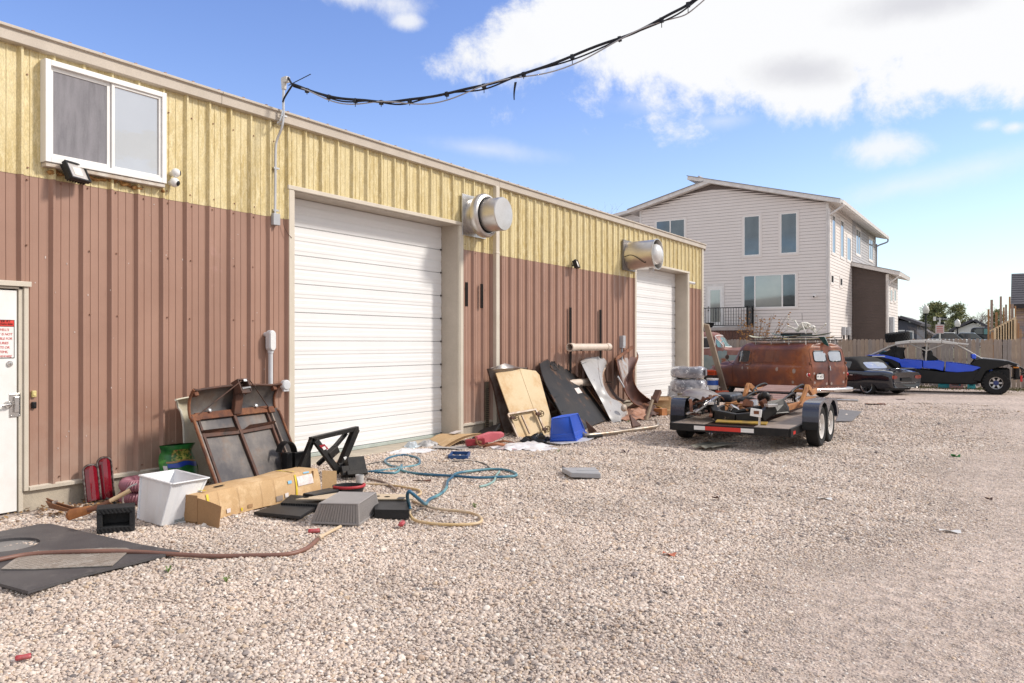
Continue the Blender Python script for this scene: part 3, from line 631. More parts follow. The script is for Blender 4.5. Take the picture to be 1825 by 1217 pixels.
# ------------------------------------------------------------------ things fixed to the shop wall
ALU = mat('spun_aluminium', (.66, .63, .60), .36, .92, col2=(.54, .51, .48), scale=3, rvar=.06, bump=.0015, bscale=6)
def bilin(A, B, C, D):
    A, B, C, D = map(Vector, (A, B, C, D))
    return lambda u, v: A*(1-u)*(1-v)+B*u*(1-v)+C*u*v+D*(1-u)*v
def floodlight(name, px, py, label, nrm, s):
    p = WX(px, py, .17); n = Vector(nrm).normalized()
    x = Vector((0, 0, 1)).cross(n).normalized(); M = fr((0, 0, 0), x, z=n)
    t = thing(name, label, 'floodlight', (.05, p.y, p.z)); t.location = (0.05, p.y, p.z)
    off = Vector((.12, 0, 0)); Q = T(off) @ M
    w, h = .135*s, .10*s
    b = MB(Q); b.bb((-w, -h, -.035), (w, h, .0)); b.build('lamp_housing', BLACK, t, bevel=.008)
    b = MB(Q); b.bb((-w, -h, .0005), (-w+.018, h, .016)).bb((w-.018, -h, .0005), (w, h, .016)).bb((-w+.018, -h, .0005), (w-.018, -h+.016, .016)).bb((-w+.018, h-.016, .0005), (w-.018, h, .016)); b.build('lamp_bezel', BLACK, t)
    b = MB(Q); b.bb((-w+.018, -h+.016, .001), (w-.018, h-.016, .003)); b.build('reflector', mat('lamp_reflector', (.62, .58, .54), .3, .3), t)
    MB(Q).bb((-.055*s, -.045*s, .0032), (.055*s, .045*s, .006)).build('led_panel', mat('led_panel', (.78, .74, .66), .5), t)
    b = MB(Q)
    for k in range(7): b.bb((-w*.8+k*w*.27-.004, -h*.9, -.075), (-w*.8+k*w*.27+.004, h*.9, -.0355))
    b.build('heat_fins', BLACK, t, kind='stuff')
    b = MB(); b.box((-.03, 0, -.02), (.02, .09, .09)); b.tube([(-.02, 0, -.02), off*.5+Vector((0, 0, -.04)), off-n*.05-Vector((0, 0, h*.55))], .016, 8); b.build('wall_bracket', BLACK, t, bevel=.003)
floodlight('floodlight', 138, 306, 'black floodlight tilted up under the white window', (.80, .30, .42), 1.0)
floodlight('floodlight', 1029, 470, 'small black floodlight on the yellow strip between the two exhaust fans', (.86, .22, .30), .9)
def globe_cam(px, py, r, label, look):
    p = WX(px, py, .10); t = thing('security_camera', label, 'camera', (.012, p.y, p.z), group='security cameras beside the window')
    MB().ball((.088, 0, 0), r, 20).build('camera_body', WHITE, t, smooth=60)
    d = Vector(look).normalized(); c = Vector((.088, 0, 0))+d*r*.86
    MB().lathe([(.030, -.012), (.030, .004), (.022, .010), (.001, .011)], 20, c, d).build('lens', BLACK, t, smooth=40)
    MB().lathe([(.028, 0.0), (.028, .02), (.012, .04)], 14, (.0, 0, 0), (1, 0, 0)).build('mount', WHITE, t, smooth=40)
globe_cam(313, 308, .052, 'upper white globe camera beside the window, lens turned aside', (.35, .85, .05)); globe_cam(311, 325, .055, 'lower white globe camera beside the window, lens facing the yard', (.8, .35, -.25))
# small electric boxes
p = WX(482, 607, .09); t = thing('conduit_body', 'grey oval conduit fitting on a thick pipe left of the large roller door', 'conduit', (.012, p.y, 0))
s = MB(); zc = p.z; w, h = .052, .135
st = [(w*math.cos(a), h-w+w*math.sin(a)) for a in [PI*k/10 for k in range(11)]]+[(-w*math.cos(a), -h+w-w*math.sin(a)) for a in [PI*k/10 for k in range(11)]]
s.prism([(a, b+zc) for a, b in st], .04, .125, 'x'); s.build('fitting', LGREY, t, bevel=.01)
MB().prism([(a*.84, b*.92+zc) for a, b in st], .1255, .134, 'x').build('cover_plate', mat('pale_cover', (.74, .74, .73), .4), t, bevel=.003)
MB().cyl((.08, 0, zc-.11), (.08, 0, .12), .030, n=16).cyl((.08, 0, zc-.16), (.08, 0, zc-.11), .037, n=16).build('pipe', LGREY, t, smooth=40)
MB().cyl((-.01, -.02, zc+.08), (.06, -.02, zc+.08), .03, n=14).build('wall_nipple', LGREY, t, smooth=40)
p = WX(509, 686, .09); t = thing('round_outlet_box', 'round pale grey outlet cover at the corner of the large roller door', 'outlet', (.06, p.y, p.z))
MB().lathe([(.068, 0), (.068, .05), (.055, .062), (.001, .064)], 24, (0, 0, 0), (1, 0, 0)).build('box_body', LGREY, t, smooth=40); MB().bb((.02, -.045, -.085), (.05, .045, -.06)).build('spout', LGREY, t, bevel=.004)
p = WX(1110, 609, .1); t = thing('disconnect_switch', 'grey disconnect box on the brown wall left of the small roller door', 'electric box', (.015, p.y, p.z))
MB().bb((0, -.075, -.15), (.12, .075, .15)).build('box_body', GREYP, t, bevel=.006); MB().bb((.1202, -.07, -.11), (.13, .07, .145)).build('box_cover', GREYP, t, bevel=.004); MB().cyl((.06, 0, -.15), (.06, 0, -.85), .02, n=10).build('conduit', GREYP, t, smooth=40)
# service mast
t = thing('service_mast', 'thin grey conduit mast with weatherhead rising above the eave', 'conduit mast', (.0, 7.2, 3.2))
def rel(v, o): return Vector(v)-o.location
pb = WX(490, 391, .06)
MB().bb((.014, pb.y-.055, pb.z-.075), (.10, pb.y+.055, pb.z+.075)).build('junction_box', GREYP, t, bevel=.004, world=True)
path = [WX(490, 384, .06), WX(490.5, 330, .06), WX(491, 268, .06), WX(494, 248, .08), WX(502, 228, .15), WX(505, 205, .17), WX(505, 180, .17), WX(505.5, 158, .17)]
MB().tube(smooth_pts(path, 6), .017, 10).build('conduit', mat('conduit_grey', (.60, .60, .61), .35, .5), t, smooth=50, world=True)
wh = WX(506, 147, .17)
MB().lathe([(.03, -.09), (.034, -.02), (.040, .03), (.034, .06), (.001, .075)], 14, wh).box(wh+Vector((.045, 0, .03)), (.07, .06, .07)).build('weatherhead', mat('pale_weatherhead', (.62, .60, .57), .5), t, smooth=40, world=True)
for px, py, x in ((505, 207, .15), (491, 300, .045), (490, 375, .04)):
    q = WX(px, py, x); MB().box(q, (.05, .09, .022)).build('pipe_strap', GALV, t, world=True)
q = WX(488, 222, .03); MB().tube([q+Vector((.0, 0, 0)), q+Vector((.08, 0, 0))], .012, 8).ball(q+Vector((.09, 0, 0)), .032, 10).tube(smooth_pts([q+Vector((.09, 0, 0)), WX(498, 218, .2), WX(504, 196, .22)], 5), .010, 6).build('cable_hook', GALV, t, smooth=50, world=True)
# overhead cable bundle: hangs in one upright plane from the mast out over the yard
A0 = WX(522, 150, .35); hd_ = Vector((1.0, .42, 0)).normalized(); nrm_ = Vector((hd_.y, -hd_.x, 0)); C0 = Vector((CAM_X, 0, CAM_H))
def cabpt(px, py, off=0.0):
    d = ray(px, py); k = (A0-C0).dot(nrm_)/d.dot(nrm_); return C0+d*k+Vector((0, 0, off))
cp = [(522, 150), (560, 164), (600, 174), (650, 179), (695, 181), (750, 175), (820, 161), (885, 146), (960, 122), (1050, 88), (1130, 57), (1200, 23), (1240, -3), (1300, -45), (1400, -125)]
t = thing('overhead_cable', 'sagging bundle of dark overhead cables reaching from the mast across the sky', 'cable', A0)
base = smooth_pts([cabpt(*c) for c in cp], 6)
CBLK = mat('cable_black', (.03, .032, .045), .5); CPAL = mat('cable_pale', (.42, .41, .42), .45, .3)
for j, (r, am, m_, f, ph) in enumerate(((.017, .006, CBLK, 1.7, 0), (.010, .016, CBLK, 1.3, 2), (.008, .030, CPAL, .9, 4))):
    pts = []
    for i, q in enumerate(base):
        w = am*(1+1.2*min(1, i/70.0)); pts.append(q+Vector((0, 0, -w*(0.9+.7*math.sin(i*f*.35+ph)) if j else w*.3*math.sin(i*.5)))+nrm_*w*math.cos(i*f*.4+ph))
    MB().tube(pts, r, 7).build('cable_strand', m_, t, smooth=60, world=True)
for i in range(4, len(base)-3, 6):
    q = base[i]; MB().box(q-Vector((0, 0, .012)), (.04, .04, .055)).tube([q-Vector((0, 0, .03)), q+Vector((.0, 0, -.03-random.uniform(.02, .08)))], .005, 5).build('cable_tie', CBLK, t, world=True)
q = cabpt(919, 146); MB().sheet(lambda u, v: q+hd_*(.008*(u-.5)*4*(1-.6*v)-.02*math.sin(v*2))-Vector((0, 0, .22*v)), 1, 6).build('loose_tape', CBLK, t, world=True)
q = A0; MB().tube(smooth_pts([wh+Vector((.08, 0, .05)), (wh+q)/2+Vector((.05, 0, .0)), q, base[3]], 5), .014, 7).tube(smooth_pts([WX(504, 182, .19), WX(508, 172, .22), q], 5), .012, 6).tube([q+Vector((-.06, -.02, -.01)), q+Vector((.22, .1, .12))], .006, 5).build('drop_loop', CBLK, t, smooth=50, world=True)
# exhaust fans
def fan_one():
    a, b = WX(824, 342, .05), WX(860, 419, .05); zc = 3.90; yc = (a.y+b.y)/2+.02; hh = .36
    t = thing('exhaust_fan', 'large round metal exhaust hood with flat drum cap above the big door corner', 'exhaust fan', (0, yc, zc))
    MB().bb((.05, -hh, -hh), (.075, hh, hh)).build('mounting_plate', GALV, t, bevel=.004)
    MB().lathe([(.30, .076), (.30, .20), (.27, .20)], 40, ax=(1, 0, 0)).build('fan_duct', ALU, t, smooth=40)
    MB().lathe([(.30, .203), (.365, .215), (.385, .25), (.385, .33), (.365, .365), (.33, .38), (.32, .36)], 40, ax=(1, 0, 0)).build('duct_collar', ALU, t, smooth=35)
    MB().lathe([(.28, .355), (.305, .36), (.31, .37)], 40, ax=(1, 0, 0)).build('gap_ring', DARKIN, t, smooth=35)
    MB().lathe([(.285, .37), (.290, .385), (.290, .685), (.281, .70), (.20, .704), (.001, .707)], 48, ax=(1, 0, 0)).build('drum_cap', ALU, t, smooth=30)
fan_one()
def fan_two():
    a = WX(1113, 450, .12); yc, zc = WX(1113, 450, .1).y+.34, 3.82
    t = thing('exhaust_fan', 'metal cylinder exhaust hood with recessed white dome over the small roller door', 'exhaust fan', (0, yc, zc))
    MB().bb((.04, -.36, -.37), (.085, .36, .37)).build('mounting_plate', mat('plate_dark', (.25, .23, .22), .5, .6), t, bevel=.004)
    MB().lathe([(.335, .086), (.345, .09), (.36, .80), (.372, .80), (.378, .815), (.372, .83), (.358, .83), (.352, .815), (.345, .60), (.33, .60)], 48, ax=(1, 0, 0)).build('outer_shroud', ALU, t, smooth=35)
    MB().lathe([(.33, .61), (.001, .61)], 32, ax=(1, 0, 0)).build('shroud_back', DARKIN, t)
    MB().lathe([(.245, .62), (.255, .70), (.250, .80), (.22, .86), (.15, .905), (.07, .925), (.001, .93)], 40, ax=(1, 0, 0)).build('dome_cap', mat('dome_white', (.74, .73, .71), .32, .3), t, smooth=40)
    MB().box((.66, 0, -.385), (.10, .09, .06)).build('drain_fitting', LGREY, t, bevel=.006)
    MB().tube(smooth_pts([(.1, -.355, -.05), (.28, -.365, -.02), (.45, -.36, -.10), (.55, -.33, -.18), (.62, -.29, -.22), (.64, -.30, -.18)], 6), .008, 6).build('power_cord', BLACK, t, smooth=60)
fan_two()
p = WX(1231, 503, .1); t = thing('security_camera', 'white bullet camera high on the far corner of the shop wall', 'camera', (.012, p.y, p.z))
MB().cyl((0, 0, 0), (.04, 0, 0), .045, n=14).build('mount', WHITE, t, smooth=40); MB().cyl((.03, 0, 0), (.17, .12, -.03), .04, n=14).build('camera_body', WHITE, t, smooth=40, bevel=.006); MB().cyl((.165, .116, -.0295), (.176, .125, -.032), .03, n=14).build('lens', BLACK, t, smooth=40)
BRK = mat('black_bracket', (.05, .05, .053), .5, .2, col2=(.08, .075, .07), scale=9)
for px, y0, y1, lab in ((830, 503, 546, 'short black wall bracket nearer the large roller door'), (857, 506, 549, 'short black wall bracket nearer the downspout')):
    a, b = WX(px, y0, .05), WX(px, y1, .05); t = thing('wall_bracket', lab, 'bracket', (.05, a.y, b.z), group='short black brackets on the brown wall'); H_ = a.z-b.z
    MB().bb((0, -.02, 0), (.012, .02, H_)).build('back_strip', BRK, t); MB().bb((.012, -.02, 0), (.035, -.014, H_)).bb((.012, .014, 0), (.035, .02, H_)).build('flange', BRK, t)
    for f_ in (.12, .88): MB().ball((.014, 0, H_*f_), .008, 8).build('screw', GALV, t)
for px, y0, lab in ((1015.5, 548, 'tall black steel channel on the wall behind the near end of the PVC pipe'), (1069, 552, 'tall black steel channel on the wall behind the far end of the PVC pipe')):
    a = WX(px, y0, .05); t = thing('wall_channel', lab, 'bracket', (.05, a.y, .35), group='tall black channels carrying the PVC pipes'); H_ = a.z-.35
    MB().bb((0, -.03, 0), (.012, .03, H_)).build('back_strip', BRK, t); MB().bb((.012, -.03, 0), (.03, -.022, H_)).bb((.012, .022, 0), (.03, .03, H_)).build('flange', BRK, t)
    for zz_ in (.42, 1.16): MB().bb((.03, -.018, zz_-.02), (.30, .018, zz_)).build('arm', BRK, t)
PVC = mat('beige_pvc', (.66, .56, .47), .45, col2=(.58, .48, .39), scale=4)
def pvc_pipe(p0, p1, r, lab):
    t = thing('pvc_pipe', lab, 'pipe', p0, group='beige PVC pipes on the wall channels'); d = Vector(p1)-Vector(p0); u = d.normalized()
    MB().lathe([(r*.84, 0), (r, 0), (r, d.length), (r*.84, d.length)], 24, (0, 0, 0), u, closed=True).build('pipe_wall', PVC, t, smooth=40)
    for s_ in (0.0, d.length-.16): MB().lathe([(r*1.001, s_), (r*1.14, s_), (r*1.14, s_+.16), (r*1.001, s_+.16)], 24, (0, 0, 0), u, closed=True).build('coupling', PVC, t, smooth=40)
a = WX(1017, 619, .25); pvc_pipe((.28, a.y-.10, 1.57), (.28, WX(1085, 619, .28).y, 1.57), .078, 'long beige PVC pipe resting high on the wall channels above the fender')
a = WX(1027, 652, .25); pvc_pipe((.24, a.y-.5, .80), (.24, a.y+.9, .80), .085, 'beige PVC pipe lower on the wall behind the dark hood')
# loose wire by the small box
q = WX(505, 388, .05); tag(MB().tube(smooth_pts([q, WX(506, 402, .05), WX(513, 416, .06), WX(520, 424, .07)], 5), .004, 5).build('loose_wire', mat('brown_wire', (.12, .07, .05), .6)), 'thin brown wire hanging beside the junction box at the door trim', 'wire')
# ------------------------------------------------------------------ junk along the wall, left group
RUST = mat('rust', (.20, .072, .032), .85, col2=(.085, .036, .024), scale=7, detail=9, col3=(.27, .115, .05), scale3=3, lo3=.5, hi3=.7, bump=.002, bscale=60)
RUSTD = mat('dark_rust', (.062, .030, .021), .7, col2=(.125, .052, .03), scale=5, detail=9, col3=(.03, .021, .019), scale3=3, lo3=.5, hi3=.65, bump=.002, bscale=60)
HOODIN = mat('hood_underside', (.07, .064, .066), .40, .45, col2=(.26, .225, .19), scale=1.6, detail=10, lo=.40, hi=.80, col3=(.13, .08, .055), scale3=3, lo3=.52, hi3=.72, bump=.0015, bscale=40, rvar=.12)
CREAM = mat('cream_enamel', (.62, .58, .45), .45, col2=(.52, .46, .33), scale=5, col3=(.45, .28, .08), scale3=4, lo3=.6, hi3=.7)
def hood_shape(W, Hh, R, ang, flare=0.02):
    """local x across, y out of the wall, z up the leaning panel; the nose curls out at the top"""
    def f(u, v):
        x = (u-.5)*W
        L1 = Hh; s = v*(Hh+R*ang)
        if s < L1: y, z = 0.0, s
        else:
            a = (s-L1)/R; y, z = R*(1-math.cos(a)), L1+R*math.sin(a)
        e = abs(u-.5)*2; y += .09*max(0, e-.86)/.14 * (1 if s < L1 else .6)
        x *= 1-.07*max(0, (s-L1*.8)/(Hh+R*ang))+.05*max(0, min(1, (s-L1)/(R*ang)))**2
        z += -.04*(e**2)*max(0, min(1, (s-L1)/(R*ang)))
        return (x, y, z)
    return f
def old_hood():
    a, b = G(381, 886), G(531, 851); mid = (a+b)/2; u = (b-a).normalized()
    topc = WX(418, 722, .40); up = (topc-mid); up -= u*up.dot(u)
    M = fr(mid, u, z=up) ; Wd = (b-a).length
    t = thing('rusty_car_hood', 'large rusty car hood standing on edge, its ribbed black underside facing the yard', 'car hood', M=M @ Matrix.Rotation(0, 4, 'Z'))
    # local: x along u, z up the panel, y = z cross x points to the wall or the yard
    sy = 1.0 if (M.to_3x3() @ Vector((0, 1, 0))).x > 0 else -1.0
    Hh, R, ang = .90, .31, 1.22; F = hood_shape(Wd, Hh, R, ang)
    g = lambda u_, v_: Vector((F(u_, v_)[0], sy*F(u_, v_)[1], F(u_, v_)[2]))
    MB().sheet(g, 30, 30, .006*sy*-1).build('hood_panel', HOODIN, t, smooth=40)
    for k in (0, 1):
        MB().tube([g(k, j/24)+Vector((0, sy*.004, 0)) for j in range(25)], .016, 8).build('hood_edge', RUST, t, smooth=50)
    MB().tube([g(j/20, 1.0) for j in range(21)], .015, 8).build('hood_lip', RUSTD, t, smooth=50)
    def at(x, z, y=0.02): 
        v = 0; best = 1e9
        for j in range(101):
            q = F(.5, j/100)
            if abs(q[2]-z) < best: best = abs(q[2]-z); v = q[1]
        return Vector((x, sy*(v+y), z))
    MB().bar(at(.02, .0), at(.0, .90), .042, .03, (0, sy, 0)).build('centre_spine', RUSTD, t, bevel=.005)
    for s_ in (-1, 1):
        MB().bar(at(s_*Wd*.405, .02), at(s_*Wd*.40, .88), .034, .03, (0, sy, 0)).build('side_rail', RUSTD, t, bevel=.004)
        MB().bar(at(s_*Wd*.445, .02, .03), at(s_*Wd*.44, .90, .03), .022, .035, (0, sy, 0)).build('side_rail', mat('worn_rail', (.28, .22, .18), .6, col2=(.1, .07, .06), scale=9), t, bevel=.003)
        MB().box(at(s_*Wd*.22, .92, .025), (Wd*.40, .03, .085)).build('nose_brace', RUST, t, bevel=.006)
        MB().add([at(s_*.03, .69, .012), at(s_*Wd*.43, .705, .012), at(s_*Wd*.43, .74, .075), at(s_*.12, .73, .085), at(s_*.03, .69, .03)], [(0, 1, 2, 3, 4), (4, 3, 2, 1, 0)]).build('cross_shelf', RUSTD, t)
        MB().bar(at(s_*.02, .68, .02), at(s_*Wd*.42, .695, .02), .05, .022, (0, sy, 0)).build('cross_rib', RUSTD, t, bevel=.004)
        MB().bar(at(s_*Wd*.46, .89, .02), at(s_*.07, 1.18, .18), .010, .010).build('brace_rod', RUSTD, t)
        MB().lathe([(.026, 0), (.026, .012), (.012, .02), (.001, .022)], 14, at(s_*Wd*.27, .97, .045), (0, sy, 0)).build('rubber_stop', GALV, t, smooth=40)
        MB().box(at(s_*Wd*.44, .90, .04), (.10, .05, .08)).build('hinge_bracket', RUST, t, bevel=.006)
        q = g(.5+s_*.455, .95); MB().box(q+Vector((0, sy*.02, .0)), (.06, .05, .07)).build('corner_bracket', RUST, t, bevel=.005)
    # latch tower
    q = g(.53, .985)
    lt = MB(); lt.bar(at(.03, .90, .03), q+Vector((0, sy*.01, -.02)), .12, .06, (0, sy, 0)); lt.build('latch_beam', RUSTD, t, bevel=.01)
    lt = MB(); 
    for dx in (-.075, .075): lt.box(q+Vector((dx, sy*.05, -.035)), (.018, .11, .15))
    lt.box(q+Vector((0, sy*.05, .045)), (.17, .12, .018)).box(q+Vector((0, sy*.08, -.10)), (.15, .03, .05)).box(q+Vector((0, sy*.10, -.055)), (.12, .012, .014)); lt.build('latch_housing', RUSTD, t, bevel=.004)
    MB().tube([q+Vector((-.06, sy*.1, -.07)), q+Vector((.08, sy*.1, -.06))], .012, 8).box(q+Vector((.03, sy*.1, .03)), (.05, .02, .03)).build('latch_bolt', GALV, t, smooth=40)
    MB(Matrix.Translation((0, -sy*.012, 0))).sheet(g, 24, 24, 0).build('hood_outer', RUST, t, smooth=40)
    return M
old_hood()
def cream_hood():
    a = Vector((.14, WX(322, 790, .12).y, 0.0)); b = a+Vector((-.01, 1.12, 0))
    u = (b-a).normalized(); mid = (a+b)/2; up = Vector((.075, mid.y, 1.0))-mid; up -= u*up.dot(u)
    M = fr(mid, u, z=up); sy = 1.0 if (M.to_3x3() @ Vector((0, 1, 0))).x > 0 else -1.0
    t = thing('cream_car_hood', 'pale cream car hood stood against the wall behind the rusty hood', 'car hood', M=M)
    F0 = hood_shape(1.12, .88, .17, 1.35); F = lambda u, v: (F0(u, v)[0]*(1+.22*max(0, (v-.62)/.38)**1.6), F0(u, v)[1]*.8, F0(u, v)[2]); g = lambda u_, v_: Vector((F(u_, v_)[0], sy*F(u_, v_)[1], F(u_, v_)[2]))
    MB().sheet(g, 24, 26, -.006*sy).build('hood_panel', CREAM, t, smooth=40)
    for k in (0, 1): MB().tube([g(k, j/24) for j in range(25)], .012, 8).build('hood_edge', mat('cream_edge', (.66, .64, .55), .5), t, smooth=50)
    MB().tube([g(j/20, 1.0) for j in range(21)], .010, 8).build('hood_lip', CREAM, t, smooth=50)
cream_hood()
# green soil bag leaning by the hood
def soil_bag():
    p = G(322, 858); c = Vector((.32, WX(326, 820, .32).y, 0))
    t = thing('soil_bag', 'green plastic garden soil bag slumped against the wall beside the rusty hood', 'bag', (c.x, c.y, 0), rz=math.radians(-8))
    def f(s_):
        def q(u, v):
            x = .17*math.sin(PI*min(1, max(0, v*.88+.06)))**.6*math.sin(PI*min(1, max(0, u)))**.55*s_
            w = .20*(.86+.20*math.sin(PI*min(1, v*1.15)))*(1+.22*max(0, v-.84)/.16)
            y = (u-.5)*2*w; z = .02+v*.50; x2 = x-.12*v+.10*max(0, v-.78)/.22
            nn = mnoise.noise_vector(Vector((y*7, z*7, s_*3)))*.022
            return Vector((x2, y-.05*v, z))+nn*(math.sin(PI*v)**.5 if 0 < v < 1 else .3)
        return q
    gm = mat('bag_green', (.03, .20, .045), .28, col2=(.015, .11, .03), scale=9, lo=.4, hi=.6, col3=(.10, .38, .07), scale3=6, lo3=.55, hi3=.66)
    MB().sheet(f(1), 20, 24).sheet(f(-1), 20, 24).build('bag_skin', gm, t, smooth=60)
    F1 = f(1)
    def patch(nm, u0, u1, v0, v1, m_, curve=0): 
        MB().sheet(lambda u, v: F1(u0+(u1-u0)*u, v0+(v1-v0)*v+curve*math.sin(PI*u))+Vector((.006, 0, 0)), 10, 6).build(nm, m_, t, smooth=60)
    patch('blue_band', .12, .92, .50, .60, mat('bag_blue', (.02, .06, .36), .3), .03); patch('picture_print', .2, .85, .66, .9, mat('bag_picture', (.45, .42, .10), .35, col2=(.03, .12, .02), scale=22, lo=.4, hi=.55, col3=(.25, .10, .04), scale3=12, lo3=.55, hi3=.6))
    patch('brown_stripe', .1, .9, .61, .645, mat('bag_brown', (.36, .20, .08), .4), .03); patch('label_strip', .04, .11, .2, .55, mat('bag_white', (.7, .7, .7), .4))
    MB().sheet(lambda u, v: F1(.42+.17*v*math.cos(u*2*PI), .26+.13*v*math.sin(u*2*PI))+Vector((.009, 0, 0)), 24, 3).build('yellow_roundel', mat('bag_yellow', (.55, .60, .06), .35), t, smooth=60)
soil_bag()
# two long tail-lamp lenses
LENS = mat('red_lens', (.22, .008, .018), .12, col2=(.14, .004, .012), scale=6, lo=.3, hi=.7, coat=.6)
def tail_lens(px, pyb, pyt, W_, lab, tilt):
    b = WX(px, pyb, .15); b.z = max(.0, b.z); g0 = Vector((.15, b.y, 0.015)); top = WX(px, pyt, .06); Hn = top.z-.015
    t = thing('tail_lamp_lens', lab, 'lamp lens', g0, rz=0, group='red tail lamp lenses')
    up = Vector((-.07, tilt, Hn)); L_ = up.length; M = fr((0, 0, 0), (0, 1, 0), z=up); sy = 1.0 if (M.to_3x3() @ Vector((0, 1, 0))).x > 0 else -1.0
    w = W_/2
    def outline(k, e=0): return [(-(w+e), 0)]+[(-(w+e)*math.cos(a), L_-w+(w+e)*.75*math.sin(a)) for a in [PI*i/8 for i in range(9)]]+[((w+e), 0)]
    o = outline(0); vs = []; 
    def P(x, z, y): return Vector((x, sy*y, z))
    ring = [P(x, z, .02) for x, z in o]; rg2 = [P(x*.62, z*.97+.006, .055) for x, z in o]; c0, c1 = P(0, 0.006, .07), P(0, L_*.96, .066)
    n = len(o); mb = MB(M); fs = [(i, i+1, n+i+1, n+i) for i in range(n-1)]
    mb.add(ring+rg2+[c0, c1], fs+[(n+i, n+i+1, 2*n+1) for i in range(2, n-3)]+[(n, n+1, 2*n+1, 2*n), (n+1, n+2, 2*n+1), (n+n-2, n+n-1, 2*n, 2*n+1), (n+n-3, n+n-2, 2*n+1)])
    mb.build('lens', LENS, t)
    r = MB(M); e = outline(0, .014)
    r.tube([P(x, z, .016) for x, z in e], .011, 6).build('chrome_rim', mat('pitted_chrome', (.16, .14, .13), .5, .5, col2=(.07, .045, .04), scale=26, detail=4, lo=.45, hi=.55), t, smooth=50)
    k = MB(M); k.prism([(x*.97, z) for x, z in o], 0 if sy > 0 else 0, .016*sy, 'y'); k.build('backing_plate', RUSTD, t)
tail_lens(165.5, 906, 826, .135, 'darker red tail lamp lens with grey rim, left of the pair against the wall', -.0)
tail_lens(190, 897, 813, .125, 'longer pinkish red tail lamp lens, right of the pair against the wall', -.03)
# wooden stock with handle, leather strip, hose coil
WOODO = mat('orange_wood', (.42, .17, .055), .5, col2=(.30, .11, .035), scale=6, stretch=(1, 4, 1), detail=8)
LEATH = mat('brown_leather', (.20, .085, .035), .6, col2=(.12, .05, .025), scale=8)
c1, c2, c3, c4 = G(119, 919, .05), G(160, 908, .10), G(196, 893, .17), G(232, 874, .26)
t = thing('wooden_axe_handle', 'orange wooden stock with pale handle lying across the red lenses', 'wood handle', c1)
MB().sheet(lambda u, v: c1.lerp(c2, u)+Vector((.02*math.cos(2*PI*v), 0, .02*math.cos(2*PI*v)*.3))+Vector((.5, -.55, 0)).normalized()*.0+Vector((0, 0, 1))*(.055-.015*u)*math.sin(2*PI*v)*min(1, (u+.04)*6)**.5, 16, 14).build('blade', WOODO, t, smooth=60, world=True)
MB().tube(smooth_pts([c2-(c2-c1)*.1, c2.lerp(c3, .5)-Vector((0, 0, .012)), c3], 5), .026, 10, rs=None).build('neck', mat('dark_wood', (.16, .06, .03), .5), t, smooth=60, world=True)
MB().tube([c3, c4], .021, 10).build('handle', mat('pale_wood', (.62, .45, .28), .6, col2=(.52, .36, .20), scale=10), t, smooth=60, world=True)
MB().tube([c3+Vector((-.02, -.03, .03)), c3+Vector((.02, .05, -.03))], .012, 8).build('tie', RUBBER, t, smooth=60, world=True)
p0, p1, p2 = G(83, 902, .09), G(112, 912, .06), G(150, 918, .015)
t = thing('leather_holster', 'curved brown leather strap piece on the gravel below the wall', 'leather piece', p1)
for k, (dz, nm) in enumerate(((0, 'strap'), (.03, 'strap'))):
    MB().sheet(lambda u, v: (p0*(1-u)**2+p1*2*u*(1-u)+p2*u*u)+Vector((-.05*k, .03*k, dz*.6-.05*(v-.5)*(1.3-u)+.02))+Vector((.03*v, .02*v, 0)), 14, 4, .012).build(nm, LEATH, t, smooth=50, world=True)
MB().box(G(98, 897, .12), (.02, .05, .05), RZ(.4)).build('buckle', GALV, t, world=True)
t = thing('ribbed_hose', 'coiled mauve ribbed hose behind the white tub', 'hose', G(240, 888, 0))
cc = G(243, 893); RH = mat('mauve_hose', (.34, .14, .17), .5, col2=(.24, .09, .12), scale=6)
for lev in range(2):
    pts = [Vector((.21*math.cos(a)*(1-.12*lev), .19*math.sin(a), .065+.125*lev)) for a in [2*PI*k/160 for k in range(160)]]
    MB().tube(pts, .05, 12, rs=[.062+.007*math.sin(k*2.0) for k in range(160)], closed=True).build('hose_coil', RH, t, smooth=60).location = Vector((.55, cc.y+.04, 0))-t.location
q = [G(244, 862, .30), G(231, 868, .27), G(221, 880, .17), G(219, 893, .07), G(222, 900, .02)]
tag(MB().tube(smooth_pts(q, 6), .008, 7).build('white_loop_cable', mat('cord_white', (.66, .64, .62), .5)), 'white cord looping beside the mauve hose and the white tub', 'cord')
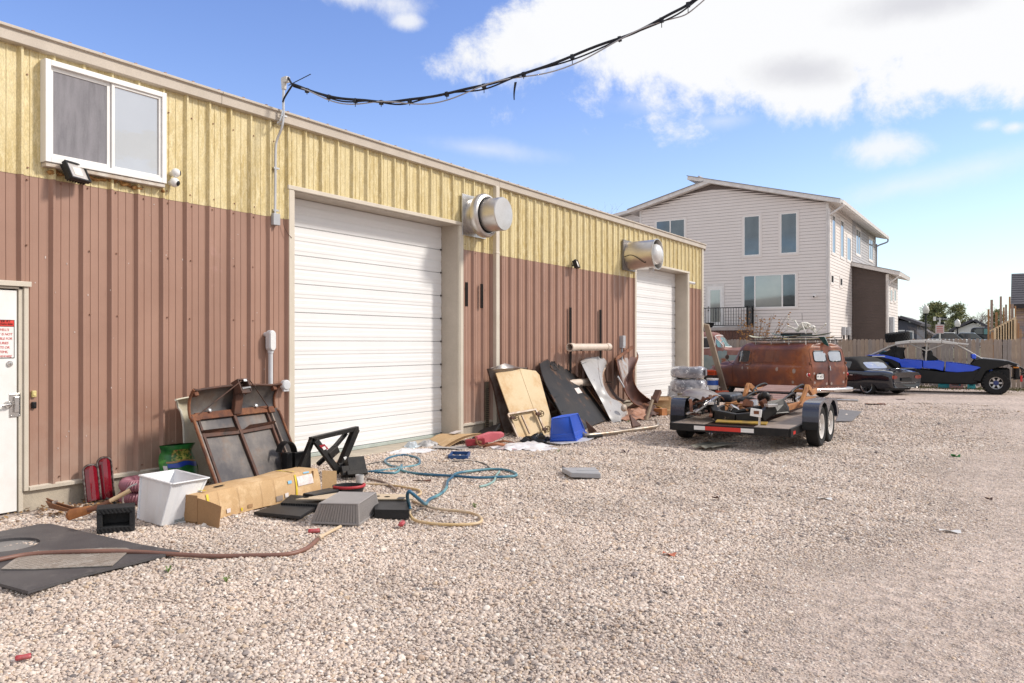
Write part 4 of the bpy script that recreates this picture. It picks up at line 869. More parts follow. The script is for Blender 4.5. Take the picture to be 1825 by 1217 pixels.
# rubber block with a square hollow
def block():
    a, b = G(181, 951), G(232, 946.5); u = (b-a).normalized(); M = fr(a.lerp(b, .5)+Vector((0, 0, -.005)), u, z=(0.12, -.02, 1))
    t = thing('rubber_dock_bumper', 'black rubber block with a rectangular hollow standing beside the white tub', 'rubber block', M=M)
    W_, H_, D_ = .30, .225, .13; sy = -1 if (M.to_3x3() @ Vector((0, 1, 0))).x > 0 else 1   # depth away from the yard
    rb = mat('block_rubber', (.03, .031, .034), .7, col2=(.05, .05, .052), scale=12, bump=.002, bscale=40); s_ = sy
    b_ = MB(); b_.bb((-W_/2, 0, 0), (W_/2, s_*D_, .055)).bb((-W_/2, 0, H_-.05), (W_/2, s_*D_, H_)).bb((-W_/2, 0, .0551), (-W_/2+.045, s_*D_, H_-.0501)).bb((W_/2-.045, 0, .0551), (W_/2, s_*D_, H_-.0501)).bb((-W_/2+.0451, s_*(D_-.02), .0552), (W_/2-.0451, s_*D_, H_-.0502)); b_.build('block_body', rb, t, bevel=.005)
    r = MB()
    for k in range(9): r.bar((-W_/2+.03+k*.032, -s_*.003, .004), (-W_/2+.0+k*.032, -s_*.003, .05), .012, .008, (0, 1, 0)); r.bar((-W_/2+.03+k*.032, -s_*.003, H_-.046), (-W_/2+.0+k*.032, -s_*.003, H_-.005), .012, .008, (0, 1, 0))
    r.build('tread_ribs', rb, t, kind='stuff')
block()
# white tub
def tub():
    zt = .385; RB = [G(248.5, 847, zt), G(306.6, 862.5, zt), G(372, 851.5, zt)]; RB.append(RB[0]+RB[2]-RB[1])
    BB = [G(246, 926), G(287, 938), G(333, 931)]; BB.append(BB[0]+BB[2]-BB[1])
    c = sum(BB, Vector())/4
    t = thing('storage_tub', 'open translucent white plastic storage tub on the gravel', 'tub', c)
    PL = mat('milky_plastic', (.74, .745, .76), .35, col2=(.68, .69, .71), scale=3, grain=.03, col3=(.56, .53, .49), scale3=4, lo3=.60, hi3=.82); 
    PL.node_tree.nodes['Principled BSDF'].inputs['Subsurface Weight'].default_value = .25; PL.node_tree.nodes['Principled BSDF'].inputs['Subsurface Radius'].default_value = (.03, .03, .03)
    rc = sum(RB, Vector())/4; rb = [rc+(p-rc)*.95 for p in RB]; 
    for i in range(4):
        A, B, Cc, D_ = BB[i], BB[(i+1) % 4], rb[(i+1) % 4], rb[i]; f = bilin(A+Vector((0, 0, .004)), B+Vector((0, 0, .004)), Cc-Vector((0, 0, .004)), D_-Vector((0, 0, .004)))
        nn = (B-A).cross(D_-A).normalized()
        out = nn if nn.dot((A+B)/2-c) > 0 else -nn
        MB().sheet(lambda u, v: f(u, v)+out*(.008*max(0, 1-abs(u-.5)/.3)**.2*(1 if .25 < u < .75 and v > .12 else 0)), 24, 8, .004).build('tub_side', PL, t, smooth=35, world=True)
        MB().bar(RB[i], RB[(i+1) % 4], .03, .012).build('tub_rim', PL, t, bevel=.004, world=True)
        MB().tube([BB[i]+Vector((0, 0, .01)), rb[i]], .012, 8).build('corner', PL, t, smooth=60, world=True)
    MB().add([p+Vector((0, 0, .012)) for p in BB]+[p+Vector((0, 0, .004)) for p in BB], [(0, 1, 2, 3), (4, 5, 6, 7)]+[(i, (i+1) % 4, 4+(i+1) % 4, 4+i) for i in range(4)]).build('tub_floor', PL, t, world=True)
tub()
# cardboard carton
CARD = mat('cardboard', (.55, .365, .19), .8, col2=(.49, .315, .155), scale=3.5, col3=(.62, .44, .25), scale3=6, lo3=.5, hi3=.65, bump=.0015, bscale=18)
CARDI = mat('cardboard_dark', (.36, .21, .10), .85, col2=(.31, .18, .085), scale=4)
TAPEY = mat('yellow_tape', (.72, .55, .03), .4, col2=(.55, .40, .02), scale=14); PAPER = mat('label_paper', (.72, .68, .64), .6, col2=(.60, .50, .48), scale=30)
def carton():
    h = .255
    A, B = G(354, 934), G(572, 876.5)            # long front edge on the gravel, left to right
    u = (B-A).normalized(); Ln = (B-A).length; n = Vector((-u.y, u.x, 0));  n = n if n.x < 0 else -n
    Wd = .34; t = thing('cardboard_carton', 'long dented cardboard carton with open end flaps and yellow strapping tape', 'carton', A, rz=math.atan2(u.y, u.x))
    s = 1 if (RZ(math.atan2(u.y, u.x)).to_3x3() @ Vector((0, 1, 0))).x < 0 else -1     # local y away from the yard
    def dn(x, k): return .012*mnoise.noise(Vector((x*3.1, k*5.0, 1)))
    def face(nm, f, m_=CARD, nu=22, nv=6): MB().sheet(lambda a, b: f(a, b)+Vector((0, dn(f(a, b).x, 1)*1.0, dn(f(a, b).x+2, 2)))*min(1, a*8, (1-a)*8), nu, nv, .005).build(nm, m_, t, smooth=25)
    face('front_side', lambda a, b: Vector((a*Ln, s*.05*b*b, b*h)))
    face('top_side', lambda a, b: Vector((a*Ln-.06*b*(1-a), s*(.05+.004+b*(Wd-.08)), h+.002+.02*math.sin(PI*b)*math.sin(PI*a))))
    face('back_side', lambda a, b: Vector((a*Ln, s*Wd, b*h))); face('bottom_side', lambda a, b: Vector((a*Ln, s*b*Wd, .004)))
    MB().sheet(lambda a, b: Vector((-.002, s*(.03+a*(Wd-.03)), b*h)), 4, 4, .004).build('end_flap', CARDI, t); MB().sheet(lambda a, b: Vector((Ln-.1, s*(.02+a*(Wd-.03)), b*h*.97)), 4, 4, .004).build('end_flap', CARDI, t)
    Mi = (T(A) @ RZ(math.atan2(u.y, u.x))).inverted(); f0, f1 = Mi @ G(353, 934), Mi @ G(391, 942)
    MB().sheet(lambda a, b: f0.lerp(f1, a)+Vector((-.01+.03*b*a, 0, .004+b*(h*.93-.05*a)))+Vector((.012*math.sin(a*3), 0, 0)), 6, 6, .005).build('open_flap', CARDI, t, smooth=30)
    MB().sheet(lambda a, b: Vector((-.012, s*(.0+.17*a), .02+b*h*.95)), 6, 6, .005).build('open_flap', CARDI, t, smooth=30)
    MB().sheet(lambda a, b: Vector((Ln+.02+.13*a, -s*(.10*a-.0), .0+b*h*.93-.02*a)), 6, 6, .005).build('open_flap', CARD, t, smooth=30)
    fY = lambda x, z: Vector((x, s*(.05*(z/h)**2)-s*.009+dn(x, 1), z))
    for x0 in (.10, Ln*.76):
        MB().sheet(lambda a, b: fY(x0+.028*a+.02*b, .02+b*(h-.03)), 1, 10).build('strap_tape', TAPEY, t); MB().sheet(lambda a, b: Vector((x0+.028*a+.02-.03*b, s*(.05+b*.22), h+.024+.003*math.sin(b*9))), 1, 8).build('strap_tape', TAPEY, t)
    for x0, x1, z0, z1, nm, m_ in ((Ln*.79, Ln*.93, .12, .22, 'shipping_label', PAPER), (.34, .39, .035, .075, 'paper_label', PAPER), (Ln*.66, Ln*.69, .04, .085, 'paper_label', PAPER), (Ln*.70, Ln*.735, .17, .20, 'blue_sticker', mat('sticker_blue', (.25, .5, .68), .5)), (Ln*.86, Ln*.91, .235, .252, 'blue_sticker', MATS.get('sticker_blue')), (.53, .55, .02, .05, 'yellow_sticker', TAPEY), (.62, .68, .03, .065, 'torn_patch', CARDI), (Ln*.585, Ln*.64, .02, .075, 'torn_patch', mat('torn_grey', (.30, .24, .2), .8))):
        MB().sheet(lambda a, b: fY(x0+(x1-x0)*a, z0+(z1-z0)*b), 3, 3).build(nm, m_ or CARDI, t)
    MB().bb((.32, s*.12, h+.022), (.44, s*.15, h+.0245)).build('hand_hole', DARKIN, t)
    for x0 in (.26, .52, .82, 1.02): MB().sheet(lambda a, b: fY(x0+.003*a, .01+b*(h-.02))+Vector((0, s*.003, 0)), 1, 8).build('crease', CARDI, t)
carton()
# black steel hitch frame and the boxy receiver
BST = mat('black_steel', (.022, .022, .024), .42, .3, col2=(.05, .045, .04), scale=7, detail=9, col3=(.20, .15, .11), scale3=9, lo3=.62, hi3=.72, bump=.001)
def hitch():
    X = 1.05; q = lambda a, b, x=X: WX(a, b, x); base = G(575, 850)
    t = thing('hitch_frame', 'black welded steel hitch frame standing behind the cardboard carton', 'steel frame', (X, base.y, 0))
    def bar(n, a, b, w, h=.06): MB().bar(a, b, w, h, (1, 0, 0)).build(n, BST, t, bevel=.005, world=True)
    bar('leg', q(534, 838), q(557, 781), .06); bar('top_bar', q(553, 783), q(637, 763), .055); bar('leg', q(634, 764), q(606, 832), .085, .08)
    bar('strut', q(562, 785, X+.07), q(604, 842, X+.14), .075, .05); bar('strut', q(617, 772, X-.06), q(588, 806, X), .05, .04); bar('strut', q(566, 828, X-.05), q(590, 806, X), .05, .04)
    MB().box(q(592, 806, X+.10), (.09, .16, .09), Matrix.Rotation(.5, 4, 'X')).build('gusset', BST, t, bevel=.006, world=True)
    MB().sheet(lambda a, b: q(569+9*a+8*b, 794+9*b-3*a, X+.115-.0*a), 1, 1).build('red_decal', mat('decal_red', (.35, .02, .03), .4), t, world=True)
    for k in range(3): MB().sheet(lambda a, b: q((574, 597, 612)[k]+5*a+3*b, (797, 802, 815)[k]+5*b-2*a, X+.12), 1, 1).build('white_decal', WHITE, t, world=True)
    X2 = 1.25; q2 = lambda a, b, x=X2: WX(a, b, x)
    r = thing('receiver_box', 'black open-topped steel receiver box lying below the hitch frame', 'steel box', (X2, q2(628, 840).y, 0))
    A, B, Cc, D_ = q2(610, 832), q2(628, 823), q2(646, 833), q2(618, 846)
    ax = Vector((.45, .9, 0)).normalized(); Mx = fr(Vector((1.3, q2(627, 846).y, .13)), ax, z=Vector((-.45, .25, .85)))
    k = MB(Mx); k.bb((-.11, -.09, -.09), (.11, -.075, .09)).bb((-.11, .075, -.09), (.11, .09, .09)).bb((-.11, -.0749, -.09), (-.095, .0749, .09)).bb((.095, -.0749, -.09), (.11, .0749, .09)).bb((-.0949, -.0749, -.09), (.0949, .0749, -.06)); k.build('box_body', BST, r, bevel=.003, world=True)
    k = MB(Mx); k.bb((-.16, .0901, -.15), (.16, .105, .10)); k.build('face_plate', BST, r, bevel=.003, world=True); k = MB(Mx); k.bb((-.16, -.14, -.16), (.10, -.0901, -.10)).bb((-.2, -.09, -.14), (-.1101, .0, -.02)); k.build('mount_lug', BST, r, bevel=.004, world=True)
    c = WX(520, 812, .75)
    b = thing('black_fender_liner', 'curved black plastic liner between the rusty hood and the hitch frame', 'plastic liner', (.78, c.y, 0))
    MB().sheet(lambda u, v: Vector((.10*(v-.5), -.11+.13*math.cos(PI*(.05+u*.85)), .30+.17*math.sin(PI*(.05+u*.85)))), 16, 2, .012).build('arch', BLACK, b, smooth=40)
    MB().bb((-.05, -.14, 0), (.05, -.06, .33)).bb((-.04, .0, 0), (.03, .26, .32)).build('panel', BLACK, b, bevel=.01)
hitch()
def flat(name, pts, z, th, m_, label, cat, bevel=0, pieces=()):
    P_ = [G(a, b, z) for a, b in pts]; c = sum(P_, Vector())/len(P_); t = thing(name, label, cat, (c.x, c.y, z))
    MB().prism([(p.x-c.x, p.y-c.y) for p in P_], -th, 0).build('sheet', m_, t, bevel=bevel); return t, c
RIBM = mat('black_tray', (.028, .028, .03), .5, col2=(.04, .04, .042), scale=8)
t, c = flat('floor_tray', ((452, 912), (535, 920), (562, 903), (497, 897)), .045, .03, RIBM, 'flat black plastic tray lying half under the cardboard carton', 'tray', .006)
def ribbed(name, a, b, c_, d, z, n, label, cat):
    A, B, Cc, D_ = (G(*p, z) for p in (a, b, c_, d)); o = (A+B+Cc+D_)/4; t = thing(name, label, cat, (o.x, o.y, 0)); f = bilin(A, B, Cc, D_)
    MB().add([A-Vector((0, 0, .012)), B-Vector((0, 0, .012)), Cc-Vector((0, 0, .012)), D_-Vector((0, 0, .012))]+[Vector((p.x, p.y, .004)) for p in (A, B, Cc, D_)], [(0, 1, 2, 3), (4, 5, 6, 7)]+[(i, (i+1) % 4, 4+(i+1) % 4, 4+i) for i in range(4)]).build('tray_body', RIBM, t, world=True)
    k = MB()
    for i in range(n):
        u = (i+.5)/n; k.bar(f(u, .0)+Vector((0, 0, .002)), f(u, 1.0)+Vector((0, 0, .002)), .012, .030)
    k.build('tray_ribs', RIBM, t, world=True, kind='stuff')
ribbed('ribbed_tray', (500, 899), (566, 902), (580, 889), (518, 884), .05, 22, 'black ribbed plastic tray under the right half of the carton', 'tray')
ribbed('ribbed_mat', (668, 911), (729, 912), (724, 890), (664, 889), .07, 26, 'black ribbed rubber mat beside the upturned grey tote', 'mat')
PEG = mat('beige_board', (.60, .48, .34), .7, col2=(.52, .41, .28), scale=5)
t, c = flat('pegboard', ((527, 889), (668, 889), (736, 889), (735, 881), (600, 878)), .105, .012, PEG, 'beige board with round holes lying behind the upturned grey tote', 'board')
for a, b in ((672, 884), (690, 885), (545, 886)):
    q = G(a, b, .1065); MB().lathe([(.001, 0), (.03, 0)], 16, q-t.location).build('board_hole', DARKIN, t)
q = G(715, 887.5, .107); MB().box(q-t.location, (.07, .10, .004), RZ(.5)).build('tape_patch', BLACK, t)
# upturned grey tote
def tote():
    z = .20; TT = [G(570.7, 896, z), G(638, 897.5, z), G(668.5, 877.5, z)]; TT.append(TT[0]+TT[2]-TT[1]); BB = [G(556, 933), G(639, 937), G(675, 912)]; BB.append(BB[0]+BB[2]-BB[1]); c = sum(BB, Vector())/4
    gm = mat('grey_tote', (.30, .275, .265), .5, col2=(.27, .25, .24), scale=4, bump=.0008); t = thing('grey_tote', 'upturned grey plastic tote with ribbed sides on the gravel', 'tote', c)
    tc_ = sum(TT, Vector())/4
    MB().sheet(lambda u, v: bilin(*TT)(u, v)-Vector((0, 0, .006*math.sin(PI*u)*math.sin(PI*v))), 10, 10, .01).build('tote_base', gm, t, smooth=30, world=True)
    for i in range(4):
        f = bilin(BB[i], BB[(i+1) % 4], TT[(i+1) % 4], TT[i]); nn = (BB[(i+1) % 4]-BB[i]).cross(TT[i]-BB[i]).normalized(); nn = nn if nn.dot(BB[i]-c) > 0 else -nn
        N_ = 16 if i % 2 == 0 else 18
        def g(u, v):
            k = (u*N_) % 1.0; return f(u, v)+nn*(.007 if .18 < k < .86 and .04 < v < .93 else 0)
        us = sorted(set([j/N_+e for j in range(N_) for e in (0.0, .17/N_, .19/N_, .85/N_, .87/N_)]+[1.0])); vs_ = [0, .035, .045, .925, .935, 1]
        mb = MB(); 
        for u in us:
            for v in vs_: mb.v.append(tuple(g(u, v)))
        nv = len(vs_); mb.f = [(a*nv+b, (a+1)*nv+b, (a+1)*nv+b+1, a*nv+b+1) for a in range(len(us)-1) for b in range(nv-1)]
        mb.build('tote_side', gm, t, world=True)
        MB().bar(BB[i]+Vector((0, 0, .012)), BB[(i+1) % 4]+Vector((0, 0, .012)), .025, .022).build('tote_rim', gm, t, bevel=.005, world=True)
        MB().tube([BB[i]+Vector((0, 0, .01)), TT[i]-Vector((0, 0, .004))], .012, 8).build('corner', gm, t, smooth=60, world=True)
        MB().tube([TT[i]-Vector((0, 0, .005)), TT[(i+1) % 4]-Vector((0, 0, .005))], .008, 8).build('tote_edge', gm, t, smooth=60, world=True)
tote()
c = G(621, 873, .05); t = thing('black_basin', 'black basin with a red rubber rim behind the grey tote', 'basin', (c.x, c.y, 0))
MB().lathe([(.15, .01), (.175, .10), (.155, .10), (.14, .02), (.001, .015)], 28).build('basin_body', BLACK, t, smooth=40); MB().tube([(.172*math.cos(a), .172*math.sin(a), .10) for a in [-1.9+k*.13 for k in range(24)]], .016, 8).build('red_rim', mat('red_rubber', (.42, .02, .03), .5), t, smooth=50)
MB().bb((-.12, -.55, .01), (.04, -.17, .09)).build('side_channel', BLACK, t, bevel=.01)
c = G(641, 861); t = thing('grey_can', 'small grey open can beside the receiver box', 'can', c)
MB().lathe([(.001, .004), (.046, .0), (.050, .10), (.047, .10), (.044, .012), (.001, .012)], 24).build('can_wall', mat('grey_can', (.50, .49, .48), .5), t, smooth=40)
# hoses
def hose(name, pts, r, m_, label, z=None):
    P_ = smooth_pts([G(p[0], p[1], (p[2] if len(p) > 2 else r*.9)) for p in pts], 7)
    P_ = [p+Vector((0, 0, max(0, gz(p.x, p.y)))) for p in P_]
    o = MB().tube(P_, r, 10).build(name, m_, None, smooth=60); return tag(o, label, 'hose')
HB = mat('blue_hose', (.022, .10, .19), .4, col2=(.035, .14, .21), scale=2.5, world=True, col3=(.13, .30, .33), scale3=1.1, lo3=.48, hi3=.6)
HT = mat('tan_hose', (.62, .44, .20), .5, col2=(.55, .38, .20), scale=2, world=True, col3=(.58, .47, .36), scale3=1.2, lo3=.45, hi3=.6)
hose('air_hose', [(640, 842), (690, 838), (740, 830), (748, 822), (742, 815), (718, 811), (695, 815), (686, 822), (697, 830), (712, 835), (706, 842), (690, 843), (645, 840)], .016, HB, 'blue hose looped on the gravel in front of the large roller door')
hose('air_hose', [(716, 830), (714, 836), (730, 842), (770, 846), (810, 848), (850, 851), (890, 850), (917, 848), (919, 844), (905, 838), (880, 836), (850, 838), (815, 843), (805, 851), (798, 857), (795, 870), (785, 880), (765, 890, .03), (758, 898, .05), (745, 888, .16), (730, 876, .24), (726, 884, .18), (729, 900, .06), (731, 908, .02)], .017, HB, 'long blue hose ending in a raised kink beside the ribbed mat')
hose('air_hose', [(890, 840), (884, 848), (880, 857), (868, 864), (855, 867)], .014, mat('pale_blue_hose', (.26, .40, .38), .5), 'short pale blue hose end crossing the big blue loop')
hose('tan_hose', [(731, 908), (731, 918), (742, 928), (770, 933), (805, 935), (840, 934), (856, 930), (857, 923), (846, 916), (820, 911), (780, 907), (752, 899), (735, 892)], .014, HT, 'yellow tan hose curving round on the gravel right of the ribbed mat')
hose('tan_hose', [(650, 862), (690, 864), (720, 868), (745, 873), (750, 879), (742, 883)], .013, HT, 'tan hose arc above the beige board')
hose('brown_hose_piece', [(655, 853), (680, 858), (695, 865), (706, 874)], .014, mat('dull_hose', (.30, .22, .18), .6), 'short dull brown hose piece next to the grey can')
hose('thin_black_hose', [(806, 822), (840, 822), (862, 826), (872, 833), (876, 838)], .011, mat('grey_hose', (.12, .11, .10), .6), 'thin dark hose running into the blue loop below the blue tray')
hose('thin_black_hose', [(640, 833), (665, 825), (700, 822), (745, 826)], .008, MATS['grey_hose'], 'thin dark hose lying through the first blue hose loop')
hose('brown_hose', [(-60, 1010, .05), (0, 997, .05), (60, 987, .05), (150, 983, .055), (230, 983, .045), (300, 987, .03), (380, 991), (450, 990), (510, 988), (545, 978), (565, 962), (572, 956)], .018, mat('brown_hose', (.22, .105, .075), .5, col2=(.17, .085, .065), scale=3), 'thick brown hose lying across the dark mat in the foreground')
q0, q1 = G(570, 957, .03), G(607, 938, .03); tag(MB().tube([q0, q1], .014, 10).tube([q0-(q1-q0)*.06, q0+(q1-q0)*.1], .02, 10).build('hose_stick', HT, smooth=60), 'yellowish stick tied to the end of the thick brown hose', 'stick')
# dark mat with a hole and the tread plate on it
def big_mat():
    z = .026; pts = [(50, 1055), (150, 1024), (320, 983), (250, 971), (170, 953), (90, 934), (70, 935), (0, 948), (-140, 985), (-60, 1025)]
    P_ = [G(a, b, z) for a, b in pts]; c = sum(P_, Vector())/len(P_)
    t = thing('stall_mat', 'large dark rubber mat with a round hole lying on the gravel near the door', 'mat', (c.x, c.y, 0)); hc = G(10, 972, z); rx = .24
    hole = [(hc.x-c.x+rx*math.cos(a), hc.y-c.y+rx*math.sin(a)) for a in [2*PI*k/36 for k in range(36)]]
    bm = bmesh.new(); ov = [bm.verts.new((p.x-c.x, p.y-c.y, 0)) for p in P_]; hv = [bm.verts.new((*h, 0)) for h in hole]
    es = [bm.edges.new((ov[i], ov[(i+1) % len(ov)])) for i in range(len(ov))]+[bm.edges.new((hv[i], hv[(i+1) % 36])) for i in range(36)]
    bmesh.ops.triangle_fill(bm, edges=es, use_beauty=True)
    g = bmesh.ops.extrude_face_region(bm, geom=bm.faces[:]); bmesh.ops.translate(bm, vec=(0, 0, .02), verts=[v for v in g['geom'] if isinstance(v, bmesh.types.BMVert)])
    bmesh.ops.recalc_face_normals(bm, faces=bm.faces)
    me = bpy.data.meshes.new('mat_sheet'); bm.to_mesh(me); bm.free()
    me.materials.append(mat('mat_rubber', (.060, .056, .060), .62, col2=(.095, .088, .088), scale=2.2, detail=9, lo=.4, hi=.65, col3=(.16, .145, .135), scale3=3.1, lo3=.58, hi3=.75, bump=.002, bscale=90))
    o = bpy.data.objects.new('mat_sheet', me); COL.objects.link(o); o.parent = t; o.location = (0, 0, z-.014)
    MB().bb((hc.x-c.x-.3, hc.y-c.y-.3, .004), (hc.x-c.x+.3, hc.y-c.y+.3, .010)).build('plate_below', mat('plate_grey', (.24, .23, .22), .6), t)
    pl = [G(a, b, .06) for a, b in ((2, 1009), (25, 992), (60, 978), (190, 972), (225, 972), (232, 975), (200, 1003), (150, 1005), (60, 1009))]
    pc = sum(pl, Vector())/len(pl); tp = thing('tread_plate', 'worn grey diamond tread plate lying on the dark mat under the hose', 'metal plate', (pc.x, pc.y, 0))
    TPM = mat('tread_plate', (.36, .32, .28), .5, .35, col2=(.30, .26, .22), scale=5, col3=(.45, .42, .38), scale3=9, lo3=.5, hi3=.65, bump=.001)
    MB().prism([(p.x-pc.x, p.y-pc.y) for p in pl], .036, .042).build('plate_sheet', TPM, tp)
    poly = [(p.x-pc.x, p.y-pc.y) for p in pl]
    def inside(x, y):
        r = False
        for i in range(len(poly)):
            (x1, y1), (x2, y2) = poly[i], poly[i-1]
            if (y1 > y) != (y2 > y) and x < (x2-x1)*(y-y1)/(y2-y1)+x1: r = not r
        return r
    k = MB(); i = 0
    for a in range(-40, 40):
        for b in range(-40, 40):
            x, y = a*.034+(b % 2)*.017, b*.034
            if inside(x, y) and inside(x+.02, y+.02) and inside(x-.02, y-.02):
                k.box((x, y, .0432), (.022, .006, .0022), RZ(PI/4 if (a+b) % 2 else -PI/4))
    k.build('tread_bumps', TPM, tp, kind='stuff')
big_mat()
# scattered small litter
REDC = mat('red_can', (.42, .018, .035), .35, col2=(.42, .12, .12), scale=20)
def crushed_can(px, py, ang, lab, s=1.0):
    c = G(px, py); t = thing('crushed_can', lab, 'drink can', (c.x, c.y, .03*s), rz=ang)
    mb = MB(); mb.lathe([(.020, -.06), (.031, -.052), (.031, -.02), (.027, 0), (.030, .02), (.031, .052), (.020, .06)], 18, ax=(1, .1, .05)); mb.v = [(x, y*(1+.15*math.sin(x*60)), z*.72) for x, y, z in mb.v]; mb.v = [(x*s, y*s, z*s) for x, y, z in mb.v]; mb.build('can_body', REDC, t, smooth=50)
    MB().lathe([(.024*s, 0), (.001, .001)], 16, (.0605*s, .006*s, .003*s), (1, .1, .05)).build('can_end', ALU, t)
crushed_can(560, 951, .6, 'crushed red drink can beside the tied end of the brown hose', .85); crushed_can(716, 938, 2.0, 'crushed red drink can left of the yellow tan hose curve', .85); crushed_can(42, 1177, .9, 'flattened red drink can on the gravel in the near corner', .62)
def litter(px, py, w, l, m_, name, lab, cat='litter', z=.012, ang=0, curl=.01):
    c = G(px, py); t = MB(T(c.x, c.y, z) @ RZ(ang)); t.sheet(lambda u, v: ((u-.5)*w, (v-.5)*l, curl*math.sin(u*5+v*3)), 5, 5, .002); o = t.build(name, m_, smooth=40); return tag(o, lab, cat)
litter(1193, 989, .10, .05, mat('orange_scrap', (.68, .22, .12), .5), 'paper_scrap', 'orange and white scrap on the open gravel lane'); litter(1470, 890, .14, .04, WHITE, 'paper_scrap', 'thin white scrap on the gravel below the trailer', ang=.3); litter(1693, 948, .17, .05, WHITE, 'paper_scrap', 'white scrap out on the right of the gravel lane', ang=.2)
litter(1762, 890, .07, .03, RUSTD, 'dark_scrap', 'dark twisted scrap far right on the gravel lane', curl=.012); litter(1703, 814, .12, .06, mat('scrap_green', (.05, .25, .06), .5), 'green_scrap', 'small green scrap on the gravel right of the trailer', curl=.03)
litter(1115, 806, .10, .06, mat('scrap_purple', (.06, .02, .07), .5), 'purple_scrap', 'small purple scrap on the gravel left of the trailer', curl=.03); litter(752, 858, .22, .04, RUSTD, 'rusty_scrap', 'flat rusty scrap between the blue and tan hoses', ang=.8); litter(1275, 888, .07, .04, RUSTD, 'dark_scrap', 'small dark scrap on the gravel below the trailer', ang=.8)
c = G(308, 934); t = thing('drink_bottle', 'small clear bottle with green cap lying at the foot of the white tub', 'bottle', (c.x, c.y, .035)); MB().lathe([(.001, 0), (.03, .003), (.03, .10), (.012, .15)], 14, ax=(.2, 1, 0)).build('bottle_body', mat('clear_bottle', (.72, .78, .78), .1, trans=.8), t, smooth=50); MB().lathe([(.014, .15), (.014, .17), (.001, .17)], 12, ax=(.2, 1, 0)).build('cap', mat('green_cap', (.02, .3, .12), .4), t, smooth=40)
LEAF = mat('sprig_green', (.08, .16, .025), .6, col2=(.16, .22, .05), scale=20)
for i, (px, py, lab) in enumerate(((300, 1021, 'small green weed sprig on the gravel just right of the dark mat'), (403, 1038, 'small green weed sprig on the gravel below the bend of the brown hose'), (845, 905, 'yellowish weed sprig inside the tan hose curve'), (995, 806, 'yellow green weed sprig between the blue bin and the grey slab'), (640, 822, 'green weed tuft by the receiver box and the door apron'), (1120, 752, 'green weed tuft under the white fender'))):
    c = G(px, py); m_ = MB(T(c))
    for k in range(14):
        a = random.uniform(0, 2*PI); r = random.uniform(.02, .055); h = random.uniform(.01, .05); m_.add([(0, 0, .0), (r*.5*math.cos(a-.3), r*.5*math.sin(a-.3), h), (r*math.cos(a), r*math.sin(a), h*.9), (r*.5*math.cos(a+.3), r*.5*math.sin(a+.3), h)], [(0, 1, 2, 3)])
    tag(m_.build('weed_sprig', LEAF), lab, 'weed')
# dry leaves and bark blown against the foot of the wall
LFM = [mat('leaf_brown', (.17, .085, .035), .8, col2=(.09, .045, .02), scale=30), mat('leaf_tan', (.36, .22, .09), .8, col2=(.26, .14, .05), scale=30)]
for m_ in LFM:
    k = MB()
    for i in range(700):
        y = random.choice((random.gauss(4.75, .45), random.gauss(4.75, .45), random.uniform(4.1, 7.3), random.uniform(11.2, 18.6), random.gauss(12.6, .6))); x = .04+abs(random.gauss(0, .32))+(.35*random.random() if 4.2 < y < 5.3 else 0)
        if 7.4 < y < 11.1: continue
        a = random.uniform(0, 6.28); s_ = random.uniform(.012, .034); u = Vector((math.cos(a), math.sin(a), random.uniform(-.5, .5)))*s_; v = Vector((-math.sin(a), math.cos(a), random.uniform(-.6, .6)))*s_*.6; c = Vector((x, y, random.uniform(.012, .035))); k.add([c-u, c+v*.9, c+u, c-v], [(0, 1, 2), (0, 2, 3)])
    tag(k.build('dry_leaves', m_), kind='stuff')
# ------------------------------------------------------------------ junk along the wall, middle group
class Plane:
    """an upright or leaning plane through three points; sight lines are met with it to place an outline at its real depth"""
    def __init__(s, A, B, Tp): s.o = Vector(A); s.n = (Vector(B)-s.o).cross(Vector(Tp)-s.o).normalized(); s.n = s.n if s.n.x > 0 else -s.n
    def at(s, px, py, off=0.0):
        d = ray(px, py); o = s.o+s.n*off; C = Vector((CAM_X, 0, CAM_H)); return C+d*((o-C).dot(s.n)/d.dot(s.n))
def slab(pl, pts, th, off=0.0):
    P_ = [pl.at(a, b, off) for a, b in pts]; n = len(P_); mb = MB()
    mb.add(P_+[p-pl.n*th for p in P_], [tuple(range(n)), tuple(range(n, 2*n))[::-1]]+[(i, (i+1) % n, n+(i+1) % n, n+i) for i in range(n)]); return mb
def ruled(pl, left, right, nu, nv, bulge=0.0, th=.006, twist=None):
    def curve(pts):
        P_ = smooth_pts([pl.at(*p[:2], (p[2] if len(p) > 2 else 0.0)) for p in pts], 8)
        L_ = [0]
        for a, b in zip(P_, P_[1:]): L_.append(L_[-1]+(b-a).length)
        def f(v):
            s_ = v*L_[-1]
            for i in range(len(P_)-1):
                if L_[i+1] >= s_-1e-9: return P_[i].lerp(P_[i+1], (s_-L_[i])/max(1e-9, L_[i+1]-L_[i]))
            return P_[-1]
        return f
    l, r = curve(left), curve(right)
    return lambda u, v: l(v).lerp(r(v), u)+pl.n*(bulge*math.sin(PI*u)+(twist(u, v) if twist else 0))
def bottom(v): return sum(v, Vector())/len(v)
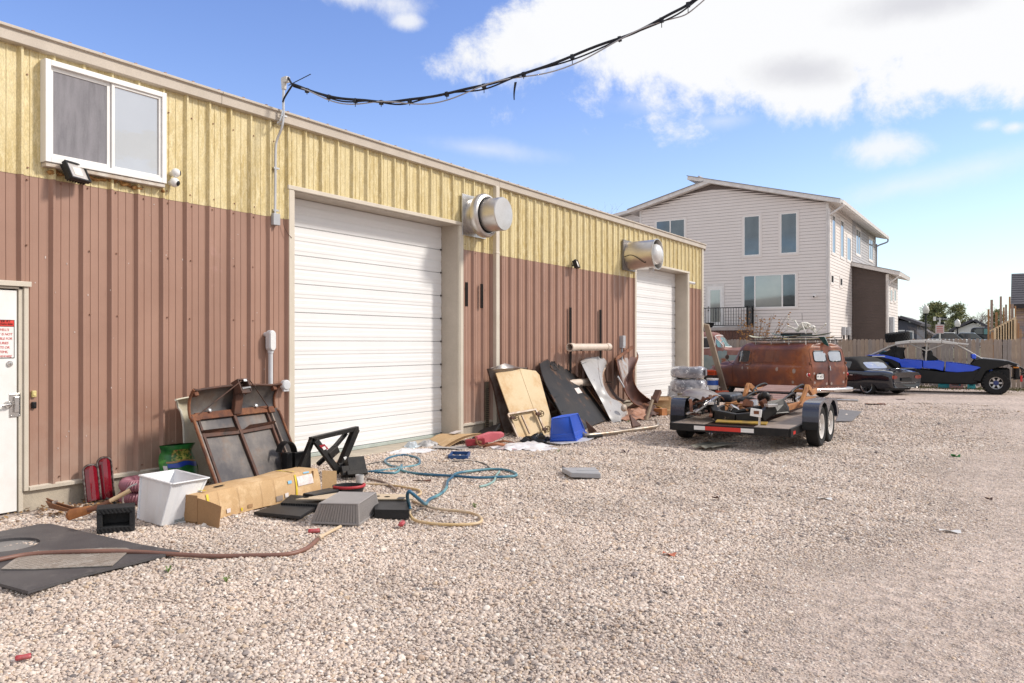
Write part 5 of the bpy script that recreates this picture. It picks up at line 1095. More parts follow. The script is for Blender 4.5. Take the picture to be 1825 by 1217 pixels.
# cream wooden panel with a castored frame, grey hood behind it
CRP = mat('cream_panel', (.64, .49, .29), .6, col2=(.58, .42, .22), scale=2.2, detail=8, col3=(.50, .27, .09), scale3=2.2, lo3=.50, hi3=.74, world=True)
A, B = G(922, 779), G(985, 773); Tp = WX(921, 656, .42); pl = Plane(A, B, Tp)
t = thing('cream_plywood', 'tall cream board stained brown at its foot, leaning behind a castored frame', 'board', ((A+B)/2))
slab(pl, [(883.5, 664.5), (921, 656), (925.5, 656.2), (968.2, 779), (924.5, 780)], .02).build('board', CRP, t, world=True, bevel=.003)
slab(pl, [(926, 656.4), (955, 660.6), (961.5, 668), (990, 772), (968.8, 779)], .02).build('board', CRP, t, world=True, bevel=.003)
slab(pl, [(883, 664), (921, 655.5), (920, 652), (906, 655)], .03, -.03).build('torn_top', mat('torn_edge', (.62, .56, .5), .8, col2=(.4, .25, .12), scale=20), t, world=True)
STL = mat('dull_steel', (.30, .26, .22), .5, .5, col2=(.2, .13, .09), scale=9); PUL = mat('wheel_rust', (.16, .10, .055), .6, .3, col2=(.26, .19, .08), scale=20)
t2 = thing('castored_frame', 'steel dolly frame with three spoked metal wheels standing against the cream board', 'dolly frame', G(926, 788))
for a, b, w in (((905, 738), (926, 787), .035), ((905, 738), (955.5, 729.5), .035), ((955, 731), (973, 772), .035), ((929.5, 740), (944, 773), .022)): MB().bar(pl.at(*a, .05), pl.at(*b, .05), w, .03, pl.n).build('frame_bar', STL, t2, bevel=.003, world=True)
for a, b in ((919, 744), (964, 737), (975.5, 764.5)):
    c = pl.at(a, b, .12); w = MB(); ax = (pl.n+Vector((-.1, -.55, -.1))).normalized(); e1 = ax.orthogonal().normalized(); e2 = ax.cross(e1)
    w.lathe([(.046, -.012), (.060, -.012), (.060, .012), (.046, .012)], 22, c, ax, closed=True); w.lathe([(.001, -.014), (.014, -.014), (.014, .014), (.001, .014)], 12, c, ax)
    for k in range(5): g_ = 2*PI*k/5; d = e1*math.cos(g_)+e2*math.sin(g_); w.bar(c+d*.012, c+d*.05, .012, .008, ax)
    w.build('wheel', PUL, t2, world=True, smooth=30)
    MB().bar(c-ax*.01+Vector((-.05, -.08, .0)), c-ax*.02, .05, .05, ax).build('wheel_fork', RUSTD, t2, world=True, bevel=.006)
A, B = G(899, 776), G(950, 770); pl2 = Plane(A+Vector((-.22, 0, 0)), B+Vector((-.22, 0, 0)), WX(893, 645, .2))
t = thing('grey_car_hood', 'bare grey car hood leaning on the wall behind the cream board', 'car hood', ((A+B)/2+Vector((-.2, 0, 0))))
F = ruled(pl2, [(864.5, 658, .10), (870, 668, .04), (879, 690), (888, 735), (899, 775)], [(935, 655, .10), (940, 668, .04), (945, 690), (950, 735), (955, 772)], 20, 24, .05, twist=lambda u, v: .06*max(0, .2-v)/.2)
GH = mat('grey_hood', (.30, .27, .25), .4, .4, col2=(.20, .17, .16), scale=3, col3=(.12, .06, .05), scale3=3, lo3=.5, hi3=.7, world=True, rvar=.1)
MB().sheet(F, 20, 24, .006).build('hood_panel', GH, t, smooth=40, world=True); MB().sheet(lambda u, v: F(u, 0)+(Vector((WX(893, 643, .34).x, (F(u, 0)).y, 1.30-.10*abs(u-.45)*2))-F(u, 0))*v*.9, 16, 3, .005).build('hood_nose', GH, t, smooth=40, world=True)
for k in (0, 1): MB().tube([F(k, j/20) for j in range(21)], .013, 8).build('hood_edge', RUSTD, t, smooth=50, world=True)
# perforated strip on the wall behind
a, b = WX(868, 690, .07), WX(876, 772, .07); t = thing('perforated_strip', 'dark perforated metal strip standing in the shade beside the downspout', 'metal strip', (.06, a.y, b.z))
MB().bb((0, -.05, -.1), (.01, .06, a.z-b.z+.1)).build('strip', mat('perforated', (.20, .16, .11), .6, .3), t)
k = MB()
for i in range(26):
    for j in range(4): k.box((.011, -.034+j*.025+(.012 if i % 2 else 0), -.08+i*.036), (.004, .012, .018))
k.build('strip_holes', DARKIN, t, kind='stuff')
# big dark hood
A, B = G(1041, 768), G(1087, 749); pl = Plane(A, B, WX(961.5, 647, .16))
t = thing('black_car_hood', 'big black primed car hood lying on its side against the wall with a white sticker', 'car hood', (A+B)/2)
DH = mat('black_primer', (.016, .016, .018), .5, .0, col2=(.045, .038, .035), scale=1.8, detail=9, lo=.42, hi=.68, col3=(.20, .10, .05), scale3=2.4, lo3=.56, hi3=.72, world=True, rvar=.1)
F = ruled(pl, [(961.5, 648), (969, 676), (985, 709), (1004, 745), (1024, 772)], [(1001, 627), (1028, 668), (1057, 708), (1086, 747)], 20, 30, .03)
MB().sheet(F, 20, 30, .006).build('hood_panel', DH, t, smooth=40, world=True)
MB().tube([F(1, j/24)+pl.n*.02 for j in range(25)], .024, 8).build('hood_edge', mat('edge_rust', (.16, .10, .07), .6, .2, col2=(.28, .12, .05), scale=5, world=True), t, smooth=50, world=True)
MB().tube([F(0, j/24) for j in range(25)], .014, 8).build('hood_edge', DH, t, smooth=50, world=True); MB().tube([F(j/16, 0) for j in range(17)], .012, 8).build('hood_edge', RUSTD, t, smooth=50, world=True)
for v in (.55, .74, .90): MB().bar(F(.04, v+.02)+pl.n*.012, F(.96, v-.02)+pl.n*.012, .014, .012, pl.n).build('pressed_rib', DH, t, world=True)
MB().sheet(lambda a, b: F(.60+.15*a, .535+.075*b)+pl.n*.014, 3, 3).build('white_sticker', PAPER, t, world=True)
MB().tube([F(.42+.14*math.cos(a), .16+.07*math.sin(a))+pl.n*.010 for a in [2*PI*k/24 for k in range(24)]], .012, 6, closed=True).lathe([(.001, .02), (.05, .015), (.06, 0)], 16, F(.44, .17), pl.n).build('pressed_stamp', DH, t, world=True, smooth=50)
# long grey strips between the cream board and the black hood
t = thing('sheet_metal_strip', 'narrow bare metal strip leaning between the cream board and the black hood', 'metal strip', G(1030, 775))
MB().bar(WX(967, 690, .35), WX(1020, 768, .9), .16, .012, pl.n).build('strip', GH, t, world=True, bevel=.004)
# white front fender
A, B = G(1092, 753), G(1122, 742); pl = Plane(A, B, WX(1036, 643, .22))
t = thing('white_car_fender', 'white car front fender with a rusty wheel arch leaning against the wall', 'car fender', (A+B)/2)
WF = mat('white_primer', (.42, .41, .405), .35, col2=(.31, .30, .295), scale=2, detail=8, col3=(.30, .14, .05), scale3=2.6, lo3=.64, hi3=.78, world=True, rvar=.1)
Lf = [(1034, 644), (1050, 676), (1070, 712), (1084, 740), (1092, 754)]; Rt = [(1090, 634), (1080, 652), (1073, 668), (1075, 690), (1089, 713), (1106, 718), (1117, 737), (1104, 756)]
F = ruled(pl, [(x, y, -.04) for x, y in Lf], [(x, y, .03) for x, y in Rt], 16, 40, .09)
MB().sheet(F, 16, 44, .006).build('fender_skin', WF, t, smooth=40, world=True)
TOPP = ruled(pl, [(1034, 644, -.04), (1050, 635, -.04), (1081, 619, -.04)], [(1036, 648, .0), (1060, 640, .05), (1090, 635, .03)], 8, 10, .02)
MB().sheet(TOPP, 8, 12, .006).build('fender_top', WF, t, smooth=40, world=True)
MB().tube([F(1, j/44)+pl.n*.01 for j in range(42)], .020, 8).build('arch_lip', mat('lip_rust', (.50, .42, .34), .6, col2=(.32, .15, .06), scale=7, world=True), t, smooth=50, world=True)
MB().tube([F(.42+.0*j, j/20*.5)+pl.n*.004 for j in range(21)], .012, 6).build('body_crease', WF, t, smooth=50, world=True)
INN = ruled(pl, [(x, y, .02) for x, y in Rt[:6]], [(1101, 640, -.30), (1098, 655, -.32), (1096, 672, -.33), (1098, 690, -.33), (1106, 706, -.32), (1118, 712, -.30)], 10, 30, -.03)
MB().sheet(INN, 10, 30, .006).build('inner_arch', mat('inner_rust', (.075, .055, .045), .6, col2=(.19, .09, .05), scale=4, detail=9, col3=(.30, .15, .07), scale3=3, lo3=.58, hi3=.7, world=True), t, smooth=40, world=True)
for a, b, r in ((1040.5, 641, .016), (1077, 637, .018), (1059, 677, .018), (1088, 732, .016)): MB().lathe([(.001, .001), (r, 0)], 14, pl.at(a, b, .085), pl.n).build('bolt_hole', RUSTD, t, world=True)
# rusty inner fender beside it
pl3 = Plane(G(1118, 740), G(1166, 725), WX(1098, 638, .30)); t = thing('rusty_car_fender', 'rusty dark inner fender panel propped behind the white fender', 'car fender', G(1145, 732))
RD2 = mat('rust_dark_panel', (.115, .048, .035), .55, .2, col2=(.065, .032, .028), scale=3, detail=9, col3=(.28, .12, .055), scale3=2.6, lo3=.55, hi3=.7, world=True)
F = ruled(pl3, [(1098, 638, -.05), (1101, 655), (1108, 680), (1118, 705), (1135, 722), (1156, 722)], [(1128, 618, -.05), (1137, 634, .05), (1131, 654, .1), (1128, 672, .1), (1137, 695, .06), (1160, 714, .02)], 14, 34, -.13)
MB().sheet(F, 14, 34, .006).build('fender_skin', RD2, t, smooth=40, world=True)
MB().tube([F(1, j/34) for j in range(35)], .016, 8).build('fender_edge', RUST, t, smooth=50, world=True); MB().tube([F(0, j/34) for j in range(35)], .014, 8).build('fender_edge', RUST, t, smooth=50, world=True)
MB().bar(pl3.at(1097, 640, .02), pl3.at(1129, 617, .02), .075, .04, pl3.n).build('top_flange', RUST, t, bevel=.006, world=True)
MB().sheet(lambda a, b: F(.18+.5*a, .06+.24*b)+pl3.n*.012, 6, 6).build('grey_patch', mat('grey_patch', (.36, .36, .37), .5, col2=(.25, .14, .08), scale=7, world=True), t, smooth=40, world=True)
MB().bar(pl3.at(1101, 671, .05), pl3.at(1112, 690, .05), .05, .03, pl3.n).build('grey_bracket', GREYP, t, world=True, bevel=.004)
# scrap at the foot of the fenders
t = thing('rusty_scrap_pile', 'crumpled rust eaten sheet metal at the foot of the white fender', 'scrap metal', G(1135, 745))
for i, (pts, z0) in enumerate(((((1112, 738), (1165, 730), (1172, 712), (1120, 716)), .05), (((1108, 748), (1150, 745), (1158, 728), (1118, 728)), .03), (((1150, 745), (1178, 735), (1176, 716), (1156, 722)), .06))):
    P_ = [G(*p, z0) for p in pts]; f = bilin(*P_)
    mb = MB().sheet(lambda u, v: f(u, v)+Vector((0, 0, .10*math.sin(PI*u)*math.sin(PI*v)+.05*mnoise.noise(Vector((u*5, v*5, i*3.3))))), 14, 12, .006); crumple(mb, .03, 6, i); mb.build('crumpled_sheet', (RUST, mat('pink_rust', (.42, .24, .17), .8, col2=(.30, .13, .07), scale=7, world=True), RUSTD)[i], t, smooth=30, world=True)
MB().bar(G(1152, 748, .02), WX(1163, 712, 1.6), .05, .05).build('scrap_bar', mat('pale_bar', (.38, .30, .22), .7), t, world=True); q = WX(1170, 707, 1.5); MB().bar(q+Vector((0, -.15, -.1)), q+Vector((.0, .12, .12)), .14, .09).build('scrap_bracket', RUSTD, t, world=True, bevel=.008)
q = WX(1112, 727, 1.1); MB().ball(q, .10, 14, (.6, 1, .8)).build('round_cup', mat('cup_pale', (.46, .41, .35), .5, col2=(.32, .18, .1), scale=9), t, world=True, smooth=60)
# bent bumper bar with brackets
t = thing('bumper_bar', 'bent dull steel bumper bar with two rusty brackets lying on the gravel', 'car bumper', G(1100, 770))
P_ = smooth_pts([G(1036, 763, .10), G(1038, 770, .07), G(1045, 775.5, .05), G(1090, 771, .05), G(1135, 765, .05), G(1165, 760.5, .06), G(1172, 757, .08), G(1169, 749, .12)], 6)
MB().tube(P_, .035, 8).build('bar', mat('dull_chrome', (.42, .38, .33), .4, .6, col2=(.32, .24, .17), scale=9), t, smooth=50, world=True)
for a, b, c in (((1043, 748), (1063, 767), (1048, 769)), ((1121, 741), (1141, 760), (1126, 763))):
    A_, B_, C_ = WX(*a, 1.75), G(*b, .03), G(*c, .03); n_ = (B_-A_).cross(C_-A_).normalized(); MB().add([A_, B_, C_, A_-n_*.04, B_-n_*.04, C_-n_*.04], [(0, 1, 2), (5, 4, 3), (0, 1, 4, 3), (1, 2, 5, 4), (2, 0, 3, 5)]).build('bracket', RUSTD, t, world=True)
# cardboard box, broken, beyond the scrap
c = G(1186, 733); t = thing('cardboard_box', 'torn open cardboard box beyond the rusty scrap by the small roller door', 'box', (c.x-.2, c.y+.2, 0), rz=.5)
for a, b in (((-.22, -.2, 0), (.22, -.19, .34)), ((-.22, .19, 0), (.22, .2, .34)), ((-.22, -.19, 0), (-.21, .19, .34)), ((.21, -.19, 0), (.22, .19, .34))): MB().bb(a, b).build('box_side', CARD, t)
MB().sheet(lambda u, v: Vector((.22+.18*u, -.15+.3*v, .33-.1*u)), 3, 3, .005).build('box_flap', CARD, t); MB().sheet(lambda u, v: Vector((-.15+.3*u, -.2-.2*v, .33-.06*v)), 3, 3, .005).build('box_flap', CARDI, t)
for i, (px, py, w, l, h, lab) in enumerate(((1193, 738, .30, .20, .10, 'small broken cardboard piece in front of the wrapped seats'), (1177, 740, .22, .22, .16, 'yellow brown scrap of board beside the torn cardboard box'))):
    c = G(px, py); t = thing('board_scrap', lab, 'board scrap', c, rz=.4+i); MB().box((0, 0, h*.5), (w, l, h)).build('scrap_block', CARD if i == 0 else WOODO, t, bevel=.004); MB().box((.1, .1, h+.01), (w*.7, l*.5, .012), Matrix.Rotation(.3, 4, 'Y')).build('scrap_board', mat('yellow_board', (.58, .38, .12), .7), t)
# flat cardboard, pink metal, bags, trays
t = thing('flat_cardboard', 'flattened cardboard sheets bent up at one end by the door apron', 'cardboard', G(800, 790))
A, B, Cc, D_ = G(766, 783, .03), G(790, 797, .01), G(815, 783, .09), G(846, 765, .22); E_ = G(795, 776, .06)
for k in range(3):
    o = Vector((.02*k, .01*k, -.012*k)); MB().sheet(lambda u, v: bilin(A, B, D_+Vector((.12, .0, -.03)), E_+Vector((0, .1, .03)))(v, u)+o+Vector((0, 0, .05*math.sin(u*PI)-.03*u)), 8, 6, .006).build('cardboard_sheet', CARD if k != 1 else CARDI, t, smooth=30, world=True)
MB().sheet(lambda u, v: bilin(A, B, D_+Vector((.12, .0, -.03)), E_+Vector((0, .1, .03)))(.35+.25*v, .55+.3*u)+Vector((0, 0, .06)), 4, 4).build('white_patch', PAPER, t, world=True)
litter(804, 799, .55, .35, mat('grey_card', (.40, .37, .35), .7), 'grey_sheet', 'grey sheet lying under the flattened cardboard', 'sheet', .02, .5)
PK = mat('pink_metal', (.52, .13, .15), .6, col2=(.42, .08, .10), scale=4, col3=(.30, .16, .12), scale3=4, lo3=.62, hi3=.72)
t = thing('pink_metal_part', 'faded pink red metal bracket among brown scrap below the grey hood', 'metal part', G(870, 788))
a, b = WX(846, 783, 1.0), WX(893, 772, 1.05); MB().add([a+Vector((0, -.02, -.04)), a+Vector((0, .0, .05)), a.lerp(b, .5)+Vector((0, 0, .075)), b+Vector((0, 0, .03)), b+Vector((0, 0, -.01)), a.lerp(b, .55)+Vector((0, 0, -.05))]+[p+Vector((.05, .02, .0)) for p in (a+Vector((0, -.02, -.06)), a+Vector((0, .0, .05)), a.lerp(b, .5)+Vector((0, 0, .06)), b, b+Vector((0, 0, -.05)), a.lerp(b, .55)+Vector((0, 0, -.1)))], [(0, 1, 2, 3, 4, 5), (6, 7, 8, 9, 10, 11)]+[(i, (i+1) % 6, 6+(i+1) % 6, 6+i) for i in range(6)]).build('bracket', PK, t, world=True, bevel=.006)
MB().bar(a+Vector((-.1, -.1, -.05)), a+Vector((.1, .12, -.03)), .12, .10).build('red_block', mat('dark_red', (.28, .02, .03), .5), t, world=True, bevel=.01); MB().tube(smooth_pts([a+Vector((.1, -.12, .05)), a+Vector((.14, -.1, -.06)), a+Vector((.2, .0, -.09))], 6), .014, 7).build('hook', RUST, t, world=True, smooth=50)
for i, (a, b, c_) in enumerate(((838, 792, 868), (862, 795, 905), (880, 790, 915))):
    P_ = smooth_pts([G(a, b, .03), G((a+c_)/2, b-4, .10), G(c_, b-1, .02)], 6); tag(MB().tube(P_, .03-.006*i, 8).build('scrap_tube', RUST if i != 1 else mat('orange_scrap_tube', (.40, .16, .08), .7), smooth=50), ('dark rusty tube below the pink metal part', 'orange brown bent tube in front of the pink metal part', 'rusty bent tube between the pink metal and the castored frame')[i], 'scrap metal')
t = thing('dark_tray', 'black glossy tray leaning in the shade behind the pink metal part', 'tray', G(868, 770)); q = WX(868, 770, .45); MB(T(q) @ Euler((.2, -.35, .3)).to_matrix().to_4x4()).bb((-.2, -.28, -.02), (.2, .28, .02)).bb((-.2, -.28, .0205), (.2, -.25, .05)).build('tray_body', BLACK, t, world=True, bevel=.006)
PLW = mat('white_film', (.74, .73, .74), .35, col2=(.64, .62, .64), scale=5, trans=.0)
def crumpled_bag(px, py, w, l, h, m_, name, lab, cat, seed, rz=0.0):
    c = G(px, py); mb = MB()
    mb.sheet(lambda u, v: Vector(((u-.5)*w, (v-.5)*l, h*math.sin(PI*u)**.7*math.sin(PI*v)**.7*(.55+.45*mnoise.noise(Vector((u*5, v*5, seed))))+.012)), 26, 26, .003); crumple(mb, .045*max(h, .06)/.12, 9, seed)
    mb.v = [tuple(c+(RZ(rz) @ Vector(p))) for p in mb.v]; mb.v = [(x, y, max(.004, z)) for x, y, z in mb.v]; return tag(mb.build(name, m_, smooth=35), lab, cat)
crumpled_bag(930, 797, .50, .95, .10, PLW, 'plastic_bag', 'white and pale pink plastic bags lying in front of the castored frame', 'plastic bag', 1, -.25); crumpled_bag(960, 801, .35, .5, .05, PLW, 'plastic_bag', 'flat white plastic sheet end nearest the blue bin', 'plastic bag', 5, -.3)
crumpled_bag(955, 787, .42, .55, .20, mat('black_film', (.015, .015, .018), .3), 'plastic_bag', 'crumpled black plastic bag at the foot of the castored frame', 'plastic bag', 2, .3)
crumpled_bag(910, 800, .3, .35, .05, mat('pink_film', (.66, .50, .52), .4), 'plastic_bag', 'pale pink plastic film at the near end of the white bags', 'plastic bag', 9, .3)
crumpled_bag(722, 806, .35, .55, .05, PLW, 'plastic_wrap', 'white plastic wrap on the gravel left of the dark crumpled film', 'plastic wrap', 3, .2); crumpled_bag(752, 805, .3, .45, .04, PLW, 'plastic_wrap', 'flat white plastic wrap near the flattened cardboard', 'plastic wrap', 7, .1)
crumpled_bag(735, 798, .22, .25, .14, mat('clear_film', (.35, .42, .46), .15, col2=(.6, .62, .64), scale=12), 'clear_packaging', 'upright crumpled clear packaging against the door apron', 'packaging', 4); crumpled_bag(762, 794, .3, .4, .10, mat('grey_film', (.20, .19, .19), .4, col2=(.45, .44, .43), scale=12), 'grey_packaging', 'crumpled grey packaging between the clear film and flat cardboard', 'packaging', 6)
def shallow_tray(name, px, lab, cat, z, m_, inner, rim=.03):
    P_ = [G(a, b, z) for a, b in px]; c = bottom(P_); t = thing(name, lab, cat, (c.x, c.y, 0)); Q = [Vector((p.x, p.y, .01)) for p in P_]
    for i in range(4): MB().bar(P_[i]-Vector((0, 0, .012)), P_[(i+1) % 4]-Vector((0, 0, .012)), .025, z+.0).build('tray_side', m_, t, world=True, bevel=.004)
    MB().add([c+(p-c)*.97+Vector((0, 0, .012-p.z if False else 0)) for p in Q], [(0, 1, 2, 3)]).build('tray_floor', inner, t, world=True)
shallow_tray('blue_tray', ((800, 813), (832, 813.5), (837, 806), (806, 805.5)), 'shallow blue plastic tray on the gravel before the flattened cardboard', 'tray', .05, mat('blue_tray', (.015, .07, .22), .4), mat('blue_tray_inner', (.05, .09, .17), .5))
t, c = flat('grey_slab', ((1018, 842), (1071, 844), (1061, 832.5), (1001, 833)), .07, .06, mat('grey_slab', (.40, .40, .41), .5, col2=(.34, .34, .35), scale=5), 'light grey plastic slab lying on the open gravel', 'plastic slab', .008)
MB().bar(G(1020, 842.5, .04)-t.location, G(1002, 833.5, .04)-t.location, .012, .05).build('slab_edge', mat('slab_edge', (.12, .12, .125), .5), t); MB().bar(G(1028, 838.5, .071)-t.location, G(1068, 838, .071)-t.location, .03, .006).build('slab_groove', MATS['grey_slab'], t)
# upturned blue bin with the white sheet below
flat('white_sheet', ((968, 787), (1000, 791), (1048, 785), (1068, 775), (1050, 772)), .012, .01, mat('white_sheet', (.60, .58, .58), .5), 'flat white sheet lying under the upturned blue bin', 'sheet')
def blue_bin():
    zt = .45; BB = [G(982.5, 787.5), G(1030, 784.5), G(1042, 774.5)]; TT = [G(983.5, 745.5, zt), G(1014, 741.5, zt), G(1029.5, 737.5, zt)]
    BB = [G(983, 788), G(1026, 787), G(1044, 776)]; TT = [G(984, 745.5, zt), G(1014.5, 741.5, zt), G(1029.5, 737, zt)]
    for Q in (BB, TT): Q.append(Q[0]+Q[2]-Q[1])
    c = bottom(BB); BL = mat('bin_blue', (.012, .085, .52), .38, col2=(.010, .075, .46), scale=3, grain=.04)
    t = thing('blue_bin', 'upturned bright blue plastic bin between the cream board and the bumper bar', 'bin', c)
    MB().add(TT, [(0, 1, 2, 3)]).build('bin_base', BL, t, world=True)
    for i in range(4):
        f = bilin(BB[i], BB[(i+1) % 4], TT[(i+1) % 4], TT[i]); nn = (BB[(i+1) % 4]-BB[i]).cross(TT[i]-BB[i]).normalized(); nn = nn if nn.dot(BB[i]-c) > 0 else -nn
        MB().sheet(lambda u, v: f(u, v)+nn*(.022 if v < .16 else (.010 if v < .34 else 0)), 8, 50).build('bin_side', BL, t, world=True)
        MB().tube([BB[i]+(BB[i]-c)*.05, TT[i]-Vector((0, 0, .004))], .014, 8).build('corner', BL, t, smooth=60, world=True); MB().tube([TT[i], TT[(i+1) % 4]], .010, 8).build('bin_edge', BL, t, smooth=60, world=True); MB().bar(BB[i]+(BB[i]-c)*.06+Vector((0, 0, .03)), BB[(i+1) % 4]+(BB[(i+1) % 4]-c)*.06+Vector((0, 0, .03)), .02, .05).build('bin_rim', BL, t, bevel=.005, world=True)
blue_bin()
c = G(1060, 778, .03); tag(MB().tube([G(1048, 779, .03), G(1073, 776, .03)], .022, 8).build('dark_rod', RUBBER, smooth=50), 'short black rod on the gravel right of the blue bin', 'rod')
# wrapped seats
def wrapped(): 
    c = G(1224, 727); PLS = mat('clear_wrap', (.42, .42, .45), .16, col2=(.17, .17, .20), scale=3.5, detail=8, lo=.4, hi=.6, col3=(.80, .80, .80), scale3=9, lo3=.56, hi3=.64, bump=.012, bscale=10, coat=.5); SG = mat('seat_grey', (.15, .15, .17), .7)  # white streaks in the film colour paint its highlights over the dark seats
    t = thing('wrapped_seats', 'stack of grey seats wrapped in clear plastic film by the corner of the shop', 'wrapped seats', (c.x-.05, c.y+.25, 0), rz=YAW*.5); t.scale = (1.08, 1.08, 1.0)
    for k, (z0, z1, r) in enumerate(((.02, .36, .43), (.37, .74, .42), (.75, 1.06, .40))):
        def f(u, v, z0=z0, z1=z1, r=r, k=k):
            a = 2*PI*u; b = -PI/2+PI*v; e = lambda x, p: math.copysign(abs(x)**p, x)
            q = Vector((r*e(math.cos(a), .5)*e(math.cos(b), .35), r*.92*e(math.sin(a), .5)*e(math.cos(b), .35), (z0+z1)/2+(z1-z0)/2*e(math.sin(b), .55)))
            return q+mnoise.noise_vector(q*4.5+Vector((k*9, 0, 0)))*.030
        MB().sheet(f, 40, 20).build('wrapped_bundle', PLS, t, smooth=60)
    MB().bb((.395, -.30, .82), (.425, .30, 1.0)).build('seat_back', SG, t, bevel=.05, seg=4)
    sk = MB(); sk.sheet(lambda u, v: Vector(((.44+.05*v+.03*math.sin(u*40))*math.cos(2*PI*u), (.42+.05*v+.03*math.cos(u*34))*math.sin(2*PI*u), .55-.55*v)), 70, 6); crumple(sk, .03, 6, 3); sk.build('loose_skirt', PLS, t, smooth=50)
wrapped()
c = G(1216, 748); t = thing('screw_jack', 'rusty floor stand with a flat round top in front of the wrapped seats', 'stand', (c.x, c.y, 0))
MB().lathe([(.001, .50), (.10, .50), (.10, .53), (.105, .54), (.105, .575), (.001, .58)], 22).build('stand_top', mat('stand_top', (.20, .17, .13), .6), t, smooth=40); MB().cyl((0, 0, .05), (0, 0, .50), .035, n=12).build('stand_post', mat('yellow_rust', (.40, .22, .05), .6), t, smooth=40); MB().lathe([(.16, 0), (.15, .03), (.05, .09), (.04, .2)], 18).build('stand_foot', RUST, t, smooth=40)
# leaning plank and the paint things behind
t = thing('wood_plank', 'long pale plank leaning against the far corner of the shop', 'plank', G(1293, 698)); a, b = WYp(1249, 577, 23.9), WYp(1296, 697, 24.0); a = Vector((.12, 23.84, WX(1249, 577, .12).z)); b = G(1293, 702); MB().bar(a, b, .05, .20, (1, -.6, .2)).build('plank_board', mat('pale_plank', (.46, .39, .31), .7, col2=(.38, .31, .24), scale=3, stretch=(1, 1, .2)), t, world=True, bevel=.004)
c = G(1270, 706); t = thing('paint_bucket', 'white paint bucket with a blue band behind the wrapped seats', 'bucket', (c.x, c.y, .22)); MB().lathe([(.15, 0), (.17, .14), (.17, .30), (.185, .30), (.185, .34), (.001, .34)], 24).build('bucket_body', WHITE, t, smooth=40); MB().lathe([(.173, .13), (.176, .28)], 24).build('blue_band', mat('bucket_blue', (.02, .09, .4), .4), t, smooth=40)
c = G(1256, 712); t = thing('metal_keg', 'squat brown metal drum under the paint bucket', 'drum', (c.x, c.y, 0)); MB().lathe([(.16, 0), (.2, .04), (.21, .15), (.18, .22), (.001, .23)], 22).build('drum_body', STL, t, smooth=40)
c = WYp(1262, 664, 25.2); t = thing('orange_case', 'bright orange plastic case on the dark boxes by the van front', 'case', (c.x, c.y, c.z-.08)); MB().bb((-.30, -.12, 0), (.26, .12, .17)).build('case_body', mat('case_orange', (.75, .09, .02), .4), t, bevel=.02); MB().bb((-.28, -.121, .07), (.24, -.125, .085)).build('case_seam', BLACK, t)
t2 = thing('tool_chest', 'dark chest standing under the orange case', 'chest', (c.x-.05, c.y, 0)); MB().bb((-.36, -.22, 0), (.32, .22, c.z-.09)).build('chest_body', mat('dark_chest', (.05, .045, .042), .6, col2=(.12, .10, .08), scale=5), t2, bevel=.012); MB().bb((-.33, -.23, .1), (.29, -.2205, .3)).build('chest_drawer', BLACK, t2); MB().bb((-.33, -.23, .34), (.29, -.2205, .5)).build('chest_drawer', BLACK, t2)
for i, (px, py, w, lab) in enumerate(((1287, 705, .28, 'orange red machine housing at the foot of the plank'), (1275, 712, .4, 'flat rusty sheet metal piece in front of the plank foot'))):
    c = G(px, py); t = thing('red_part' if i == 0 else 'rusty_plate', lab, 'machine part' if i == 0 else 'scrap metal', c, rz=.5); MB().bb((-w*.7, -.12, 0), (w*.7, .12, .16 if i == 0 else .05)).build('part_body', mat('orange_red', (.62, .10, .03), .5) if i == 0 else RUST, t, bevel=.02 if i == 0 else .004); MB().cyl((-.05, -.05, .1), (-.05, .05, .24 if i == 0 else .1), .05, n=12).build('knob', RUSTD, t, smooth=40)
# strip under the trailer and the grey ground sheet on the right
t = thing('corrugated_strip', 'bent grey green metal strip lying on the gravel below the trailer', 'metal strip', G(1275, 795))
A, B, Cc, D_ = G(1231, 797, .03), G(1270, 800, .03), G(1318, 789, .04), G(1262, 788, .05); MB().sheet(lambda u, v: bilin(A, B, Cc, D_)(u, v)+Vector((0, 0, .05*abs(((u*2.2) % 1)-.5)*(1.4-v))), 22, 6, .004).build('strip_sheet', mat('grey_green', (.10, .11, .10), .5, col2=(.24, .22, .17), scale=3, world=True), t, world=True)
flat('ground_sheet', ((1490, 750), (1518, 750), (1536, 733), (1496, 729)), .02, .015, mat('ground_sheet', (.19, .18, .18), .7), 'flat grey sheet on the gravel right of the trailer wheels', 'sheet')
litter(1560, 720, .5, .3, RUST, 'rusty_scrap', 'rust coloured scrap on the lane in front of the black sports car', ang=.3); litter(1605, 712, .25, .12, RUSTD, 'dark_scrap', 'dark scrap on the lane below the off road buggy', ang=.2)
# ------------------------------------------------------------------ vehicles
def lofted(keys, na=8, nr=6, mirror=True):
    """keys: half sections (lists of (x, y, z), bottom to top); returns the refined half grid"""
    K = [[Vector(p) for p in k] for k in keys]
    def cr(P, n):
        P = [P[0]*2-P[1]]+P+[P[-1]*2-P[-2]]; out = []
        for i in range(1, len(P)-2):
            a, b, c, d = P[i-1:i+3]; 
            if (c-b).length < 1e-6: out += [b.copy() for _ in range(n)]; continue
            for k in range(n):
                t = k/n; m0, m1 = (c-a)*.5, (d-b)*.5
                l = (c-b).length
                m0 = m0*min(1, 1.2*l/max(m0.length, 1e-9)); m1 = m1*min(1, 1.2*l/max(m1.length, 1e-9))
                out.append(b*(2*t**3-3*t*t+1)+m0*(t**3-2*t*t+t)+c*(-2*t**3+3*t*t)+m1*(t**3-t*t))
        return out+[P[-2]]
    R = [cr(k, nr) for k in K]
    cols = [cr([R[i][j] for i in range(len(R))], na) for j in range(len(R[0]))]
    return [[cols[j][i] for j in range(len(cols))] for i in range(len(cols[0]))]
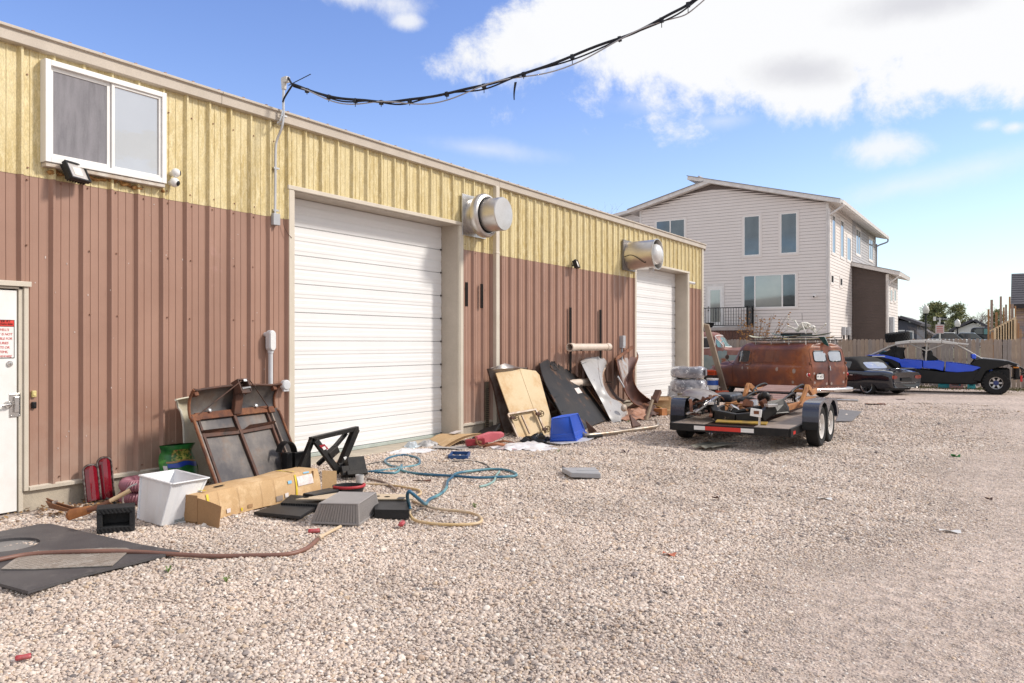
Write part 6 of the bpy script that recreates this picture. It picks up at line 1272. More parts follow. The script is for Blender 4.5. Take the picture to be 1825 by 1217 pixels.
class Loft:
    def __init__(s, keys, na=8, nr=6):
        s.g = lofted(keys, na, nr); s.pts = np.array([[(p.x, p.y, p.z) for p in r] for r in s.g]).reshape(-1, 3)
    def mb(s):
        g = s.g; m = len(g[0]); ring = 2*m-1; b = MB(); fs = []
        for r in g: b.v += [tuple(p) for p in r]+[(p.x, -p.y, p.z) for p in r[-2::-1]]
        n = len(g)
        for i in range(n-1):
            for j in range(ring):
                k = (j+1) % ring; fs.append((i*ring+j, i*ring+k, (i+1)*ring+k, (i+1)*ring+j))
        fs += [tuple(range(ring)), tuple(range((n-1)*ring, n*ring))[::-1]]; b.f = fs; return b
    def near(s, a, b, ia, ib, io, sel=None, side=1):
        P = s.pts if sel is None else s.pts[sel]; d = (P[:, ia]-a)**2+(P[:, ib]-b)**2; k = np.argsort(d)[:5]; w = 1/(d[k]+1e-4); return float((P[k, io]*w).sum()/w.sum())
    def side(s, x, z, sg=1, off=.004):
        sel = s.pts[:, 1] > .25; return Vector((x, sg*(s.near(x, z, 0, 2, 1, sel)+off), z))
def rpatch(fn, a0, a1, b0, b1, e=4.0, rings=4, n=28, skew=0.0):
    """a rounded patch on a surface fn(a, b)"""
    ca, cb, ra, rb = (a0+a1)/2, (b0+b1)/2, (a1-a0)/2, (b1-b0)/2; mb = MB(); mb.v.append(tuple(fn(ca, cb)))
    f = lambda x: math.copysign(abs(x)**(2/e), x)
    for r in range(1, rings+1):
        for k in range(n):
            g = 2*PI*k/n; bb_ = f(math.sin(g))*r/rings; mb.v.append(tuple(fn(ca+ra*f(math.cos(g))*r/rings+skew*bb_*rb, cb+rb*bb_)))
    mb.f = [(0, 1+k, 1+(k+1) % n) for k in range(n)]
    for r in range(rings-1):
        for k in range(n): a = 1+r*n; mb.f.append((a+k, a+(k+1) % n, a+n+(k+1) % n, a+n+k))
    return mb
def rrim(fn, a0, a1, b0, b1, r, e=4.0, n=28, skew=0.0):
    ca, cb, ra, rb = (a0+a1)/2, (b0+b1)/2, (a1-a0)/2, (b1-b0)/2; f = lambda x: math.copysign(abs(x)**(2/e), x)
    return MB().tube([fn(ca+ra*f(math.cos(2*PI*k/n))+skew*f(math.sin(2*PI*k/n))*rb, cb+rb*f(math.sin(2*PI*k/n))) for k in range(n)], r, 6, closed=True)
TYRE = mat('tyre_rubber', (.018, .018, .019), .75, col2=(.03, .029, .028), scale=9, bump=.001)
CHROME = mat('chrome', (.75, .74, .72), .12, 1.0, col2=(.55, .52, .50), scale=6, rvar=.06)
CARGL = mat('car_glass', (.05, .055, .06), .03, spec=1.0, grain=0, metal=.25, scale=1, col2=(.06, .065, .07)); CARGLB = mat('bright_car_glass', (.52, .54, .56), .05, spec=1.0, grain=0, metal=.6, scale=2, col2=(.40, .42, .45))
def wheel(parent, c, R, w, rim_r, rim_m, sg, knob=0, spokes=0, face=None, hub=None):
    """a wheel standing at c (hub), axle along local y, face towards sg*y"""
    wo = bpy.data.objects.new('wheel', None); COL.objects.link(wo); wo.parent = parent; wo.location = c; h = w/2
    ty = MB(); ty.lathe([(rim_r, -h*.8), (R*.90, -h), (R*.975, -h*.86), (R, -h*.5), (R, h*.5), (R*.975, h*.86), (R*.90, h), (rim_r, h*.8)], 36, (0, 0, 0), (0, 1, 0), closed=True); ty.build('tyre', TYRE, wo, smooth=35)
    if knob:
        k = MB()
        for i in range(knob):
            a = 2*PI*i/knob
            for yy, off in ((-.36, 0), (-.12, .5), (.12, 0), (.36, .5)):
                b = a+off*2*PI/knob; k.box((R*1.005*math.cos(b), yy*w, R*1.005*math.sin(b)), (.035, w*.20, R*2*PI/knob*.62), Matrix.Rotation(-b, 4, 'Y'))
            for yy in (-h*.98, h*.98): k.box((R*.945*math.cos(a), yy, R*.945*math.sin(a)), (.07, .022, R*2*PI/knob*.5), Matrix.Rotation(-a, 4, 'Y'))
        k.build('tread_lugs', TYRE, wo, kind='stuff')
    rm = MB(); rm.lathe([(rim_r, sg*h*.85), (rim_r*1.03, sg*h*.92), (rim_r*.97, sg*h*.88), (rim_r*.88, sg*h*.45), (rim_r*.86, -sg*h*.6), (rim_r, -sg*h*.8)], 32, (0, 0, 0), (0, 1, 0), cap=False); rm.build('rim', rim_m, wo, smooth=35)
    f = face or rim_m; d = MB()
    if spokes:
        for i in range(spokes):
            a = 2*PI*i/spokes; d.bar((.03*math.cos(a), sg*h*.45, .03*math.sin(a)), (rim_r*.9*math.cos(a), sg*h*.55, rim_r*.9*math.sin(a)), rim_r*.32, .025, (0, 1, 0))
        d.lathe([(.001, sg*h*.55), (rim_r*.25, sg*h*.5), (rim_r*.25, sg*h*.2)], 16, (0, 0, 0), (0, 1, 0)); d.build('spokes', f, wo, bevel=.003)
        MB().lathe([(rim_r*.86, sg*h*.1), (.001, sg*h*.1)], 20, (0, 0, 0), (0, 1, 0)).build('brake_disc', BLACK, wo)
    else:
        d.lathe([(rim_r*.88, sg*h*.42), (rim_r*.6, sg*h*.30), (rim_r*.45, sg*h*.55), (rim_r*.2, sg*h*.55), (rim_r*.18, sg*h*.75), (.001, sg*h*.78)], 28, (0, 0, 0), (0, 1, 0)); d.build('wheel_disc', f, wo, smooth=35)
        for i in range(5):
            a = 2*PI*i/5; MB().lathe([(.012, 0), (.012, .02), (.001, .021)], 8, (rim_r*.33*math.cos(a), sg*h*.55, rim_r*.33*math.sin(a)), (0, sg, 0)).build('wheel_nut', STEEL, wo)
    return wo
def cutter(c, r, w):
    m = MB().lathe([(r, -w), (r, w)], 36, c, (0, 1, 0)); me = m.mesh('cutter'); o = bpy.data.objects.new('cutter', me); COL.objects.link(o); return o
# ---- rusty panel van
def panel_van():
    loc = Vector((3.50, 24.85, 0)); az = math.atan2(.50, -.866); M = T(loc) @ RZ(az)
    t = thing('panel_van', 'vintage rusty brown panel van with two rear doors parked beyond the shop corner', 'van', loc, az)
    base = [(.72, .26), (.86, .30), (.905, .60), (.925, .86), (.905, .965), (.865, 1.04), (.835, 1.36), (.775, 1.56), (.60, 1.675), (.32, 1.72), (0, 1.735)]
    def sec(x, k=1.0, zk=0.0, lean=.0): return [(x+max(0, z-.95)*lean, y*k, z+(zk*z if z > 1.2 else 0)) for y, z in base]
    keys = [[(.005+max(0, z-.95)*.22, y*.30, z if z < 1.6 else 1.6+(z-1.6)*.1) for y, z in base], [(0.0+max(0, z-.95)*.22, y*.66, z if z < 1.6 else 1.6+(z-1.6)*.3) for y, z in base], sec(.02, .86, -.012, .22), sec(.11, .95, -.003, .20), sec(.30, .99, 0, .13), sec(.75, 1), sec(1.7, 1.0), sec(2.7, 1.0), sec(3.22, .985, -.004)]
    cowl = [(.72, .26), (.86, .30), (.905, .60), (.92, .86), (.89, .97), (.83, 1.02), (.77, 1.07), (.70, 1.10), (.50, 1.14), (.25, 1.16), (0, 1.165)]
    hood = [(.72, .26), (.87, .30), (.92, .58), (.935, .80), (.90, .915), (.78, .95), (.62, .97), (.55, 1.02), (.42, 1.075), (.22, 1.10), (0, 1.105)]
    nose = [(.70, .30), (.80, .33), (.86, .55), (.87, .72), (.84, .84), (.72, .88), (.58, .90), (.50, .94), (.38, .985), (.2, 1.0), (0, 1.005)]
    keys += [[(3.66, y, z) for y, z in cowl], [(4.05, y, z) for y, z in hood], [(4.55, y, z) for y, z in hood], [(4.80, y, z) for y, z in nose], [(4.88, y*.9, z*.97+.01) for y, z in nose]]
    VR = mat('van_rust', (.235, .068, .026), .36, col2=(.085, .030, .028), scale=1.3, detail=9, lo=.38, hi=.66, col3=(.37, .13, .04), scale3=1.6, lo3=.52, hi3=.72, rvar=.12, bump=.0008, bscale=50, seed=3.0)
    Lf = Loft(keys, 7, 5); body = Lf.mb().build('body', VR, t, smooth=40)
    boolean_cut(body, [cutter((1.02, .75, .34), .40, .32), cutter((1.02, -.75, .34), .40, .32), cutter((4.0, .78, .36), .42, .32), cutter((4.0, -.78, .36), .42, .32)]); body.data.set_sharp_from_angle(angle=math.radians(40))
    for x in (1.02, 4.0):
        for sg in (1, -1): wheel(t, (x, sg*.72, .33), .33, .19, .20, RUST, sg)
    MB().bb((.3, -.62, .20), (4.6, .62, .30)).build('chassis', RUSTD, t)
    rear_sel = Lf.pts[:, 0] < .55
    def rear(y, z, off=.006): return Vector((Lf.near(abs(y), z, 1, 2, 0, rear_sel)-off, y, z))
    for sg in (1, -1):
        S_ = lambda x, z, sg=sg: Lf.side(x, z, sg)
        rpatch(S_, 2.72, 3.26, 1.10, 1.47, 6, skew=-.18).build('side_window', CARGL, t, smooth=50); rrim(S_, 2.70, 3.28, 1.085, 1.485, .014, 6, skew=-.18).build('window_rim', VR, t, smooth=50)
        MB().tube([S_(3.19-.0, 1.10), S_(3.11, 1.46)], .012, 6).build('vent_bar', WHITE, t)
        for a, b in (((2.62, .40), (2.62, 1.52)), ((3.52, .40), (3.52, 1.0)), ((2.62, .40), (3.52, .40))): MB().tube([S_(a[0]+(b[0]-a[0])*k/10, a[1]+(b[1]-a[1])*k/10)-Vector((0, sg*.001, 0)) for k in range(11)], .005, 4).build('door_seam', RUSTD, t)
        MB().tube([S_(2.68, 1.005)+Vector((0, sg*.015, 0)), S_(2.84, 1.005)+Vector((0, sg*.02, 0))], .013, 6).build('door_handle', STEEL, t, smooth=50)
        for x0, x1 in ((.55, 1.5), (1.55, 2.5)): rrim(S_, x0, x1, 1.10, 1.50, .006, 9).build('pressed_panel', VR, t, smooth=50)
        rpatch(S_, 1.28, 1.95, 1.12, 1.47, 9).build('filled_window', mat('van_rust_patch', (.135, .052, .035), .6, col2=(.20, .075, .04), scale=3), t, smooth=50)
        MB().tube([S_(3.50, 1.02), S_(3.54, 1.04)+Vector((0, sg*.16, .03)), S_(3.60, 1.05)+Vector((0, sg*.24, .14))], .012, 6).lathe([(.001, -.02), (.075, -.015), (.08, 0), (.001, .002)], 18, S_(3.60, 1.05)+Vector((0, sg*.24, .20)), (-1, 0, 0)).build('door_mirror', mat('mirror_rust', (.10, .07, .06), .4, .3), t, smooth=50)
        for x, z, r in ((3.0, .90, .05), (2.72, .90, .035), (1.32, .90, .065), (.55, .86, .075), (.62, .52, .05)): rpatch(S_, x-r, x+r, z-r, z+r, 2).build('filler_patch', mat('filler_grey', (.36, .29, .26), .6, col2=(.28, .19, .15), scale=20), t)
        # rear
        R_ = lambda y, z, sg=sg: rear(sg*y, z)
        rpatch(R_, .07, .56, 1.17, 1.46, 6).build('rear_window', CARGLB, t, smooth=50); rrim(R_, .055, .575, 1.155, 1.475, .016, 6).build('window_seal', BLACK, t, smooth=50)
        rrim(R_, .012, .70, .42, 1.545, .006, 14).build('rear_door_seam', RUSTD, t, smooth=50)
        MB().lathe([(.055, 0), (.05, .03), (.03, .05), (.001, .055)], 16, R_(.80, .76)+Vector((.03, 0, 0)), (-1, sg*.25, 0)).build('tail_light', mat('van_tail_red', (.45, .015, .02), .2), t, smooth=50)
        MB().lathe([(.068, 0), (.068, .02), (.05, .03)], 16, R_(.80, .76)+Vector((.04, 0, 0)), (-1, sg*.25, 0)).build('lamp_ring', CHROME, t, smooth=50)
        for z in (.62, 1.10): MB().box(R_(.74, z), (.07, .06, .07)).build('door_hinge', RUST, t, bevel=.012)
        for y, z, r in ((.62, .80, .035), (.60, .52, .04), (.10, .48, .04)): rpatch(R_, y-r, y+r, z-r, z+r, 2).build('filler_patch', MATS['filler_grey'], t)
    MB().tube([rear(.0, 1.02)-Vector((.02, .03, 0)), rear(0, .88)-Vector((.035, .03, 0))], .016, 8).build('rear_handle', STEEL, t, smooth=50)
    MB().tube([rear(0, .44+.011*k) for k in range(100)], .005, 4).build('rear_door_seam', RUSTD, t)
    # rear plate (left door, seen from behind)
    pc = rear(.40, .70); pl = bpy.data.objects.new('number_plate', None); COL.objects.link(pl); pl.parent = t; pl.location = pc-Vector((.02, 0, 0))
    st = [(.16*math.copysign(abs(math.cos(a))**.35, math.cos(a)), .085*math.copysign(abs(math.sin(a))**.35, math.sin(a))) for a in [2*PI*k/28 for k in range(28)]]
    MB().prism(st, -.008, 0.0, 'x').build('plate_field', WHITE, pl); MB().tube([(-.010, y, z) for y, z in st], .010, 6, closed=True).build('plate_border', BLACK, pl, smooth=50)
    letters('plate_text', 'M 457', .105, fr((-.0095, .128, -.04), (0, -1, 0), z=(-1, 0, 0)), INK, pl); MB().bb((-.03, -.03, .09), (-.01, .05, .115)).build('plate_lamp', BLACK, pl)
    bm_ = MB(); bm_.tube(smooth_pts([(.30, .90, .30), (-.02, .93, .29), (-.11, .75, .29), (-.15, .3, .29), (-.15, -.3, .29), (-.11, -.75, .29), (-.02, -.93, .29), (.30, -.90, .30)], 6), .06, 10); bm_.v = [(x, y, .29+(z-.29)*1.15) for x, y, z in bm_.v]; bm_.build('rear_bumper', CHROME, t, smooth=50)
    MB().bar((-.19, .55, .30), (-.19, .0, .26), .06, .03).build('bumper_step', RUST, t, bevel=.006)
    for y in (-.5, .5): MB().bar((.3, y, .27), (-.1, y, .28), .05, .06).build('bumper_iron', RUSTD, t)
    t.scale = (.87, 1, .97)
    # roof rack
    rk = thing('roof_rack', 'black metal roof rack on the rusty panel van carrying surfboards', 'roof rack', M @ Vector((1.32, 0, 1.655)), az)
    for y in (-.62, .62):
        MB().tube([(-1.25, y, .10), (1.25, y, .10)], .016, 8).build('rail', BLACK, rk, smooth=50); MB().tube([(-1.25, y, .17), (1.25, y, .17)], .012, 8).build('rail', BLACK, rk, smooth=50)
        for x in (-1.0, -.35, .35, 1.0): MB().bar((x, y*.98, -.10), (x, y, .17), .03, .02).build('rack_foot', GALV, rk)
    for k in range(9): MB().tube([(-1.2+k*.3, -.62, .10), (-1.2+k*.3, .62, .10)], .010, 6).build('cross_bar', BLACK, rk)
    def board(name, o, L_, Wd, m_, lab, ang, fin=None, th=.045):
        Mb = M @ T(Vector((1.32, 0, 1.62))+Vector(o)) @ RZ(ang); b = thing(name, lab, 'surfboard', M=Mb, group='surfboards on the van roof rack')
        def f(sg): return lambda u, v: Vector((L_*(u-.5), (v-.5)*Wd*max(0, math.sin(PI*min(1, max(0, u*.96+.02))))**.6, .09*abs(2*u-1)**3+sg*th*.5*(max(0, math.sin(PI*v))*max(.02, math.sin(PI*u)))**.5))
        MB().sheet(f(1), 24, 10).sheet(f(-1), 24, 10).build('board_body', m_, b, smooth=50)
        MB().bar((-L_*.45, 0, .07), (L_*.45, 0, .07), .012, .006).build('stringer', mat('stringer', (.25, .16, .08), .5), b)
        if fin: MB().prism([(-L_*.40, -.03), (-L_*.30, -.03), (-L_*.40, -.26), (-L_*.47, -.32), (-L_*.45, -.2)], -.012, .012, 'y').build('fin', fin, b, bevel=.005)
    TEAL = mat('teal_board', (.012, .09, .085), .3, col2=(.01, .06, .06), scale=4)
    board('surfboard', (-.35, .12, .26), 2.1, .52, TEAL, 'teal green surfboard with a large fin hanging at the back of the van roof rack', .10, TEAL); board('surfboard', (.55, .30, .20), 2.2, .5, mat('cream_board', (.60, .58, .42), .4), 'pale cream surfboard lying at the front of the van roof rack', -.05)
    board('surfboard', (-.1, -.25, .155), 2.3, .5, mat('yellow_sboard', (.62, .42, .06), .4, col2=(.55, .50, .30), scale=3), 'yellowish surfboard lowest on the far side of the van roof rack', .03)
    cr = M @ Vector((1.2, .05, 1.91)); t3 = thing('roof_crate', 'small black crate frame under the white skeleton on the van roof', 'crate', cr, az); 
    for a, b in (((-.4, -.25, 0), (.4, -.23, .06)), ((-.4, .23, 0), (.4, .25, .06)), ((-.4, -.2299, 0), (-.38, .2299, .06)), ((.38, -.2299, 0), (.4, .2299, .06))): MB().bb(a, b).build('crate_side', BLACK, t3)
    # plastic skeleton crawling over the boards
    so = M @ Vector((.95, .05, 1.95)); sk = thing('skeleton_figure', 'white plastic skeleton crouching on top of the van roof boards', 'skeleton', so, az); BN = mat('bone_white', (.78, .76, .70), .5, col2=(.66, .62, .54), scale=12)
    J = lambda *p: Vector(p)
    hip, ch, nk, hd = J(.25, 0, .16), J(-.10, .0, .40), J(-.34, 0, .34), J(-.52, .03, .22)
    MB().ball(hd, .105, 16, (1.15, .85, 1.0)).box(hd+J(-.09, 0, -.07), (.07, .09, .06)).build('skull', BN, sk, smooth=60); MB().ball(hd+J(-.10, .04, .0), .025, 8).ball(hd+J(-.10, -.04, .0), .025, 8).build('eye_socket', BLACK, sk, kind='stuff')
    rb = MB(); rb.tube(smooth_pts([hip, J(.1, 0, .30), ch, nk, hd], 6), .022, 8)
    for k in range(8):
        q = hip.lerp(ch, .45).lerp(nk, k/8)+J(0, 0, .05*math.sin(k/7*PI)+.06); r = .11+.05*math.sin(PI*(k+.5)/8); rb.tube([q+J(.03*math.cos(a), r*math.cos(a), r*.75*math.sin(a)-.09) for a in [2*PI*i/18 for i in range(18)]], .016, 6, closed=True)
    rb.ball(ch+J(0, .15, .0), .045, 10).ball(ch+J(0, -.15, 0), .045, 10); rb.build('rib_cage', BN, sk, smooth=60)
    MB().ball(hip, .12, 14, (.7, 1.1, .7)).tube([hip+J(.05, -.12, .05), hip+J(-.02, 0, -.06), hip+J(.05, .12, .05)], .035, 8).build('pelvis', BN, sk, smooth=60)
    for sg, kn, ft, el, ha in ((1, J(.55, .20, .30), J(.80, .25, -.20), J(-.45, .32, .02), J(-.62, .36, .20)), (-1, J(.62, -.25, .52), J(1.0, -.25, .62), J(-.35, -.32, .02), J(-.75, -.36, .32))):
        MB().tube(smooth_pts([hip+J(0, sg*.12, 0), (hip+kn)/2+J(0, sg*.06, .02), kn], 4), .026, 8).ball(kn, .045, 10).tube([kn, ft], .020, 8).tube([ft, ft+J(-.03, 0, .13)], .026, 8).ball(ft, .032, 8).build('leg_bone', BN, sk, smooth=60)
        a0 = ch+J(0, sg*.16, 0); MB().tube([a0, el], .020, 8).ball(el, .034, 10).tube([el, ha], .016, 8).tube([ha, ha+J(-.06, 0, .07)], .03, 8).build('arm_bone', BN, sk, smooth=60)
    MB().tube([(.02, .0, .5), (.03, .0, .80)], .008, 6).build('thin_rod', BLACK, sk); sk.scale = (.78, .78, .78)
panel_van()
# ---- turquoise pickup behind the van
def pickup():
    c = WYp(1262, 650, 30.3); az = math.radians(8); loc = Vector((WYp(1300, 612, 30.3).x-1.55, 30.3+.9, 0))
    t = thing('vintage_pickup', 'old turquoise and rust pickup truck parked behind the panel van', 'pickup truck', loc, az)
    low = [(.74, .45), (.90, .50), (.94, .85), (.94, 1.12), (.90, 1.30), (.86, 1.40)]
    def sec(x, roof, k=1.0): return [(x, y*k, z) for y, z in low+roof]
    cab = [(.80, 1.72), (.74, 1.93), (.58, 2.03), (.30, 2.07), (0, 2.08)]; cw = [(.78, 1.43), (.70, 1.46), (.52, 1.50), (.28, 1.52), (0, 1.525)]; bed = [(.84, 1.405), (.80, 1.405), (.6, 1.405), (.3, 1.405), (0, 1.405)]
    hd = [(.72, 1.34), (.64, 1.40), (.48, 1.46), (.25, 1.49), (0, 1.495)]
    keys = [sec(-3.6, bed, .96), sec(-3.5, bed), sec(-1.6, bed), sec(-.60, bed), sec(-.52, cab, .98), sec(-.35, cab), sec(.75, cab, .99), sec(1.22, cw), sec(1.6, hd), sec(2.5, hd, .98), sec(2.75, [(a, b*.97) for a, b in hd], .93)]
    TQ = mat('turquoise_paint', (.16, .235, .245), .5, col2=(.26, .30, .28), scale=2.2, detail=8, col3=(.26, .10, .055), scale3=1.5, lo3=.55, hi3=.66, bump=.0006); RR = mat('roof_rust', (.20, .075, .055), .5, col2=(.30, .16, .13), scale=3, rvar=.1)
    L_ = Loft(keys, 6, 5); body = L_.mb().build('body', TQ, t, smooth=40)
    boolean_cut(body, [cutter((-2.2, s*.8, .42), .50, .3) for s in (1, -1)]+[cutter((1.75, s*.8, .42), .50, .3) for s in (1, -1)])
    # rust coloured roof and upper body: faces sorted by height
    body.data.materials.append(RR)
    for p in body.data.polygons:
        z = p.center.z+.06*mnoise.noise(p.center*3.1)+.03*mnoise.noise(p.center*11)
        if z > 1.19 and not (p.center.x > .95 and z < 1.36 and p.center.x < 1.3): p.material_index = 1
    for x in (-2.2, 1.75):
        for s in (1, -1): wheel(t, (x, s*.74, .40), .40, .22, .2, WHITE, s)
    for s in (-1, 1):
        S_ = lambda x, z, s=s: L_.side(x, z, s)
        rpatch(S_, -.28, .10, 1.50, 1.86, 8).build('side_window', CARGL, t, smooth=50); rpatch(S_, .16, .62, 1.50, 1.86, 8, skew=-.05).build('side_window', CARGL, t, smooth=50); rrim(S_, -.31, .66, 1.47, 1.89, .020, 8).build('window_trim', WHITE, t, smooth=50)
        MB().tube([S_(.13, 1.48), S_(.13, 1.88)], .016, 6).build('window_post', RR, t)
        MB().tube([S_(.80, 1.44), S_(.83, 1.85)], .022, 6).build('screen_post', WHITE, t, smooth=50)
        MB().tube([S_(-.45, .6), S_(-.45, 1.4)], .006, 4).tube([S_(.75, .6), S_(.75, 1.4)], .006, 4).build('door_seam', RUSTD, t, kind='stuff')
    sel = (L_.pts[:, 0] > .7) & (L_.pts[:, 0] < 1.3)
    W_ = lambda y, z: Vector((L_.near(abs(y), z, 1, 2, 0, sel)+.008, y, z))
    rpatch(W_, -.72, .72, 1.53, 1.95, 7).build('windscreen', mat('blue_screen', (.22, .42, .44), .05, metal=.4, spec=1), t, smooth=50); rrim(W_, -.74, .74, 1.51, 1.97, .02, 7).build('windscreen_trim', WHITE, t, smooth=50)
    for s in (-1, 1): rpatch(lambda x, z: L_.side(x, z, s, .006), .86, 1.10, 1.50, 1.80, 4, skew=-.28).build('quarter_glass', MATS['blue_screen'], t, smooth=50)
    MB().tube([(1.15, -.86, 1.45), (1.2, -.98, 1.5)], .012, 6).box((1.2, -.99, 1.56), (.03, .07, .12)).build('door_mirror', STEEL, t)
    MB().bb((2.74, -.9, .5), (2.84, .9, .62)).build('front_bumper', CHROME, t, bevel=.02); MB().bb((-3.72, -.85, .5), (-3.62, .85, .62)).build('rear_bumper', CHROME, t, bevel=.02)
pickup()
# ---- black roadster
def roadster():
    az = math.atan2(.50, -.866); wc = G(1546, 703); loc = wc-Vector((math.cos(az)*.86, math.sin(az)*.86, 0))-Vector((-math.sin(az), math.cos(az), 0))*.735; loc.z = 0
    t = thing('roadster', 'small black convertible sports car with soft top beside the rusty van', 'sports car', loc, az)
    DB = mat('black_blue_paint', (.010, .013, .022), .12, col2=(.012, .016, .028), scale=2, coat=.8, grain=0.03, rvar=.04)
    s0 = [(.50, .24), (.66, .26), (.74, .36), (.765, .50), (.755, .60), (.70, .68), (.58, .725), (.3, .745), (0, .75)]
    s1 = [(.52, .20), (.70, .21), (.80, .36), (.825, .52), (.815, .64), (.76, .73), (.62, .785), (.32, .815), (0, .82)]
    s2 = [(.56, .18), (.74, .18), (.815, .34), (.825, .52), (.815, .66), (.78, .74), (.70, .765), (.35, .77), (0, .77)]
    s3 = [(.56, .18), (.74, .18), (.805, .34), (.815, .50), (.80, .64), (.74, .71), (.60, .755), (.3, .785), (0, .79)]
    s4 = [(.50, .22), (.64, .24), (.74, .34), (.76, .44), (.73, .54), (.66, .60), (.5, .635), (.25, .65), (0, .655)]
    P = lambda x, s, k=1: [(x, y*k, z) for y, z in s]
    keys = [[(.02, y*.75, z*.92+.03) for y, z in s0], P(.0, s0, .92), P(.06, s0), P(.35, s1, .985), P(.86, s1), P(1.25, s2), P(2.2, s2), P(2.55, s3), P(3.2, s3), P(3.75, s4), P(3.92, s4, .85)]
    L_ = Loft(keys, 6, 6); body = L_.mb().build('body', DB, t, smooth=40)
    boolean_cut(body, [cutter((.86, s*.72, .30), .335, .24) for s in (1, -1)]+[cutter((3.12, s*.72, .30), .335, .24) for s in (1, -1)])
    for x in (.86, 3.12):
        for s in (1, -1): wheel(t, (x, s*.70, .293), .293, .205, .215, mat('lip_silver', (.55, .54, .53), .25, .9), s, spokes=5, face=BLACK)
    CT = mat('soft_top', (.030, .028, .026), .85, col2=(.05, .046, .042), scale=5, bump=.0006, bscale=120)
    def tp(x, w, z0, z1, k=1): return [(x, w*.98, z0), (x, w*.99, z0+.08*k), (x, w*.93, z0+(z1-z0)*.55), (x, w*.80, z0+(z1-z0)*.85), (x, w*.5, z1-.012), (x, 0, z1)]
    keys = [[(.98+(q[2]-.76)*.9, q[1], q[2]) for q in tp(.98, .70, .76, .80)], [(1.02+(q[2]-.76)*.75, q[1], q[2]) for q in tp(1.02, .72, .76, .95)], [(1.15+(q[2]-.76)*.62, q[1], q[2]) for q in tp(1.15, .74, .755, 1.15)], tp(1.62, .735, .75, 1.215), tp(2.05, .72, .75, 1.20), tp(2.22, .70, .76, 1.175)]
    TL = Loft(keys, 6, 5); TL.mb().build('soft_top', CT, t, smooth=45)
    for s in (1, -1):
        S_ = lambda x, z, s=s: TL.side(x, z, s)
        rpatch(S_, 1.52, 2.16, .80, 1.06, 7, skew=-.2).build('side_window', CARGL, t, smooth=50)
        MB().tube([(2.20, s*.68, 1.15), (2.62, s*.70, .78)], .02, 8).build('screen_pillar', DB, t, smooth=50)
        for x in (1.28, 2.30): MB().tube([L_.side(x, .22+.05*k, s, .001) for k in range(11)], .004, 4).build('door_seam', BLACK, t)
        MB().bb((1.36, s*.80, .60), (1.48, s*.826, .635)).build('door_handle', STEEL, t, bevel=.006)
        MB().ball((2.24, s*.88, .84), .085, 12, (.7, 1, .7)).bar((2.26, s*.76, .79), (2.24, s*.86, .82), .04, .03).build('door_mirror', DB, t, smooth=50)
        rs = L_.pts[:, 0] < .5
        R_ = lambda y, z, s=s: Vector((L_.near(abs(y), z, 1, 2, 0, rs)-.012, s*abs(y), z))
        rpatch(R_, .42, .70, .525, .635, 2.6).build('tail_light', mat('tail_dark_red', (.16, .014, .014), .12, col2=(.22, .03, .015), scale=5, coat=.5), t, smooth=50)
        rpatch(R_, .56, .70, .60, .635, 3).build('turn_light', mat('amber', (.30, .06, .015), .2), t, smooth=50)
    rsel = TL.pts[:, 0] < 1.6
    RW = lambda y, z: Vector((TL.near(abs(y), z, 1, 2, 0, rsel)-.010, y, z))
    rpatch(RW, -.50, .50, .83, 1.04, 6).build('rear_window', CARGLB, t, smooth=50)
    MB().tube(smooth_pts([(.10, -.62, .82), (.06, -.4, .845), (.05, 0, .85), (.06, .4, .845), (.10, .62, .82)], 5), .022, 8).build('boot_spoiler', DB, t, smooth=50)
    MB().sheet(lambda u, v: Vector((.0-.012, -.24+.48*u, .46+.09*v)), 1, 1).build('plate_recess', BLACK, t)
    MB().cyl((-.03, -.45, .24), (.12, -.45, .24), .035, n=14).build('exhaust_tip', CHROME, t, smooth=40)
    MB().tube(smooth_pts([(.03, -.72, .40), (-.025, -.5, .40), (-.035, 0, .40), (-.025, .5, .40), (.03, .72, .40)], 5), .012, 6).build('bumper_line', DB, t, smooth=50)
    MB().bb((.3, -.6, .15), (3.6, .6, .22)).build('underbody', BLACK, t)
roadster()
